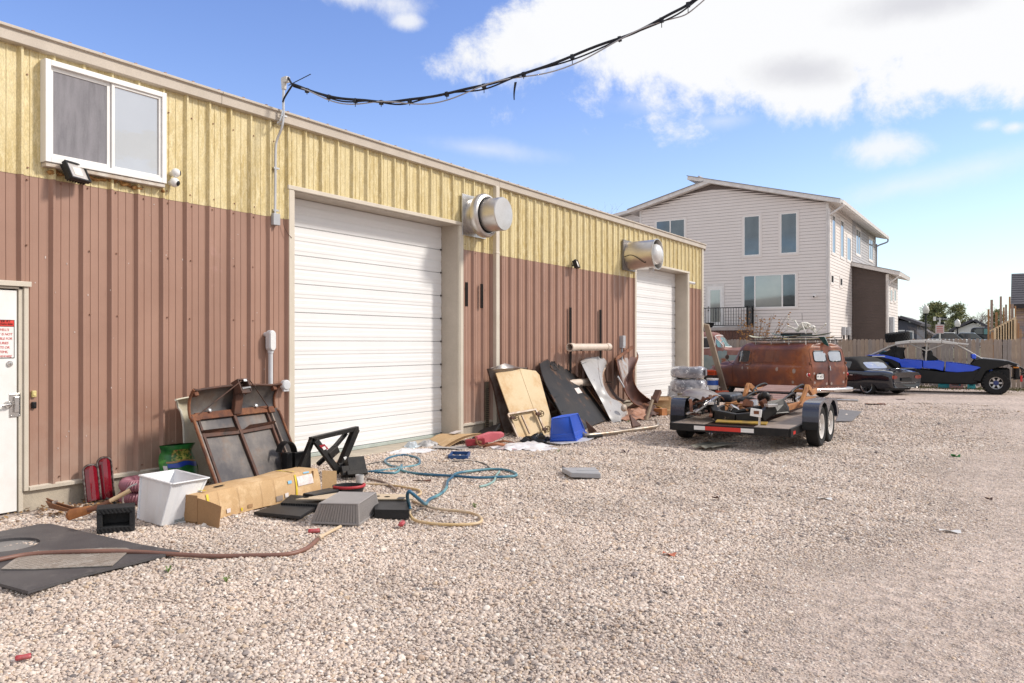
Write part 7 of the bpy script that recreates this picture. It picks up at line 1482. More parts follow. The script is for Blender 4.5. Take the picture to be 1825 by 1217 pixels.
# ---- blue and black off-road buggy
def buggy():
    wc = G(1775, 703); az = math.radians(4); c_, s_ = math.cos(az), math.sin(az)
    # local: x forward, near side is -y; front near wheel at (1.72, -.70)
    loc = wc-(RZ(az) @ Vector((1.70, -.72, 0))); loc.z = 0
    t = thing('off_road_buggy', 'blue and black four seat off road buggy with pale roof parked along the fence', 'buggy', loc, az)
    BLU = mat('buggy_blue', (.010, .085, .72), .3, col2=(.009, .07, .62), scale=3, coat=.4, grain=.03); BP = mat('buggy_black', (.012, .012, .013), .42, col2=(.02, .02, .02), scale=5); CG = mat('cage_pale', (.50, .47, .42), .4, col2=(.42, .39, .34), scale=5); RF = mat('roof_pale', (.66, .64, .60), .4, col2=(.58, .56, .52), scale=4)
    rimm = mat('beadlock', (.52, .51, .50), .3, .8); 
    for x in (1.70, -1.62):
        for s in (-1, 1): w_ = wheel(t, (x, s*.70, .375), .375, .29, .19, rimm, s, knob=22, spokes=6); MB().lathe([(.001, s*.115), (.075, s*.11), (.085, s*.06), (.001, s*.05)], 18, (0, 0, 0), (0, 1, 0)).build('hub_cap', mat('blue_hub', (.02, .04, .17), .35), w_, smooth=40)
    for s in (-1, 1):
        y0, y1 = s*.62, s*.74
        lo, hi = min(y0, y1), max(y0, y1)
        MB().prism([(-1.18, .42), (-.9, .33), (1.05, .33), (1.22, .45), (1.22, .78), (1.0, .82), (.2, .70), (-.5, .78), (-1.05, .90)], lo+.02, hi-.015, 'y').build('lower_panel', BP, t, bevel=.02)
        MB().prism([(-1.15, 1.12), (-1.05, .84), (-.5, .80), (-.42, .82), (-.42, 1.07), (-.8, 1.10)], lo, hi+.0, 'y').build('rear_door_panel', BLU, t, bevel=.02)
        MB().prism([(-.40, .82), (-.05, .80), (.20, .735), (.24, 1.02), (.05, 1.08), (-.4, 1.07)], lo, hi+.004, 'y').build('rear_door_panel', BLU, t, bevel=.02)
        MB().prism([(.26, .725), (.60, .70), (1.05, .74), (1.30, .87), (1.22, .90), (.8, .97), (.28, 1.03)], lo, hi, 'y').build('front_door_panel', BLU, t, bevel=.02)
        MB().prism([(1.05, .45), (1.28, .40), (1.42, .75), (2.05, .98), (2.25, .90), (2.30, .98), (2.05, 1.08), (1.3, 1.16), (1.12, 1.12), (1.0, .95), (1.26, .86)], lo, hi-.01, 'y').build('front_fender', BP, t, bevel=.02)
        MB().prism([(-2.25, 1.18), (-2.2, 1.06), (-1.9, 1.10), (-1.45, 1.02), (-1.2, .80), (-1.08, .84), (-1.17, 1.13), (-1.6, 1.25), (-2.0, 1.24)], lo, hi-.004, 'y').build('rear_fender', BP, t, bevel=.02)
        MB().prism([(-2.2, 1.245), (-1.6, 1.26), (-1.1, 1.14), (-1.1, .98), (-1.35, 1.10), (-1.7, 1.18)], lo-.002, hi+.002, 'y').build('rear_fender_top', BLU, t, bevel=.015)
        MB().bb((-1.95, lo if s < 0 else hi, 1.19), (-1.55, (lo if s < 0 else hi)+s*.006, 1.225)).build('white_decal', WHITE, t)
        cage = smooth_pts([(-2.05, s*.60, 1.22), (-1.70, s*.62, 1.40), (-1.25, s*.60, 1.60), (-.7, s*.58, 1.66), (.1, s*.58, 1.68), (.55, s*.58, 1.62), (.75, s*.60, 1.52)], 6)
        MB().tube(cage, .028, 8).build('cage_tube', CG, t, smooth=50); MB().tube([(.72, s*.60, 1.54), (1.32, s*.60, 1.14)], .028, 8).build('cage_tube', CG, t, smooth=50)
        MB().tube([(-.28, s*.58, 1.66), (-.32, s*.62, 1.05)], .030, 8).build('cage_tube', CG, t, smooth=50); MB().tube([(-.80, s*.58, 1.64), (-.30, s*.60, 1.40), (.30, s*.58, 1.66)], .022, 8).build('cage_tube', CG, t, smooth=50); MB().tube([(-1.30, s*.60, 1.58), (-1.22, s*.62, 1.10)], .026, 8).build('cage_tube', BP, t, smooth=50)
        MB().cyl((1.62, s*.50, .50), (1.52, s*.47, .98), .055, n=14).build('shock', mat('shock_blue', (.02, .08, .45), .3), t, smooth=40); MB().tube([(1.62+.0*k-.1*k/40, s*.50+.065*math.cos(k*.8), .52+.46*k/40) for k in range(41)], .010, 6).build('shock_spring', mat('shock_blue', (0, 0, 0)), t, smooth=50)
        MB().cyl((-1.62, s*.50, .50), (-1.5, s*.45, 1.0), .055, n=14).build('shock', MATS['shock_blue'], t, smooth=40)
        for z in (.32, .44): MB().tube([(1.35, s*.2, z), (1.70, s*.56, z-.02)], .022, 8).tube([(2.0, s*.2, z), (1.74, s*.56, z-.02)], .022, 8).build('control_arm', BLACK, t, smooth=50)
        for z in (.36, .48): MB().tube([(-.9, s*.35, z), (-1.62, s*.56, z-.05)], .028, 8).build('trailing_arm', CG, t, smooth=50)
        MB().prism([(2.10, .98), (2.36, .88), (2.30, .97), (2.12, 1.04)], min(s*.35, s*.62), max(s*.35, s*.62), 'y').build('headlight', mat('headlamp', (.6, .6, .6), .1, metal=.4), t, bevel=.008); MB().bb((2.18, min(s*.50, s*.66), .86), (2.33, max(s*.50, s*.66), .90)).build('marker_light', mat('amber_lamp', (.7, .25, .02), .3), t, bevel=.006)
        MB().bb((1.02, min(s*.66, s*.86), 1.15), (1.14, max(s*.66, s*.86), 1.30)).build('door_mirror', BLU, t, bevel=.03, seg=3); MB().bar((1.1, s*.62, 1.12), (1.08, s*.74, 1.2), .03, .03).build('mirror_arm', BLACK, t)
        for x in (-.95, .02):
            MB().box((x, s*.30, .80), (.45, .42, .14)).build('seat_base', BLACK, t, bevel=.04); MB().box((x-.24, s*.32, 1.10), (.30, .44, .58), Matrix.Rotation(-.25, 4, 'Y')).build('seat_back', BLACK, t, bevel=.05); MB().box((x-.36, s*.32, 1.45), (.20, .27, .19), Matrix.Rotation(-.2, 4, 'Y')).build('head_rest', BLACK, t, bevel=.04)
    for s in (-1, 1): MB().prism([(-1.75, 1.24), (-1.25, 1.53), (-.95, 1.50), (-1.02, 1.38), (-.98, 1.12), (-1.3, 1.14)], s*.52-.012, s*.52+.012, 'y').build('rear_net', BP, t); MB().prism([(-.30, 1.06), (-.36, 1.30), (-.22, 1.34), (.06, 1.10)], s*.54-.012, s*.54+.012, 'y').build('side_net', BP, t)
    MB().bb((-1.2, -.6, .30), (1.2, .6, .42)).build('floor_pan', BLACK, t, bevel=.02); MB().bb((1.15, -.45, .34), (2.1, .45, .85)).build('front_bulkhead', BLACK, t, bevel=.06); MB().bb((-2.0, -.45, .5), (-1.15, .45, 1.12)).build('engine_bay', BLACK, t, bevel=.05)
    MB().prism([(1.12, 1.15), (1.35, 1.18), (2.05, 1.10), (2.34, .99), (2.36, .94), (2.0, 1.02), (1.12, 1.08)], -.60, .60, 'y').build('bonnet', mat('bonnet_grey', (.12, .115, .11), .4, col2=(.35, .33, .31), scale=2.5), t, bevel=.03)
    for i in range(4): x0 = -1.25+i*.47; zz = [(1.60, 1.70), (1.66, 1.765), (1.675, 1.78), (1.655, 1.76), (1.60, 1.68)]; MB().prism([(x0, zz[i][0]), (x0+.455, zz[i+1][0]), (x0+.455, zz[i+1][1]), (x0, zz[i][1])], -.66, .66, 'y').build('roof_panel', RF, t, bevel=.02)
    MB().prism([(.62, 1.63), (.92, 1.60), (.95, 1.64), (.64, 1.68)], -.62, .62, 'y').build('roof_visor', RF, t, bevel=.01)
    MB().sheet(lambda u, v: Vector((.80+.52*u, -.57+1.14*v, 1.51-.36*u)), 1, 1, .008).build('windscreen', mat('screen_glass', (.50, .52, .51), .12, spec=1.0, trans=.25), t)
    MB().bb((.45, -.16, 1.46), (.49, .16, 1.56)).build('centre_mirror', WHITE, t, bevel=.01)
    MB().bb((2.22, -.55, .50), (2.36, .55, .90)).build('front_grille', BP, t, bevel=.05); MB().tube(smooth_pts([(2.2, -.5, .5), (2.46, -.42, .55), (2.48, -.4, .80), (2.3, -.5, .93)], 5), .024, 8).tube(smooth_pts([(2.2, .5, .5), (2.46, .42, .55), (2.48, .4, .80), (2.3, .5, .93)], 5), .024, 8).tube([(2.47, -.41, .68), (2.47, .41, .68)], .024, 8).build('nudge_bar', BP, t, smooth=50); MB().bb((2.38, -.50, .42), (2.44, -.42, .62)).build('tow_hook', mat('red_hook', (.6, .03, .03), .4), t, bevel=.01)
    MB().tube([(-2.06, -.6, 1.23), (-2.06, .6, 1.23)], .026, 8).build('cage_tube', CG, t, smooth=50); MB().tube([(-1.25, -.6, 1.6), (-1.25, .6, 1.6)], .026, 8).build('cage_tube', CG, t, smooth=50)
    # spare on the roof
    sp = (RZ(az) @ Vector((-1.18, -.10, 0)))+loc; q = thing('spare_tyre', 'knobbly black spare tyre lying on the back of the buggy roof', 'tyre', (sp.x, sp.y, 1.72)); q.rotation_euler = (.10, -.10, 0)
    MB().lathe([(.20, -.11), (.34, -.145), (.37, -.12), (.375, -.07), (.375, .07), (.37, .12), (.34, .145), (.20, .11)], 36, (0, 0, .16), (0, 0, 1), closed=True).build('tyre_carcass', TYRE, q, smooth=35)
    k = MB()
    for i in range(22):
        a = 2*PI*i/22
        for zz, off in ((-.10, 0), (-.035, .5), (.035, 0), (.10, .5)): b = a+off*2*PI/22; k.box((.377*math.cos(b), .377*math.sin(b), .16+zz), (.035, .066, .055), RZ(b))
        for zz in (.02, .30): k.box((.345*math.cos(a), .345*math.sin(a), zz), (.07, .05, .022), RZ(a))
    k.build('tread_lugs', TYRE, q, kind='stuff')
    MB().lathe([(.195, .08), (.15, .10), (.10, .14), (.001, .15)], 20, (0, 0, .05), (0, 0, 1)).build('spare_rim', rimm, q, smooth=40)
buggy()
# wheelie bin and crates by the fence
c = WYp(1588, 640, 32.6); t = thing('wheelie_bin', 'teal blue wheeled bin standing against the fence behind the buggy', 'bin', (c.x, 32.6, 0)); TB = mat('bin_teal', (.012, .085, .13), .45)
MB().add([(-.22, -.24, .04), (.22, -.24, .04), (.22, .24, .04), (-.22, .24, .04), (-.29, -.33, .98), (.29, -.33, .98), (.29, .33, .98), (-.29, .33, .98)], [(3, 2, 1, 0), (4, 5, 6, 7)]+[(i, (i+1) % 4, 4+(i+1) % 4, 4+i) for i in range(4)]).build('bin_body', TB, t, bevel=.02)
bx = MB(); bx.bb((-.32, -.36, .985), (.32, .36, 1.03)); bx.build('bin_lid', TB, t, bevel=.015); MB().tube([(-.3, .38, 1.0), (.3, .38, 1.0)], .018, 8).build('bin_handle', TB, t); t.scale = (1.25, 1.25, 1.33)
for s in (-1, 1): MB().lathe([(.001, -.03), (.10, -.03), (.10, .03), (.001, .03)], 16, (s*.24, .25, .10), (1, 0, 0)).build('bin_wheel', RUBBER, t)
c = WYp(1705, 687, 33.2)
TQC = mat('teal_crate', (.05, .36, .38), .5)
for nm, px0, px1, lab, m_, z1 in (('teal_crate', 1672, 1712, 'turquoise plastic crate on the ground under the buggy, left of the pink one', TQC, .34), ('pink_crate', 1692, 1716, 'dull pink plastic box on the ground under the buggy', mat('pink_crate', (.36, .20, .18), .6), .36), ('teal_crate', 1724, 1738, 'small turquoise crate under the buggy nearest its front wheel', TQC, .36)):
    a, b = WYp(px0, 687, 33.1 if 'pink' not in nm else 32.95), WYp(px1, 687, 33.1 if 'pink' not in nm else 32.95); cx = (a.x+b.x)/2; w = (b.x-a.x)/2; t = thing(nm, lab, 'crate', (cx, a.y, 0))
    MB().bb((-w, -.02, .02), (w, .0, .12)).bb((-w, -.02, z1-.06), (w, 0, z1)).bb((-w, -.02, .1201), (-w+.06, 0, z1-.0601)).bb((w-.06, -.02, .1201), (w, 0, z1-.0601)).build('crate_front', m_, t, bevel=.005); MB().bb((-w, .30, .02), (w, .33, z1)).build('crate_back', m_, t); MB().bb((-w, .001, .02), (-w+.02, .299, z1)).build('crate_side', m_, t); MB().bb((w-.02, .001, .02), (w, .299, z1)).build('crate_side', m_, t); MB().bb((-w+.021, .001, .02), (w-.021, .299, .04)).build('crate_floor', m_, t)
# ---- car trailer
def trailer():
    loc = Vector((4.396, 12.33, 0)); az = PI/2
    t = thing('car_trailer', 'black flatbed car trailer with double wheels and red and white tape on its tail', 'trailer', loc, az)
    # local: x forward (away), y left; deck rises from .30 at the tail to .52
    W2 = .925; zt = lambda x: .36+.02*x; FRM = mat('trailer_black', (.018, .018, .02), .5, .2, col2=(.035, .032, .03), scale=7, col3=(.12, .07, .05), scale3=6, lo3=.64, hi3=.74); DK = mat('deck_tread', (.33, .265, .215), .6, .1, col2=(.24, .185, .15), scale=3.5, detail=9, col3=(.40, .34, .29), scale3=4, lo3=.52, hi3=.7, bump=.001)
    for s in (-1, 1):
        MB().sheet(lambda u, v: Vector((u*3.7, s*(.40+v*(W2-.40)), zt(u*3.7))), 20, 2, .008).build('deck_runway', DK, t)
        k = MB(); i = 0
        for a in range(68):
            for b in range(9):
                x, y = .05+a*.054+(b % 2)*.027, .45+b*.052
                k.box((x, s*y, zt(x)+.002), (.036, .009, .004), RZ(.78 if (a+b) % 2 else -.78))
        k.build('tread_bumps', DK, t, kind='stuff')
        MB().prism([(0, zt(0)-.115), (3.7, zt(3.7)-.115), (3.7, zt(3.7)+.004), (0, zt(0)+.004)], s*W2-.0, s*W2+.035*s, 'y').build('side_rail', FRM, t)
        MB().bb((.9, s*.86, .29), (2.3, s*.92, .355)).build('axle_beam', FRM, t)
        for x in (1.10, 1.80): wheel(t, (x, s*1.085, .325), .325, .20, .195, mat('white_rim', (.72, .70, .67), .4, col2=(.6, .56, .52), scale=9), s)
        def fen(u, v):
            pr = [(.68, .38), (.70, .60), (.84, .715), (1.43, .74), (2.06, .715), (2.20, .62), (2.23, .40)]; f_ = smooth_pts([(a, 0, b) for a, b in pr], 4); q = f_[min(len(f_)-1, int(round(u*(len(f_)-1))))]; return Vector((q.x, s*(.965+.25*v), q.z))
        FD = mat('fender_navy', (.030, .036, .060), .25, .2, col2=(.05, .055, .08), scale=3, coat=.5, rvar=.08); MB().sheet(fen, 24, 1, .006).build('fender_top', FD, t, smooth=40)
        pts = [fen(i/24, 1) for i in range(25)]; inner = []
        for i, p in enumerate(pts):
            cx = 1.10 if p.x < 1.45 else 1.80; r = .385; dx = p.x-cx; zin = .325+math.sqrt(max(0, r*r-dx*dx)) if abs(dx) < r else .38; inner.append(Vector((p.x, p.y, min(zin, p.z-.015))))
        sk = MB(); n = len(pts); sk.add(pts+inner, [(i, i+1, n+i+1, n+i) for i in range(n-1)]); sk.build('fender_skirt', FD, t)
        MB().bb((.66, s*.97, .30), (.70, s*1.21, .42)).build('mud_flap', RUBBER, t)
        MB().lathe([(.045, 0), (.04, .012), (.001, .014)], 14, (-.004, s*.83, zt(0)-.05), (-1, 0, 0)).build('tail_light', mat('dark_red_lamp', (.16, .01, .015), .2), t, smooth=40); MB().bb((.12, s*(W2+.0355), .27), (.26, s*(W2+.039), .32)).build('side_reflector', mat('reflector_red', (.62, .03, .02), .3), t)
    MB().bb((-.03, -W2, zt(0)-.115), (.012, W2, zt(0)+.002)).build('rear_rail', FRM, t, bevel=.006)
    for y0, y1, m_ in ((.54, .36, WHITE), (.3595, .0905, MATS['reflector_red']), (.09, -.21, MATS['reflector_red']), (-.2105, -.41, WHITE)): MB().bb((-.033, y1, zt(0)-.085), (-.0305, y0, zt(0)-.022)).build('reflective_tape', m_, t)
    MB().bb((.05, -.38, .23), (3.6, -.30, .34)).build('frame_member', FRM, t); MB().bb((.05, .30, .23), (3.6, .38, .34)).build('frame_member', FRM, t)
    for x in (1.10, 1.80): MB().cyl((x, -.98, .325), (x, .98, .325), .04, n=12).build('axle', FRM, t, smooth=40)
    for x in (.06, .9, 1.8, 2.7, 3.6): MB().bb((x, -.9, zt(x)-.12), (x+.06, .9, zt(x)-.04)).build('cross_member', FRM, t)
    for i in range(12):
        x = .25+i*.28; MB().bb((x, -.42, zt(x)-.02), (x+.02, .42, zt(x)-.006)).build('mesh_bar', RUSTD, t)
    k = MB()
    for i in range(28): y = -.41+i*.0304; k.bar((.1, y, zt(.1)-.014), (1.0, y, zt(1.0)-.014), .006, .006); k.bar((1.0, y, zt(1)-.014), (3.6, y, zt(3.6)-.014), .006, .006)
    k.build('deck_mesh', RUSTD, t, kind='stuff')
    MB().bar((3.68, .8, .38), (4.7, 0, .38), .08, .12).bar((3.68, -.8, .38), (4.7, 0, .38), .08, .12).build('tongue', FRM, t, bevel=.006); MB().cyl((4.5, .0, .02), (4.5, 0, .62), .035, n=12).build('jack_stand', STEEL, t, smooth=40)
    MB().tube([(.02+.02*math.cos(a), .28+.028*math.cos(a), zt(0)-.14+.028*math.sin(a)) for a in [2*PI*k/14 for k in range(14)]], .007, 6, closed=True).build('tie_ring', STEEL, t, smooth=50)
    # vehicle frame lying on the deck
    Ml = T(loc) @ RZ(az); cf = thing('truck_frame', 'bare vehicle chassis, black cross member at the near end and rusty rails rising behind', 'chassis frame', M=Ml); OR = mat('orange_rust', (.42, .185, .055), .75, col2=(.30, .12, .045), scale=4, detail=8, col3=(.20, .09, .05), scale3=4, lo3=.55, hi3=.7, bump=.001)
    for s in (-1, 1):
        seg = [((.52, s*.28, .47), (.85, s*.44, .52), BST), ((.85, s*.44, .52), (1.25, s*.47, .54), BST), ((1.25, s*.47, .54), (2.6, s*.52, .56), OR), ((2.6, s*.52, .56), (2.90, s*.54, .80), OR), ((2.90, s*.54, .80), (2.98, s*.54, .845), OR), ((2.98, s*.54, .845), (3.10, s*.54, .83), OR), ((3.10, s*.54, .83), (3.4, s*.53, .72), OR), ((3.4, s*.53, .72), (3.9, s*.50, .73), OR)]
        for a, b, m_ in seg: d = (Vector(b)-Vector(a)).normalized()*.03; MB().bar(Vector(a)-d*.7, Vector(b)+d*.7, .06, .10, (0, 0, 1) if abs(d.z) < .015 else (1, 0, 0)).build('frame_rail', m_, cf, bevel=.008)
        MB().add([(.62, s*.42, .62), (.95, s*.62, .66), (1.15, s*.66, .60), (1.0, s*.70, .52), (.7, s*.55, .52), (.72, s*.42, .72), (1.0, s*.60, .76)], [(0, 4, 3, 2, 1), (0, 5, 6, 1), (1, 6, 2), (0, 4, 5), (5, 4, 3, 6), (6, 3, 2)]).build('suspension_arm', BST, cf, bevel=.01)
        MB().box((.62, s*.50, .66), (.20, .10, .05), RZ(s*.6)).build('bracket', STEEL, cf, bevel=.006); MB().prism([(2.0, .58), (2.6, .58), (2.6, .70)], min(s*.62, s*.78), max(s*.62, s*.78), 'y').build('outrigger', OR, cf, bevel=.004)
    MB().bar((.50, -.36, .48), (.44, .0, .44), .12, .16).build('cross_member', BST, cf, bevel=.015); MB().bar((.44, .0, .44), (.50, .36, .48), .12, .16).build('cross_member', BST, cf, bevel=.015); MB().bar((.50, -.36, .48), (.72, -.52, .62), .12, .16).build('cross_member', BST, cf, bevel=.015); MB().bar((.50, .36, .48), (.72, .52, .62), .12, .16).build('cross_member', BST, cf, bevel=.015)
    for x in (1.5, 2.4, 3.8): MB().bar((x, -.5, .55 if x < 3 else .73), (x, .5, .55 if x < 3 else .73), .10, .06).build('cross_member', OR if x != 1.5 else RUSTD, cf, bevel=.006)
    MB().sheet(lambda u, v: Vector((1.15+.35*u, -.25+.5*v, .50+.14*u)), 3, 3, .01).build('brown_plate', mat('brown_plate', (.26, .12, .08), .6), cf)
    # seats with tube frames lying in the frame
    SL = mat('mauve_vinyl', (.34, .21, .18), .6, col2=(.28, .16, .13), scale=6)
    for i, (x0, z0, ang, w, lab) in enumerate(((2.0, .60, .16, .70, 'slatted mauve seat frame nearest the trailer tail'), (2.66, .745, .13, .74, 'slatted mauve seat frame further up on the rusty chassis'))):
        Ms = Ml @ T(x0, 0, z0) @ RZ(-.10) @ Matrix.Rotation(-ang, 4, 'Y'); st = thing('seat_frame', lab, 'seat frame', M=Ms, group='slatted seat frames on the trailer')
        for k in range(4): MB().box((.07+k*.155, 0, .02), (.14, w*.84, .025)).build('seat_slat', SL, st, bevel=.006)
        for s in (-1, 1): MB().tube(smooth_pts([(-.05, s*w*.46, -.06), (.0, s*w*.48, .03), (.32, s*w*.5, .07), (.64, s*w*.48, .04), (.70, s*w*.46, -.12)], 5), .018, 8).build('frame_tube', BLACK, st, smooth=50); MB().tube([(.1, s*w*.48, .06), (.2, s*w*.40, -.18), (.55, s*w*.42, -.16)], .014, 6).build('frame_tube', CHROME, st, smooth=50)
        for x in (-.02, .66): MB().tube([(x, -w*.46, .0), (x, w*.46, .0)], .016, 8).build('cross_tube', BLACK, st, smooth=50)
        for x in (.145, .30, .455): MB().tube([(x, -w*.44, .012), (x, w*.44, .012)], .008, 6).build('cross_tube', BLACK, st)
    ep = Ml @ Vector((1.62, -.12, .72)); e = thing('engine_mount', 'black lumpy metal part propped on the near seat frame of the trailer load', 'metal part', ep); MB().ball((0, 0, 0), .11, 14, (1, 1.2, .8)).ball((.05, -.1, .03), .08, 12).cyl((-.02, 0, -.1), (-.02, 0, -.3), .04, n=10).build('casting', BST, e, smooth=60); MB().box((0, .08, -.16), (.08, .06, .2)).build('lug', BST, e, bevel=.01)
    wf = thing('black_seat_cushion', 'dark rounded cushion lying on the left of the trailer load', 'cushion', M=Ml @ T(2.2, .72, .58)); MB().box((0, 0, .08), (.75, .42, .15)).build('cushion_body', mat('navy_vinyl', (.03, .035, .05), .35, col2=(.22, .22, .23), scale=2, lo=.5, hi=.7), wf, bevel=.06, seg=4)
    fl = thing('loose_fender', 'grey dusty car wing lying over the left trailer mudguard', 'car wing', M=Ml @ T(1.25, .86, .72)); MB().sheet(lambda u, v: Vector((-.45+1.0*u, -.22+.42*v, .03+.11*math.sin(PI*u)**.7-.12*(1-v)**3+.012*math.sin(u*9))), 16, 10, .006).build('wing_skin', GH, fl, smooth=40); MB().tube([(-.45+1.0*k/16, -.22, -.09+.11*math.sin(PI*k/16)**.7) for k in range(17)], .014, 6).build('wing_edge', RUST, fl, smooth=50)
    yb = thing('yellow_board', 'thin yellow board lying on the trailer deck under the black chassis end', 'board', M=Ml @ T(.30, -.12, .40) @ RZ(.06)); MB().box((0, 0, 0), (.12, .80, .02), Matrix.Rotation(-.2, 4, 'Y')).build('board_sheet', mat('yellow_sheet', (.42, .26, .03), .6, col2=(.25, .16, .05), scale=6), yb, bevel=.003)
    lp = thing('lamp_bracket', 'upright white lamp bracket standing at the trailer tail beside the yellow board', 'bracket', M=Ml @ T(.06, -.46, zt(.06))); MB().bar((0, 0, -.10), (0, -.02, .22), .03, .03).build('post', STEEL, lp); MB().box((-.005, .04, .22), (.03, .17, .12), Matrix.Rotation(.12, 4, 'X')).build('white_block', WHITE, lp, bevel=.004); MB().bb((-.024, -.01, .20), (-.0205, .07, .25)).build('rust_mark', RUST, lp)
    jk = thing('scrap_heap', 'brown tangled scrap lying on the left side of the trailer deck', 'scrap metal', M=Ml @ T(.65, .62, .42))
    for k in range(22): a = NR.uniform(-.34, .34, 6); MB().bar((a[0], a[1]*.7, .03+abs(a[2])), (a[3], a[4]*.7, .05+abs(a[5])*.6), .05, .03).build('scrap_piece', (RUSTD, BST, STEEL, RUST)[k % 4], jk, bevel=.004)
    j2 = thing('scrap_heap', 'rusty rods and brackets tangled inside the bare chassis on the trailer', 'scrap metal', M=Ml @ T(1.5, .0, .42))
    for k in range(14): a = NR.uniform(-.5, .5, 6); MB().tube(smooth_pts([(a[0]*1.6, a[1], .06+abs(a[2])*.3), ((a[0]+a[3])*.8, a[4], .12+abs(a[5])*.4), (a[3]*1.6, a[1]*-.5, .08)], 5), .016+.01*(k % 3), 7).build('tangled_rod', (OR, RUSTD, BST)[k % 3], j2, smooth=50)
    for k in range(8): a = NR.uniform(-.45, .45, 3); MB().box((a[0]*1.7, a[1], .08+abs(a[2])*.4), (.16, .09, .12), Euler((a[0]*3, a[1]*3, a[2]*5)).to_matrix()).build('loose_bracket', (OR, RUST, STEEL, RUST)[k % 4], j2, bevel=.01)
    ln = Ml @ Vector((3.2, -.85, .62)); o = thing('steel_tube', 'pale steel tube lying across the right side of the trailer deck', 'tube', ln); MB().tube([(-.45, .1, -.02), (.55, -.1, .0)], .022, 8).build('tube_wall', GALV, o, smooth=50)
trailer()
# ------------------------------------------------------------------ fence
PICK = [mat('fence_wood_%d' % 0, (.40, .315, .255), .85, col2=(.29, .225, .18), scale=2.5, stretch=(6, 6, 1), detail=8, bump=.002, bscale=30), mat('fence_wood_warm', (.44, .335, .25), .85, col2=(.32, .235, .175), scale=2.5, stretch=(6, 6, 1), detail=8, bump=.002, bscale=30, seed=2), mat('fence_wood_grey', (.37, .315, .275), .85, col2=(.27, .225, .195), scale=2.5, stretch=(6, 6, 1), detail=8, bump=.002, bscale=30, seed=5)]
def fence():
    Y = 34.3; x0, x1 = -4.5, 14.5; W_ = .142
    t = thing('wooden_fence', 'weathered dog eared wooden fence running behind the parked vehicles', 'fence', (x0, Y, 0)); metas = []
    for m_ in PICK:
        for k in range(2):
            h = 1.82; w = W_-.011; mb = MB(); mb.prism([(0, .03), (w, .03), (w, h-.05), (w-.03, h), (.03, h), (0, h-.05)], -.016, 0, 'y'); metas.append(mb.mesh('picket', m_))
    n = int((x1-x0)/W_)
    for i in range(n):
        o = bpy.data.objects.new('picket', random.choice(metas)); COL.objects.link(o); o.parent = t; o.location = (i*W_+random.uniform(-.003, .003), random.uniform(-.012, .0), random.uniform(-.03, .02)); o.rotation_euler = (0, random.uniform(-.007, .007), random.uniform(-.03, .03))
    for z in (.35, 1.0, 1.6): MB().bb((0, .002, z), (x1-x0, .04, z+.09)).build('fence_rail', PICK[0], t)
    for i in range(8): MB().bb((i*2.44+.3, .042, 0), (i*2.44+.39, .132, 1.78)).build('fence_post', PICK[0], t)
fence()
# strip of dry weeds and soil at the fence foot
DRY = mat('dry_weeds', (.20, .16, .08), .9, col2=(.12, .13, .04), scale=8)
k = MB()
for i in range(2600):
    x, y = random.uniform(2.5, 12), 34.1-abs(random.gauss(0, .9)); h = random.uniform(.02, .10); a = random.uniform(0, 6.28); d = Vector((math.cos(a), math.sin(a), 0))*.02; p = Vector((x, y, 0)); k.add([p-d, p+d, p+Vector((random.uniform(-.04, .04), random.uniform(-.04, .04), h))], [(0, 1, 2)])
tag(k.build('dry_weeds', DRY), kind='stuff')
# ------------------------------------------------------------------ house beyond the fence
HY = 42.2; HX = WYp(1476, 450, HY).x
SID = mat('siding_beige', (.745, .695, .66), .7, col2=(.715, .665, .63), scale=1.5, grain=.04); SIDL = mat('siding_grey', (.46, .45, .46), .7, col2=(.43, .42, .43), scale=1.5, grain=.04); SIDD = mat('siding_brown', (.105, .078, .068), .7, col2=(.09, .067, .058), scale=1.5, grain=.04); TRW = mat('house_trim', (.76, .73, .70), .6); LAPSH = mat('lap_shadow_backing', (.16, .13, .12), .9); RFG = mat('roof_edge_grey', (.30, .30, .31), .7, col2=(.24, .24, .25), scale=8); HGL = mat('house_glass', (.15, .18, .20), .04, spec=1.0, grain=0, metal=.75, scale=.6, col2=(.10, .12, .135)); HGL2 = mat('house_glass_blind', (.40, .42, .40), .06, spec=1, grain=0, metal=.45, scale=.8, col2=(.33, .36, .35))  # dark wall backing paints the shadow lines under the siding laps
house = thing('beige_house', 'two storey beige house with lap siding and split sloping roof behind the fence', 'house', (HX, HY, 0))
def lap(name, m_, a, b, z0, ztop, nrm, ex=.165, th=.014):
    """lap siding on the upright plane from a to b (x, y), z0 up to the roof line ztop(u), u = 0..1 along it"""
    a, b = Vector((*a, 0)), Vector((*b, 0)); n = Vector((*nrm, 0)); L_ = b-a; mb = MB(); N = 24
    z = z0; zm = max(ztop(i/N) for i in range(N+1))
    while z < zm:
        us = [i/N for i in range(N+1) if ztop(i/N) > z+.01]
        if len(us) > 1:
            # straight across where the roof line is higher than the course, clipped where it is lower
            lo, hi = us[0], us[-1]
            def refine(u_in, u_out):
                for _ in range(12):
                    m = (u_in+u_out)/2
                    if ztop(m) > z+.01: u_in = m
                    else: u_out = m
                return u_in
            if lo > 0: lo = refine(lo, lo-1/N)
            if hi < 1: hi = refine(hi, hi+1/N)
            k = max(1, int((hi-lo)*8))
            for i in range(k):
                u0, u1 = lo+(hi-lo)*i/k, lo+(hi-lo)*(i+1)/k; p, q = a+L_*u0, a+L_*u1; t0, t1 = min(z+ex, ztop(u0)), min(z+ex, ztop(u1))
                g_ = Vector((0, 0, z+.013)); mb.add([p+n*th+g_, q+n*th+g_, q+n*.004+Vector((0, 0, max(t1, z+.015))), p+n*.004+Vector((0, 0, max(t0, z+.015))), p+g_, q+g_], [(0, 1, 2, 3), (4, 5, 1, 0)])
        z += ex
    o = mb.build(name, m_, house, world=True, kind='stuff'); return o
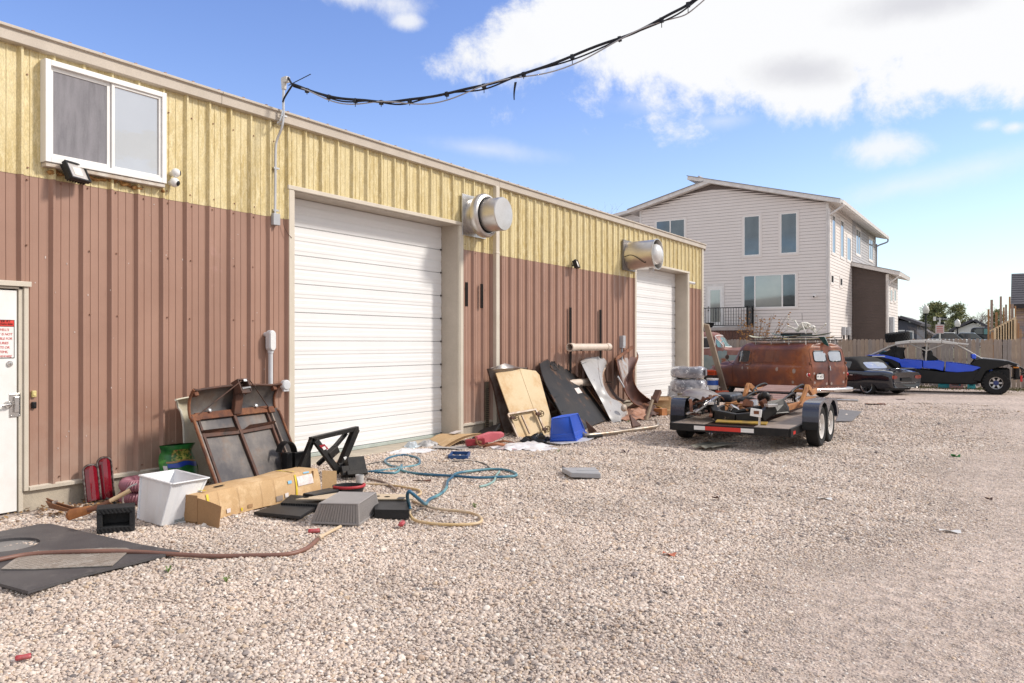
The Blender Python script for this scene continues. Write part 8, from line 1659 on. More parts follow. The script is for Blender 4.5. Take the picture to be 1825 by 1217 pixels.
def hz(px, py, y=HY): p = WYp(px, py, y); return p.x, p.z
rE, rP, lP, lE = hz(1476, 360), hz(1268, 328), hz(1268, 328), hz(1141, 375)
def front_top(u):
    x = lE[0]+(rE[0]-lE[0])*u
    if x < lP[0]: return lE[1]+(lP[1]-lE[1])*(x-lE[0])/(lP[0]-lE[0])
    return rP[1]+(rE[1]-rP[1])*(x-rP[0])/(rE[0]-rP[0])
MB().prism([(lE[0]+.02, .0), (rE[0]-.02, 0), (rE[0]-.02, rE[1]-.03), (lP[0], lP[1]-.03), (lE[0]+.02, lE[1]-.03)], HY+.005, HY+.25, 'y').build('wall', LAPSH, house, world=True)
lap('lap_siding', SID, (lE[0], HY), (HX, HY), .4, front_top, (0, -1))
# right side, upper front part beige then grey
DEP = 15.6; YS = WX(1519, 450, HX).y; YE = WX(1560, 450, HX).y
MB().bb((HX-.25, HY+.26, 0), (HX-.005, YE, rE[1]-.02)).build('wall', LAPSH, house, world=True); MB().bb((lE[0]-1, HY+4, 0), (lE[0]-.0, YE, lE[1]-.6)).build('wall', SID, house, world=True); MB().bb((lE[0], YE-.2, 0), (HX-.26, YE, rE[1]-.02)).build('wall', SIDL, house, world=True)
lap('lap_siding', SID, (HX, HY), (HX, YS), .4, lambda u: rE[1], (1, 0)); lap('lap_siding', SIDL, (HX, YS), (HX, YE), .4, lambda u: rE[1], (1, 0))
MB().bb((HX-.10, HY-.035, .2), (HX+.03, HY+.10, rE[1]-.05)).build('corner_board', TRW, house, world=True); MB().bb((lE[0]-.03, HY-.03, .2), (lE[0]+.09, HY+.1, lE[1]-.05)).build('corner_board', TRW, house, world=True); MB().bb((HX-.02, YE-.1, .2), (HX+.03, YE+.03, rE[1]-.05)).build('corner_board', SIDL, house, world=True); MB().bb((HX+.0145, YS-.04, 4.2), (HX+.03, YS+.04, rE[1]-.05)).build('corner_board', SIDL, house, world=True)
# the wing further left
wx0, wz0 = hz(1098, 386, HY+2); wx1 = lE[0]-.02; wzr = hz(1141, 374, HY+2)[1]
lap('lap_siding', SID, (wx0, HY+2), (wx1, HY+2), 3.0, lambda u: wz0-.1+(wzr-wz0)*u, (0, -1)); MB().prism([(wx0, 0), (wx1, 0), (wx1, wzr-.15), (wx0, wz0-.15)], HY+2.01, HY+2.2, 'y').build('wall', SID, house, world=True)
# roofs: two slabs, the right one rising past the ridge
OV = .45
def roof_slab(name, A, B, y0, y1, th=.20):
    (xa, za), (xb, zb) = A, B; mb = MB(); d = Vector((xb-xa, 0, zb-za)).normalized(); n = Vector((-d.z, 0, d.x)); n = n if n.z > 0 else -n
    a, b = Vector((xa, 0, za)), Vector((xb, 0, zb)); P_ = [a, b, b+n*th, a+n*th]
    mb.add([Vector((p.x, y0, p.z)) for p in P_]+[Vector((p.x, y1, p.z)) for p in P_], [(0, 1, 2, 3), (7, 6, 5, 4)]+[(i, (i+1) % 4, 4+(i+1) % 4, 4+i) for i in range(4)]); return mb
sl = (rE[1]-rP[1])/(rE[0]-rP[0]); pk = hz(1224, 319, HY-OV)
A_ = (pk[0], rP[1]+sl*(pk[0]-rP[0])); B_ = (HX+.62, rP[1]+sl*(HX+.62-rP[0]))
roof_slab('roof', A_, B_, HY-OV+.03, YE+.5, .19).build('roof', TRW, house, world=True)
sl2 = (lP[1]-lE[1])/(lP[0]-lE[0]); roof_slab('roof', (lE[0]-.6, lE[1]-sl2*.6), (lP[0]+.02, lP[1]+sl2*.02), HY-OV+.05, YE+.5, .19).build('roof', TRW, house, world=True)
roof_slab('roof_shingles', (A_[0]-.02, A_[1]+.195), (B_[0]+.02, B_[1]+.195), HY-OV, YE+.55, .03).build('roof_shingles', RFG, house, world=True); roof_slab('roof_shingles', (lE[0]-.62, lE[1]-sl2*.6+.195), (lP[0]-.3, lP[1]+.195-sl2*.3), HY-OV, YE+.55, .03).build('roof_shingles', RFG, house, world=True)
MB().bb((lP[0]-.9, HY+.4, lP[1]-.2), (lP[0]-.8, YE, lP[1]+.62)).build('clerestory_wall', SIDL, house, world=True)
roof_slab('roof', (wx0-.5, wz0-.15), (wx1+.3, wzr+.1), HY+1.6, YE, .18).build('roof', TRW, house, world=True)
# gutter and downpipe on the right eave
gx = HX+.66; gz_ = B_[1]+.05
MB().prism([(gx, gz_-.06), (gx+.10, gz_-.06), (gx+.13, gz_+.10), (gx+.115, gz_+.10), (gx+.09, gz_-.045), (gx, gz_-.045)], HY-OV+.03, YE+.5, 'y').build('gutter', TRW, house, world=True)
MB().tube(smooth_pts([(gx+.06, HY-OV+.2, gz_-.06), (gx+.03, HY-OV+.25, gz_-.2), (HX+.12, HY-.08, gz_-.55), (HX+.06, HY-.08, gz_-.8), (HX+.06, HY-.08, .3)], 4), .06, 8).build('downpipe', TRW, house, world=True, smooth=50)
MB().tube(smooth_pts([(gx+.06, YE+.4, gz_-.06), (gx+.0, YE+.38, gz_-.25), (HX+.12, YE+.12, gz_-.5), (HX+.06, YE+.1, gz_-.8), (HX+.06, YE+.1, 3.0)], 4), .05, 8).build('downpipe', mat('downpipe_grey', (.35, .36, .38), .5), house, world=True, smooth=50)
def hwin(x0, z0, x1, z1, mull=(), gl=None, face='y', base=None, glb=None):
    """a trimmed window; on the front wall (face y) or the right wall (face x, x0/x1 are distances along Y)"""
    b = HY if face == 'y' else (HX if base is None else base); w = bpy.data.objects.new('window', None); COL.objects.link(w); w.parent = house
    w.location = (x0-HX, 0, z0) if face == 'y' else (b-HX, x0-HY, z0); Wd, Hh = x1-x0, z1-z0; t_ = .10; f_ = .055
    def bb(mb, u0, v0, u1, v1, d0, d1): return mb.bb((u0, -d1, v0), (u1, -d0, v1)) if face == 'y' else mb.bb((d0, u0, v0), (d1, u1, v1))
    tr = MB(); bb(tr, -t_, -t_, 0, Hh+t_, .004, .035); bb(tr, Wd, -t_, Wd+t_, Hh+t_, .004, .035); bb(tr, 0, Hh, Wd, Hh+t_, .004, .035); bb(tr, 0, -t_, Wd, 0, .004, .035); tr.build('window_surround', SID, w)
    fm = MB(); bb(fm, 0, 0, f_, Hh, .004, .03); bb(fm, Wd-f_, 0, Wd, Hh, .004, .03); bb(fm, f_, Hh-f_, Wd-f_, Hh, .004, .03); bb(fm, f_, 0, Wd-f_, f_, .004, .03)
    for m in mull: bb(fm, m*Wd-.035, f_, m*Wd+.035, Hh-f_, .004, .032)
    fm.build('window_frame', WHITE, w)
    ed = [0]+list(mull)+[1]
    for i in range(len(ed)-1): g = MB(); bb(g, ed[i]*Wd+.03, f_*.9, ed[i+1]*Wd-.03, Hh-f_*.9, .005, .018); g.build('window_pane', (glb if glb and i == 1 else gl) or HGL, w)
def hw(pxa, pya, pxb, pyb, **k): a, b = hz(pxa, pya), hz(pxb, pyb); hwin(a[0], b[1], b[0], a[1], **k)
hw(1169, 394, 1221, 436, mull=(.5,)); hw(1325.5, 385.5, 1354.5, 455); hw(1391, 380.5, 1421, 451); hw(1325, 491, 1419, 547.5, mull=(.225, .745), glb=HGL2)
def hs(pxa, pya, pxb, pyb, **k): a, b = WX(pxa, pya, HX), WX(pxb, pyb, HX); hwin(a.y, WX((pxa+pxb)/2, pyb, HX).z, b.y, WX((pxa+pxb)/2, pya, HX).z, face='x', **k)
hs(1482.5, 383, 1488, 452); hs(1497.5, 393, 1503, 459); hs(1509, 423, 1515.5, 465); hs(1525, 409, 1533, 454, mull=(.5,)); hs(1548, 426, 1555, 464, mull=(.5,)); hs(1480.5, 489.5, 1485, 505); hs(1496.5, 495, 1500.5, 510)
# rear door and deck
a, b = hz(1261, 510), hz(1288, 584); DZ = b[1]; d = bpy.data.objects.new('rear_door', None); COL.objects.link(d); d.parent = house; d.location = (a[0]-HX, 0, DZ); Wd, Hh = b[0]-a[0], a[1]-DZ
MB().bb((-.1, -.04, 0), (0, -.016, Hh+.1)).build('door_surround', TRW, d); MB().bb((Wd, -.04, 0), (Wd+.1, -.016, Hh+.1)).build('door_surround', TRW, d); MB().bb((0, -.04, Hh), (Wd, -.016, Hh+.1)).build('door_surround', TRW, d)
MB().bb((0, -.03, 0), (Wd, -.016, Hh)).build('door_leaf', WHITE, d); MB().bb((Wd*.20, -.034, Hh*.14), (Wd*.84, -.0305, Hh*.90)).build('door_glass', HGL2, d); MB().ball((Wd*.08, -.06, Hh*.42), .04, 8).ball((Wd*.08, -.05, Hh*.5), .03, 8).build('door_knob', BLACK, d, kind='stuff')
dk = thing('rear_deck', 'raised landing with black metal railing at the back door of the beige house', 'deck', (HX, HY, 0)); dx0, dx1 = WYp(1236, 570, HY-1.15).x, WYp(1333, 570, HY-1.15).x; dy = HY-1.15
MB().bb((dx0, dy, DZ-.16), (dx1, HY-.05, DZ)).build('deck_floor', mat('deck_edge', (.40, .36, .34), .7), dk, world=True)
n = 0; x = dx0
while x < dx1: MB().bb((x, dy+.04, .2), (x+.135, dy+.06, DZ-.165)).build('skirt_board', mat('deck_skirt', (.13, .062, .045), .8, col2=(.09, .045, .033), scale=4), dk, world=True); x += .15
MB().bb((dx1-.03, dy+.07, .2), (dx1-.01, HY-.05, DZ-.165)).build('skirt_side', MATS['deck_skirt'], dk, world=True)
RB = mat('rail_black', (.02, .02, .022), .4); rh = 1.02
for z in (DZ+.10, DZ+rh): MB().bb((dx0, dy+.03, z-.02), (dx1, dy+.07, z+.02)).build('rail', RB, dk, world=True); MB().bb((dx1-.07, dy+.071, z-.02), (dx1-.03, HY-.05, z+.02)).build('rail', RB, dk, world=True)
for x in (dx0, WYp(1251, 570, dy).x, dx1-.09): MB().bb((x, dy+.005, DZ+.001), (x+.09, dy+.095, DZ+rh+.08)).build('rail_post', RB, dk, world=True)
MB().bb((dx1-.09, HY-.16, DZ+.001), (dx1, HY-.07, DZ+rh+.08)).build('rail_post', RB, dk, world=True)
x = dx0+.1
while x < dx1-.1: MB().bb((x, dy+.042, DZ+.12), (x+.022, dy+.058, DZ+rh-.02)).build('baluster', RB, dk, world=True); x += .135
y = dy+.18
while y < HY-.2: MB().bb((dx1-.058, y, DZ+.12), (dx1-.042, y+.022, DZ+rh-.02)).build('baluster', RB, dk, world=True); y += .10
x_, z_ = hz(1261, 582, dy); t = thing('plant_pot', 'dark round pot on the landing behind the black railing', 'pot', (x_, dy+.35, DZ)); MB().lathe([(.12, 0), (.22, .14), (.25, .24), (.22, .24), (.001, .2)], 18).build('pot_body', BLACK, t, smooth=40); MB().lathe([(.26, .23), (.27, .25), (.25, .26)], 18).build('pot_rim', BLACK, t, smooth=40)
x_, z_ = hz(1453, 527); t = thing('security_camera', 'small white camera on the beige house wall right of the triple window', 'camera', (x_, HY-.02, z_)); MB().cyl((0, 0, 0), (0, -.12, 0), .07, n=12).build('mount', WHITE, t, smooth=40); MB().ball((0, -.16, -.02), .085, 12).build('camera_body', WHITE, t, smooth=60); MB().ball((-.02, -.21, -.05), .05, 10).build('lens', BLACK, t, smooth=60)
for px, lab in ((1500.5, 'left of two small grey utility boxes low on the side of the beige house'), (1509, 'right of two small grey utility boxes low on the side of the beige house')):
    p = WX(px, 594, HX); t = thing('utility_box', lab, 'utility box', (HX+.02, p.y, p.z-.4), group='utility boxes on the house'); MB().bb((0, -.16, .3), (.16, .16, .75)).build('box_body', GREYP, t, bevel=.01); MB().cyl((.08, 0, -.6), (.08, 0, .3), .05, n=8).build('riser_pipe', BLACK, t)
# brown single storey bump-out on the right
bx0, bY = HX+.03, WX(1518, 560, HX).y; p1 = WYp(1583, 560, bY); bx1 = p1.x; zl, zr = WYp(1519, 474, bY).z, WYp(1583, 487, bY).z; bYE = WX(1600, 560, bx1).y
lap('lap_siding', SIDD, (bx0, bY), (bx1-.12, bY), .3, lambda u: zl+(zr-zl)*u, (0, -1)); MB().prism([(bx0, 0), (bx1, 0), (bx1, zr-.02), (bx0, zl-.02)], bY+.01, bY+.2, 'y').build('wall', LAPSH, house, world=True)
lap('lap_siding', SID, (bx1, bY), (bx1, bYE), .3, lambda u: zr-.02, (1, 0)); MB().bb((bx1-.2, bY+.21, 0), (bx1-.005, bYE, zr-.03)).build('wall', LAPSH, house, world=True); MB().bb((bx1-.12, bY-.03, .2), (bx1+.03, bY+.1, zr-.05)).build('corner_board', TRW, house, world=True); MB().bb((bx0, bYE-.2, 0), (bx1-.2, bYE, zr)).build('wall', SID, house, world=True)
sl3 = (zr-zl)/(bx1-bx0); roof_slab('roof', (bx0-.02, zl), (bx1+.6, zr+sl3*.6), bY-.35, bYE+.35, .20).build('roof', TRW, house, world=True); roof_slab('roof_shingles', (bx0-.02, zl+.205), (bx1+.62, zr+sl3*.62+.205), bY-.38, bYE+.38, .03).build('roof_shingles', RFG, house, world=True)
MB().tube(smooth_pts([(bx1+.6, bY-.2, zr+sl3*.6), (bx1+.5, bY-.15, zr-.25), (bx1+.10, bY-.08, zr-.55), (bx1-.02, bY-.08, zr-.8), (bx1-.02, bY-.08, .3)], 4), .055, 8).build('downpipe', TRW, house, world=True, smooth=50)
for pa, pb in ((1586.5, 1589.5), (1593, 1596)): a, b = WX(pa, 515, bx1), WX(pb, 538, bx1); hwin(a.y, b.z, b.y, a.z+.0, face='x', base=bx1)
p = WYp(1576, 590, bY); MB().bb((bx1+.02, bY+.3, .8), (bx1+.22, bY+.9, p.z+.8)).build('meter_cabinet', GREYP, house, world=True, bevel=.02)
# fence-side shrub twigs in front of the deck
tw = thing('bare_shrub', 'leafless brown shrub in front of the rear deck of the beige house', 'shrub', (WYp(1345, 600, 40).x, 40.0, 0))
k = MB(); lf = MB(); rs = random.Random(4)
for i in range(46):
    a = rs.uniform(0, 6.28); r = rs.uniform(.3, 1.5); h = rs.uniform(1.6, 3.2); tip = Vector((r*math.cos(a)*1.2, r*math.sin(a)*.5, h)); k.tube([(0, 0, .1), tip*.5+Vector((0, 0, .2)), tip], .012, 4, rs=[.02, .012, .005])
    for j in range(4): q = tip*rs.uniform(.7, 1.0); lf.box(q+Vector((rs.uniform(-.1, .1), 0, rs.uniform(-.1, .1))), (.07, .02, .05))
k.build('twigs', mat('twig_brown', (.16, .10, .07), .8), tw, kind='stuff'); lf.build('dry_leaves', mat('dry_leaf', (.40, .20, .06), .7), tw, kind='stuff')
# ------------------------------------------------------------------ far side of the street
def far_house(label, pxl, pxr, py_e, py_r, Y, wallm, roofm, wins=(), rid=.5, depth=10):
    xl, xr = WYp(pxl, 600, Y).x, WYp(pxr, 600, Y).x; ze, zr_ = WYp(pxl, py_e, Y).z, WYp((pxl+pxr)/2, py_r, Y).z; w = xr-xl
    t = thing('far_house', label, 'house', (xl, Y, 0)); xm = w*rid
    MB().prism([(0, 0), (w, 0), (w, ze), (xm, zr_-.2), (0, ze)], 0, depth, 'y').build('wall', wallm, t)
    for a, b in (((-.4, ze-.25), (xm, zr_)), ((w+.4, ze-.25), (xm, zr_))): roof_slab('roof', a, b, -.5, depth+.5, .3).build('roof', roofm, t)
    for u0, v0, u1, v1, m_ in wins: MB().bb((u0*w-.15, -.06, v0*ze-.15), (u1*w+.15, -.02, v1*ze+.15)).build('window_frame', WHITE, t); MB().bb((u0*w, -.10, v0*ze), (u1*w, -.0605, v1*ze)).build('window_pane', m_, t)
    MB().bb((w*.30, -.05, 0), (w*.36, -.005, ze*.4)).build('porch_post', WHITE, t); return t
NAVY = mat('navy_wall', (.075, .080, .105), .7); DROOF = mat('dark_shingle', (.095, .090, .10), .85, col2=(.07, .066, .075), scale=2); GROOF = mat('grey_shingle', (.16, .15, .16), .85, col2=(.12, .115, .125), scale=2); BRK_ = mat('brown_wall', (.26, .19, .155), .8)
far_house('dark blue house with white trim seen beyond the fence left of the pines', 1584, 1634, 577, 567, 95, NAVY, DROOF, ((.30, .35, .52, .78, HGL), (.68, .45, .84, .76, HGL)), .40)
far_house('low house with grey roof behind the pale street lamp', 1626, 1654, 596, 583, 105, BRK_, GROOF, ((.3, .2, .5, .6, HGL),), .2); far_house('low house with dark hipped roof behind the black pickup', 1700, 1764, 588, 572, 110, WHITE, DROOF, ((.2, .1, .35, .4, HGL), (.75, .3, .95, .6, WHITE)), .55)
def tree(label, px, py_top, Y, wpx, kind, seed, py_b=604, name='pine_tree'):
    x = WYp(px, 600, Y).x; zt = WYp(px, py_top, Y).z; R_ = wpx/FPX*(Y/ray(px, 600).y)*.5; rs = random.Random(seed); t = thing(name, label, 'tree', (x, Y, 0))
    def limb(mb, p, d, L_, r, depth, tips):
        q = p+d*L_; mb.tube([p, (p+q)/2+Vector((rs.uniform(-1, 1), rs.uniform(-1, 1), .3))*L_*.06, q], r, 5, rs=[r, r*.8, r*.55]); tips.append(q)
        if depth:
            for i in range(rs.randint(2, 4) if kind != 'pine' else 3):
                a = rs.uniform(0, 6.28); v = (d+Vector((math.cos(a), math.sin(a), rs.uniform(-.1, .5)))*rs.uniform(.5, .9)).normalized(); limb(mb, p.lerp(q, rs.uniform(.45, 1)), v, L_*rs.uniform(.55, .75), r*.5, depth-1, tips)
    if kind == 'bare':
        k = MB(); tips = []; k.tube([(0, 0, 0), (0, 0, zt*.3)], R_*.06, 6, rs=[R_*.08, R_*.06])
        for i in range(7): a = rs.uniform(0, 6.28); limb(k, Vector((0, 0, zt*rs.uniform(.18, .32))), Vector((math.cos(a)*.55, math.sin(a)*.55, 1)).normalized(), zt*.32, R_*.04, 4, tips)
        k.build('branches', mat('bare_bark', (.21, .165, .14), .9), t); return
    MB().tube([(0, 0, 0), (R_*.06, 0, zt*.5), (0, 0, zt*.95)], .3, 8, rs=[R_*.11, R_*.08, R_*.02]).build('trunk', mat('pine_bark', (.12, .08, .055), .9), t, smooth=50)
    mb_ = [MB(), MB()]; br = MB()
    for i in range(64):
        h = (i+.5)/64; z = zt*(.12+.86*h); rr = R_*(math.sin(PI*min(1, (1-h)*.75+.10))**.8)*rs.uniform(.55, 1.08); a = i*2.4+rs.uniform(-.3, .3); e = Vector((rr*math.cos(a), rr*math.sin(a), z+rr*.12)); br.tube([(0, 0, z-rr*.15), e], .1, 4, rs=[R_*.025, R_*.008])
        for c_ in range(7):
            f_ = rs.uniform(.35, 1.05); q = Vector((e.x*f_, e.y*f_, z+(rr*.12)*f_))+Vector((rs.gauss(0, 1), rs.gauss(0, 1), rs.gauss(0, .7)))*R_*.09
            tgt = mb_[0 if rs.random() < .55 else 1]
            for l_ in range(15):
                d = Vector((rs.gauss(0, 1), rs.gauss(0, 1), rs.gauss(.35, .8))).normalized(); o = q+Vector((rs.gauss(0, 1), rs.gauss(0, 1), rs.gauss(0, .8)))*R_*.075; s_ = d.orthogonal().normalized()*R_*.034; tgt.add([o-s_, o+s_, o+d*R_*rs.uniform(.10, .18)], [(0, 1, 2)])
    br.build('branches', MATS['pine_bark'], t); mb_[0].build('crown', mat('needle_olive', (.17, .18, .06), .8, col2=(.22, .215, .075), scale=.6), t, kind='stuff'); mb_[1].build('crown', mat('needle_dark', (.09, .115, .042), .8, col2=(.12, .14, .05), scale=.6), t, kind='stuff')
tree('broad olive green pine behind the tall black street lamp', 1665, 541, 112, 62, 'pine', 3); tree('slimmer pine right of the street name sign', 1706, 543, 118, 46, 'pine', 8); tree('short dark pine behind the timber posts', 1777, 552, 120, 34, 'pine', 12)
tree('bare tree between the slim pine and the timber posts', 1738, 548, 125, 60, 'bare', 5, name='bare_tree'); tree('leafless brown sapling beside the black street lamp', 1656, 562, 90, 22, 'bare', 15, name='bare_tree'); tree('bare tree at the edge of the timber posts', 1758, 536, 130, 40, 'bare', 25, name='bare_tree'); tree('bare tree crown showing above the shop roof', 1079, 352, 75, 70, 'bare', 19, name='bare_tree'); tree('distant bare trees beyond the dark blue house', 1625, 562, 150, 40, 'bare', 31, name='bare_tree')
def lamp(px, py, Y, lab):
    p = WYp(px, py, Y); t = thing('street_lamp', lab, 'street lamp', (p.x, Y, 0), group='street lamps across the street'); s = Y/85.
    MB().cyl((0, 0, 0), (0, 0, p.z-.5), .10, .07, 10).build('post', BLACK, t, smooth=40); MB().lathe([(.10, p.z-.5), (.22, p.z-.42), (.22, p.z-.38)], 14).build('lamp_collar', BLACK, t, smooth=40)
    MB().lathe([(.20, p.z-.38), (.30, p.z-.1), (.22, p.z+.22), (.05, p.z+.36), (.001, p.z+.45)], 14).build('lamp_globe', mat('globe_pale', (.72, .70, .64), .3), t, smooth=50)
lamp(1650, 551, 80, 'tall black street lamp with pale globe before the broad pine'); lamp(1633.5, 578, 100, 'small pale street lamp in front of the dark blue house'); lamp(1706.5, 575.5, 92, 'black street lamp with white globe behind the black pickup'); lamp(1730, 581.5, 120, 'distant street lamp globe above the black pickup roof')
p = WYp(1675, 568, 70); t = thing('street_sign', 'street name sign post with a red and white notice beyond the fence', 'street sign', (p.x, 70, 0))
MB().cyl((0, 0, 0), (0, 0, p.z+.1), .06, n=8).build('sign_post', GALV, t, smooth=40); wB = WYp(1688, 568, 70).x-p.x
MB().bb((-.25, -.03, p.z-.14), (wB, -.01, p.z+.14)).build('name_blade', mat('sign_dark', (.02, .035, .03), .5), t); MB().bb((-.45, -.035, p.z-.16), (-.2505, -.01, p.z+.16)).build('block_panel', WHITE, t); letters('blade_text', '5640 South', .20, fr((-.20, -.032, p.z-.07), (1, 0, 0), z=(0, -1, 0)), WHITE, t, spacing=.85); MB().bb((-.14, -.03, p.z-.52), (.32, -.01, p.z-.26)).build('name_blade', MATS['sign_dark'], t); MB().bb((-.16, -.034, p.z-.50), (-.02, -.0305, p.z-.28)).build('block_panel', WHITE, t)
q = WYp(1675, 587, 70); MB().bb((-.30, -.05, q.z-.32), (.30, -.07, q.z+.38)).build('notice', mat('notice_pale', (.72, .60, .58), .5), t)
for i in range(4): MB().bb((-.22, -.0705, q.z-.22+i*.14), (.22, -.073, q.z-.17+i*.14)).build('notice_line', REDI, t)
# black pickup and two cars across the street
def street_pickup():
    Y = 94; a = WYp(1694, 603, Y); t = thing('parked_pickup', 'black pickup truck parked across the street beyond the fence', 'pickup truck', (a.x, Y, 1.33)); BPk = mat('pickup_black', (.012, .013, .018), .2, coat=.6); k = 1.0
    P = lambda pts: [(x, z*k) for x, z in pts]
    MB().prism(P([(0, .55), (5.6, .55), (5.7, .8), (5.65, 1.05), (4.4, 1.15), (2.2, 1.2), (0.02, 1.22)]), 0, 1.95, 'y').build('body', BPk, t, bevel=.06); MB().prism(P([(1.75, 1.18), (4.35, 1.12), (3.65, 1.85), (3.2, 1.95), (2.1, 1.95), (1.85, 1.85)]), .12, 1.83, 'y').build('cab', BPk, t, bevel=.08)
    MB().prism(P([(2.0, 1.28), (2.85, 1.26), (2.85, 1.82), (2.15, 1.84)]), .10, .1185, 'y').build('side_window', CARGL, t); MB().prism(P([(2.98, 1.26), (4.0, 1.22), (3.5, 1.80), (2.98, 1.82)]), .10, .1185, 'y').build('side_window', mat('teal_window', (.10, .22, .22), .05, metal=.4), t)
    MB().bb((-.02, -.01, .85*k), (.10, .16, 1.18*k)).build('tail_light', mat('pickup_red', (.7, .03, .03), .3), t, bevel=.02)
    for x in (1.05, 4.5): wheel(t, (x, .1, .42), .42, .24, .24, STEEL, -1); wheel(t, (x, 1.82, .42), .42, .24, .24, STEEL, 1)
street_pickup()
def street_car(px, Y, m_, lab, L_=4.4):
    a = WYp(px, 603, Y); t = thing('parked_car', lab, 'car', (a.x, Y, 1.2))
    MB().prism([(0, .3), (L_, .3), (L_, .65), (L_*.78, .85), (L_*.1, .9), (0, .75)], 0, 1.75, 'y').build('body', m_, t, bevel=.08); MB().prism([(L_*.12, .88), (L_*.72, .84), (L_*.58, 1.42), (L_*.28, 1.46)], .12, 1.63, 'y').build('cabin', CARGL, t, bevel=.08); MB().prism([(L_*.28, 1.44), (L_*.58, 1.40), (L_*.55, 1.48), (L_*.31, 1.51)], .2, 1.55, 'y').build('roof', m_, t, bevel=.03)
    for x in (L_*.2, L_*.8): wheel(t, (x, .1, .32), .32, .2, .2, STEEL, -1); wheel(t, (x, 1.65, .32), .32, .2, .2, STEEL, 1)
for o_ in (street_car(1646, 84, WHITE, 'white car roof showing over the fence below the tall street lamp'), street_car(1684, 88, mat('silver_car', (.45, .52, .56), .3, .4), 'pale blue grey car behind the street notice'), street_car(1720, 96, mat('white_van', (.7, .7, .7), .4), 'white vehicle roof behind the black pickup cab', 5.0)): pass
# timber posts and raked boards of the unfinished fence
POST = mat('raw_timber', (.42, .24, .11), .75, col2=(.32, .17, .08), scale=2, stretch=(5, 5, 1), detail=7); POSTG = mat('weathered_timber', (.33, .25, .20), .8, col2=(.25, .18, .14), scale=2, stretch=(5, 5, 1), detail=7); BRT = mat('fresh_timber', (.66, .52, .34), .7, col2=(.56, .40, .22), scale=2, stretch=(5, 5, 1))
tf = thing('timber_posts', 'unfinished timber enclosure of uneven posts with a raked row of fresh boards beyond the fence', 'timber frame', (WYp(1760, 603, 40).x, 40.0, 0))
for i, (pa, pb, py, m_, Y) in enumerate(((1760, 1763.6, 551, POST, 40.6), (1765, 1769.7, 534, POSTG, 40.3), (1773.6, 1778, 556, POST, 41.6), (1781.6, 1785.6, 528, POSTG, 40.9), (1787.3, 1790.6, 547.5, POST, 41.8), (1791.2, 1794.8, 542.5, POSTG, 41.4), (1797.8, 1801.2, 528.5, POST, 41.0), (1801.6, 1806.8, 542, POSTG, 41.9), (1808, 1811, 545, POST, 41.5), (1811.5, 1813.5, 570, POST, 40.5), (1814, 1817, 576, POST, 40.8), (1818.5, 1820.5, 586, POST, 40.4))):
    a, b = WYp(pa, 603, Y), WYp(pb, 603, Y); z = WYp(pa, py, Y).z; MB().bb((a.x, Y, 0), (b.x, Y+.13, z)).build('post', m_, tf, world=True, bevel=.004)
a, b = WYp(1764, 590, 39.9), WYp(1811.5, 564.5, 39.9); MB().bar(a, b, .05, .07, (0, 1, 0)).build('raked_rail', BRT, tf, world=True)
for i in range(8):
    px = 1774.5+i*4.75; p = WYp(px, 603, 39.8); z = a.z+(b.z-a.z)*(p.x-a.x)/(b.x-a.x)-.02; w = .072; MB().bb((p.x-w, 39.80, 0), (p.x+w, 39.83, z)).build('raked_board', BRT, tf, world=True)
p = WYp(1766, 603, 39.85); MB().bb((p.x, 39.85, 0), (p.x+.22, 39.88, a.z-.05)).build('end_board', POST, tf, world=True)
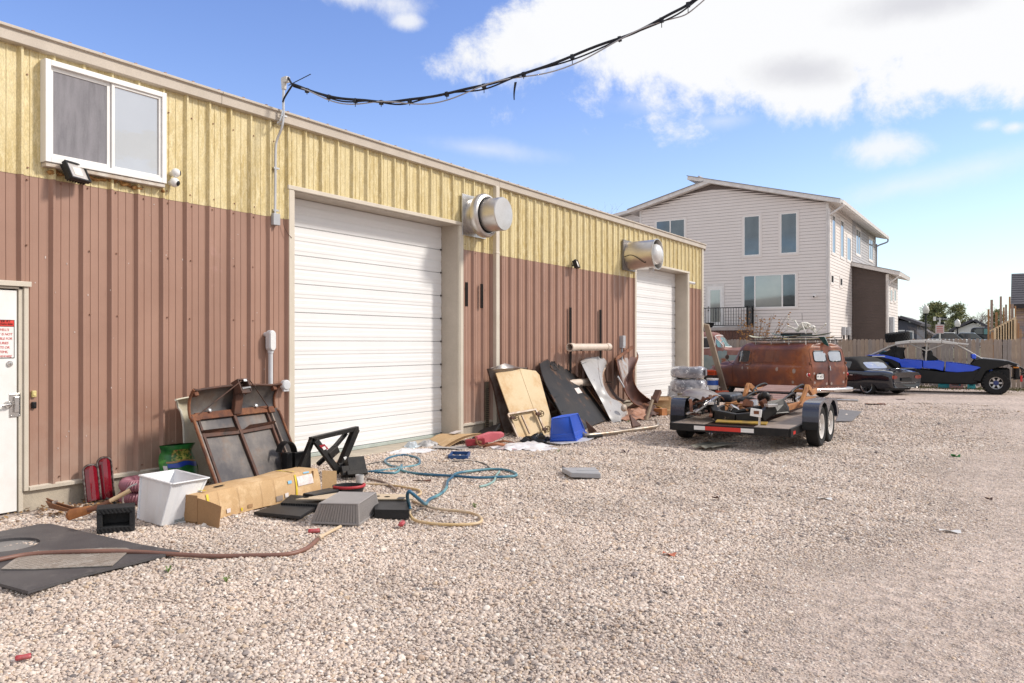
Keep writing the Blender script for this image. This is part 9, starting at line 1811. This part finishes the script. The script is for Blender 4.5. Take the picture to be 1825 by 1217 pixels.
# stone-faced house at the right edge
Y = 47.0; x0 = WYp(1811, 570, Y).x; xr0 = WYp(1801.5, 543, Y).x; ze, zt_ = WYp(1815, 543, Y).z, WYp(1815, 511, Y).z; sh = thing('stone_house', 'house with stacked stone wall and dark shingle roof at the far right edge', 'house', (x0, Y, 0)); wS_ = 7.0
MB().bb((x0, Y, 0), (x0+wS_, Y+6, ze)).build('wall', mat('stone_mortar', (.24, .19, .165), .9), sh, world=True)
STN = [mat('ledge_stone', (.38, .29, .25), .85, col2=(.26, .20, .18), scale=5), mat('ledge_stone_grey', (.28, .25, .25), .85, col2=(.2, .18, .18), scale=5), mat('ledge_stone_tan', (.42, .31, .22), .85, col2=(.3, .22, .16), scale=5)]; zz_ = .2; rs = random.Random(3); nst = 0
while zz_ < ze-.12 and nst < 290:
    h = rs.choice((.10, .13, .16)); x = 0
    if zz_ > 1.3:
        while x < 1.9: w = rs.uniform(.25, .7); MB().bb((x0+x, Y-.05-rs.uniform(0, .05), zz_), (x0+x+w-.015, Y-.002, zz_+h-.012)).build('stone', rs.choice(STN), sh, world=True); x += w; nst += 1
    zz_ += h
rf = MB(); rf.add([(xr0, Y-.45, ze), (xr0+wS_+1, Y-.45, ze), (xr0+wS_+1, Y+3.2, zt_+.9), (xr0, Y+3.2, zt_+.9), (xr0, Y-.45, ze-.16), (xr0+wS_+1, Y-.45, ze-.16), (xr0, Y+3.2, ze-.16)], [(0, 1, 2, 3), (4, 5, 1, 0), (4, 0, 3, 6)]); rf.build('roof', DROOF, sh, world=True)
MB().bb((xr0-.03, Y-.52, ze-.20), (xr0+wS_, Y-.452, ze+.02)).build('gutter', mat('dark_gutter', (.05, .045, .05), .5), sh, world=True)
k = MB()
for i in range(14): z = ze+(zt_+.9-ze)*i/14; y = Y-.45+3.65*i/14; k.bb((xr0, y, z), (xr0+4, y+.02, z+.025))
k.build('roof_courses', DROOF, sh, world=True, kind='stuff')
# street beyond the fence
MB().add([(-60, 54, .004), (140, 54, .004), (140, 72, 1.2), (-60, 72, 1.2), (140, 300, 1.2), (-60, 300, 1.2)], [(0, 1, 2, 3), (3, 2, 4, 5)]).build('verge', mat('dry_grass', (.16, .14, .07), .9, col2=(.11, .11, .05), scale=.8, world=True))['kind'] = 'structure'
MB().bb((-40, 92, 1.1), (120, 100, 1.21)).build('street', mat('asphalt', (.055, .053, .052), .9, col2=(.07, .066, .064), scale=1.0, world=True))['kind'] = 'structure'
MB().bb((-40, 89, 1.1), (120, 91, 1.32)).build('pavement', CONC)['kind'] = 'structure'
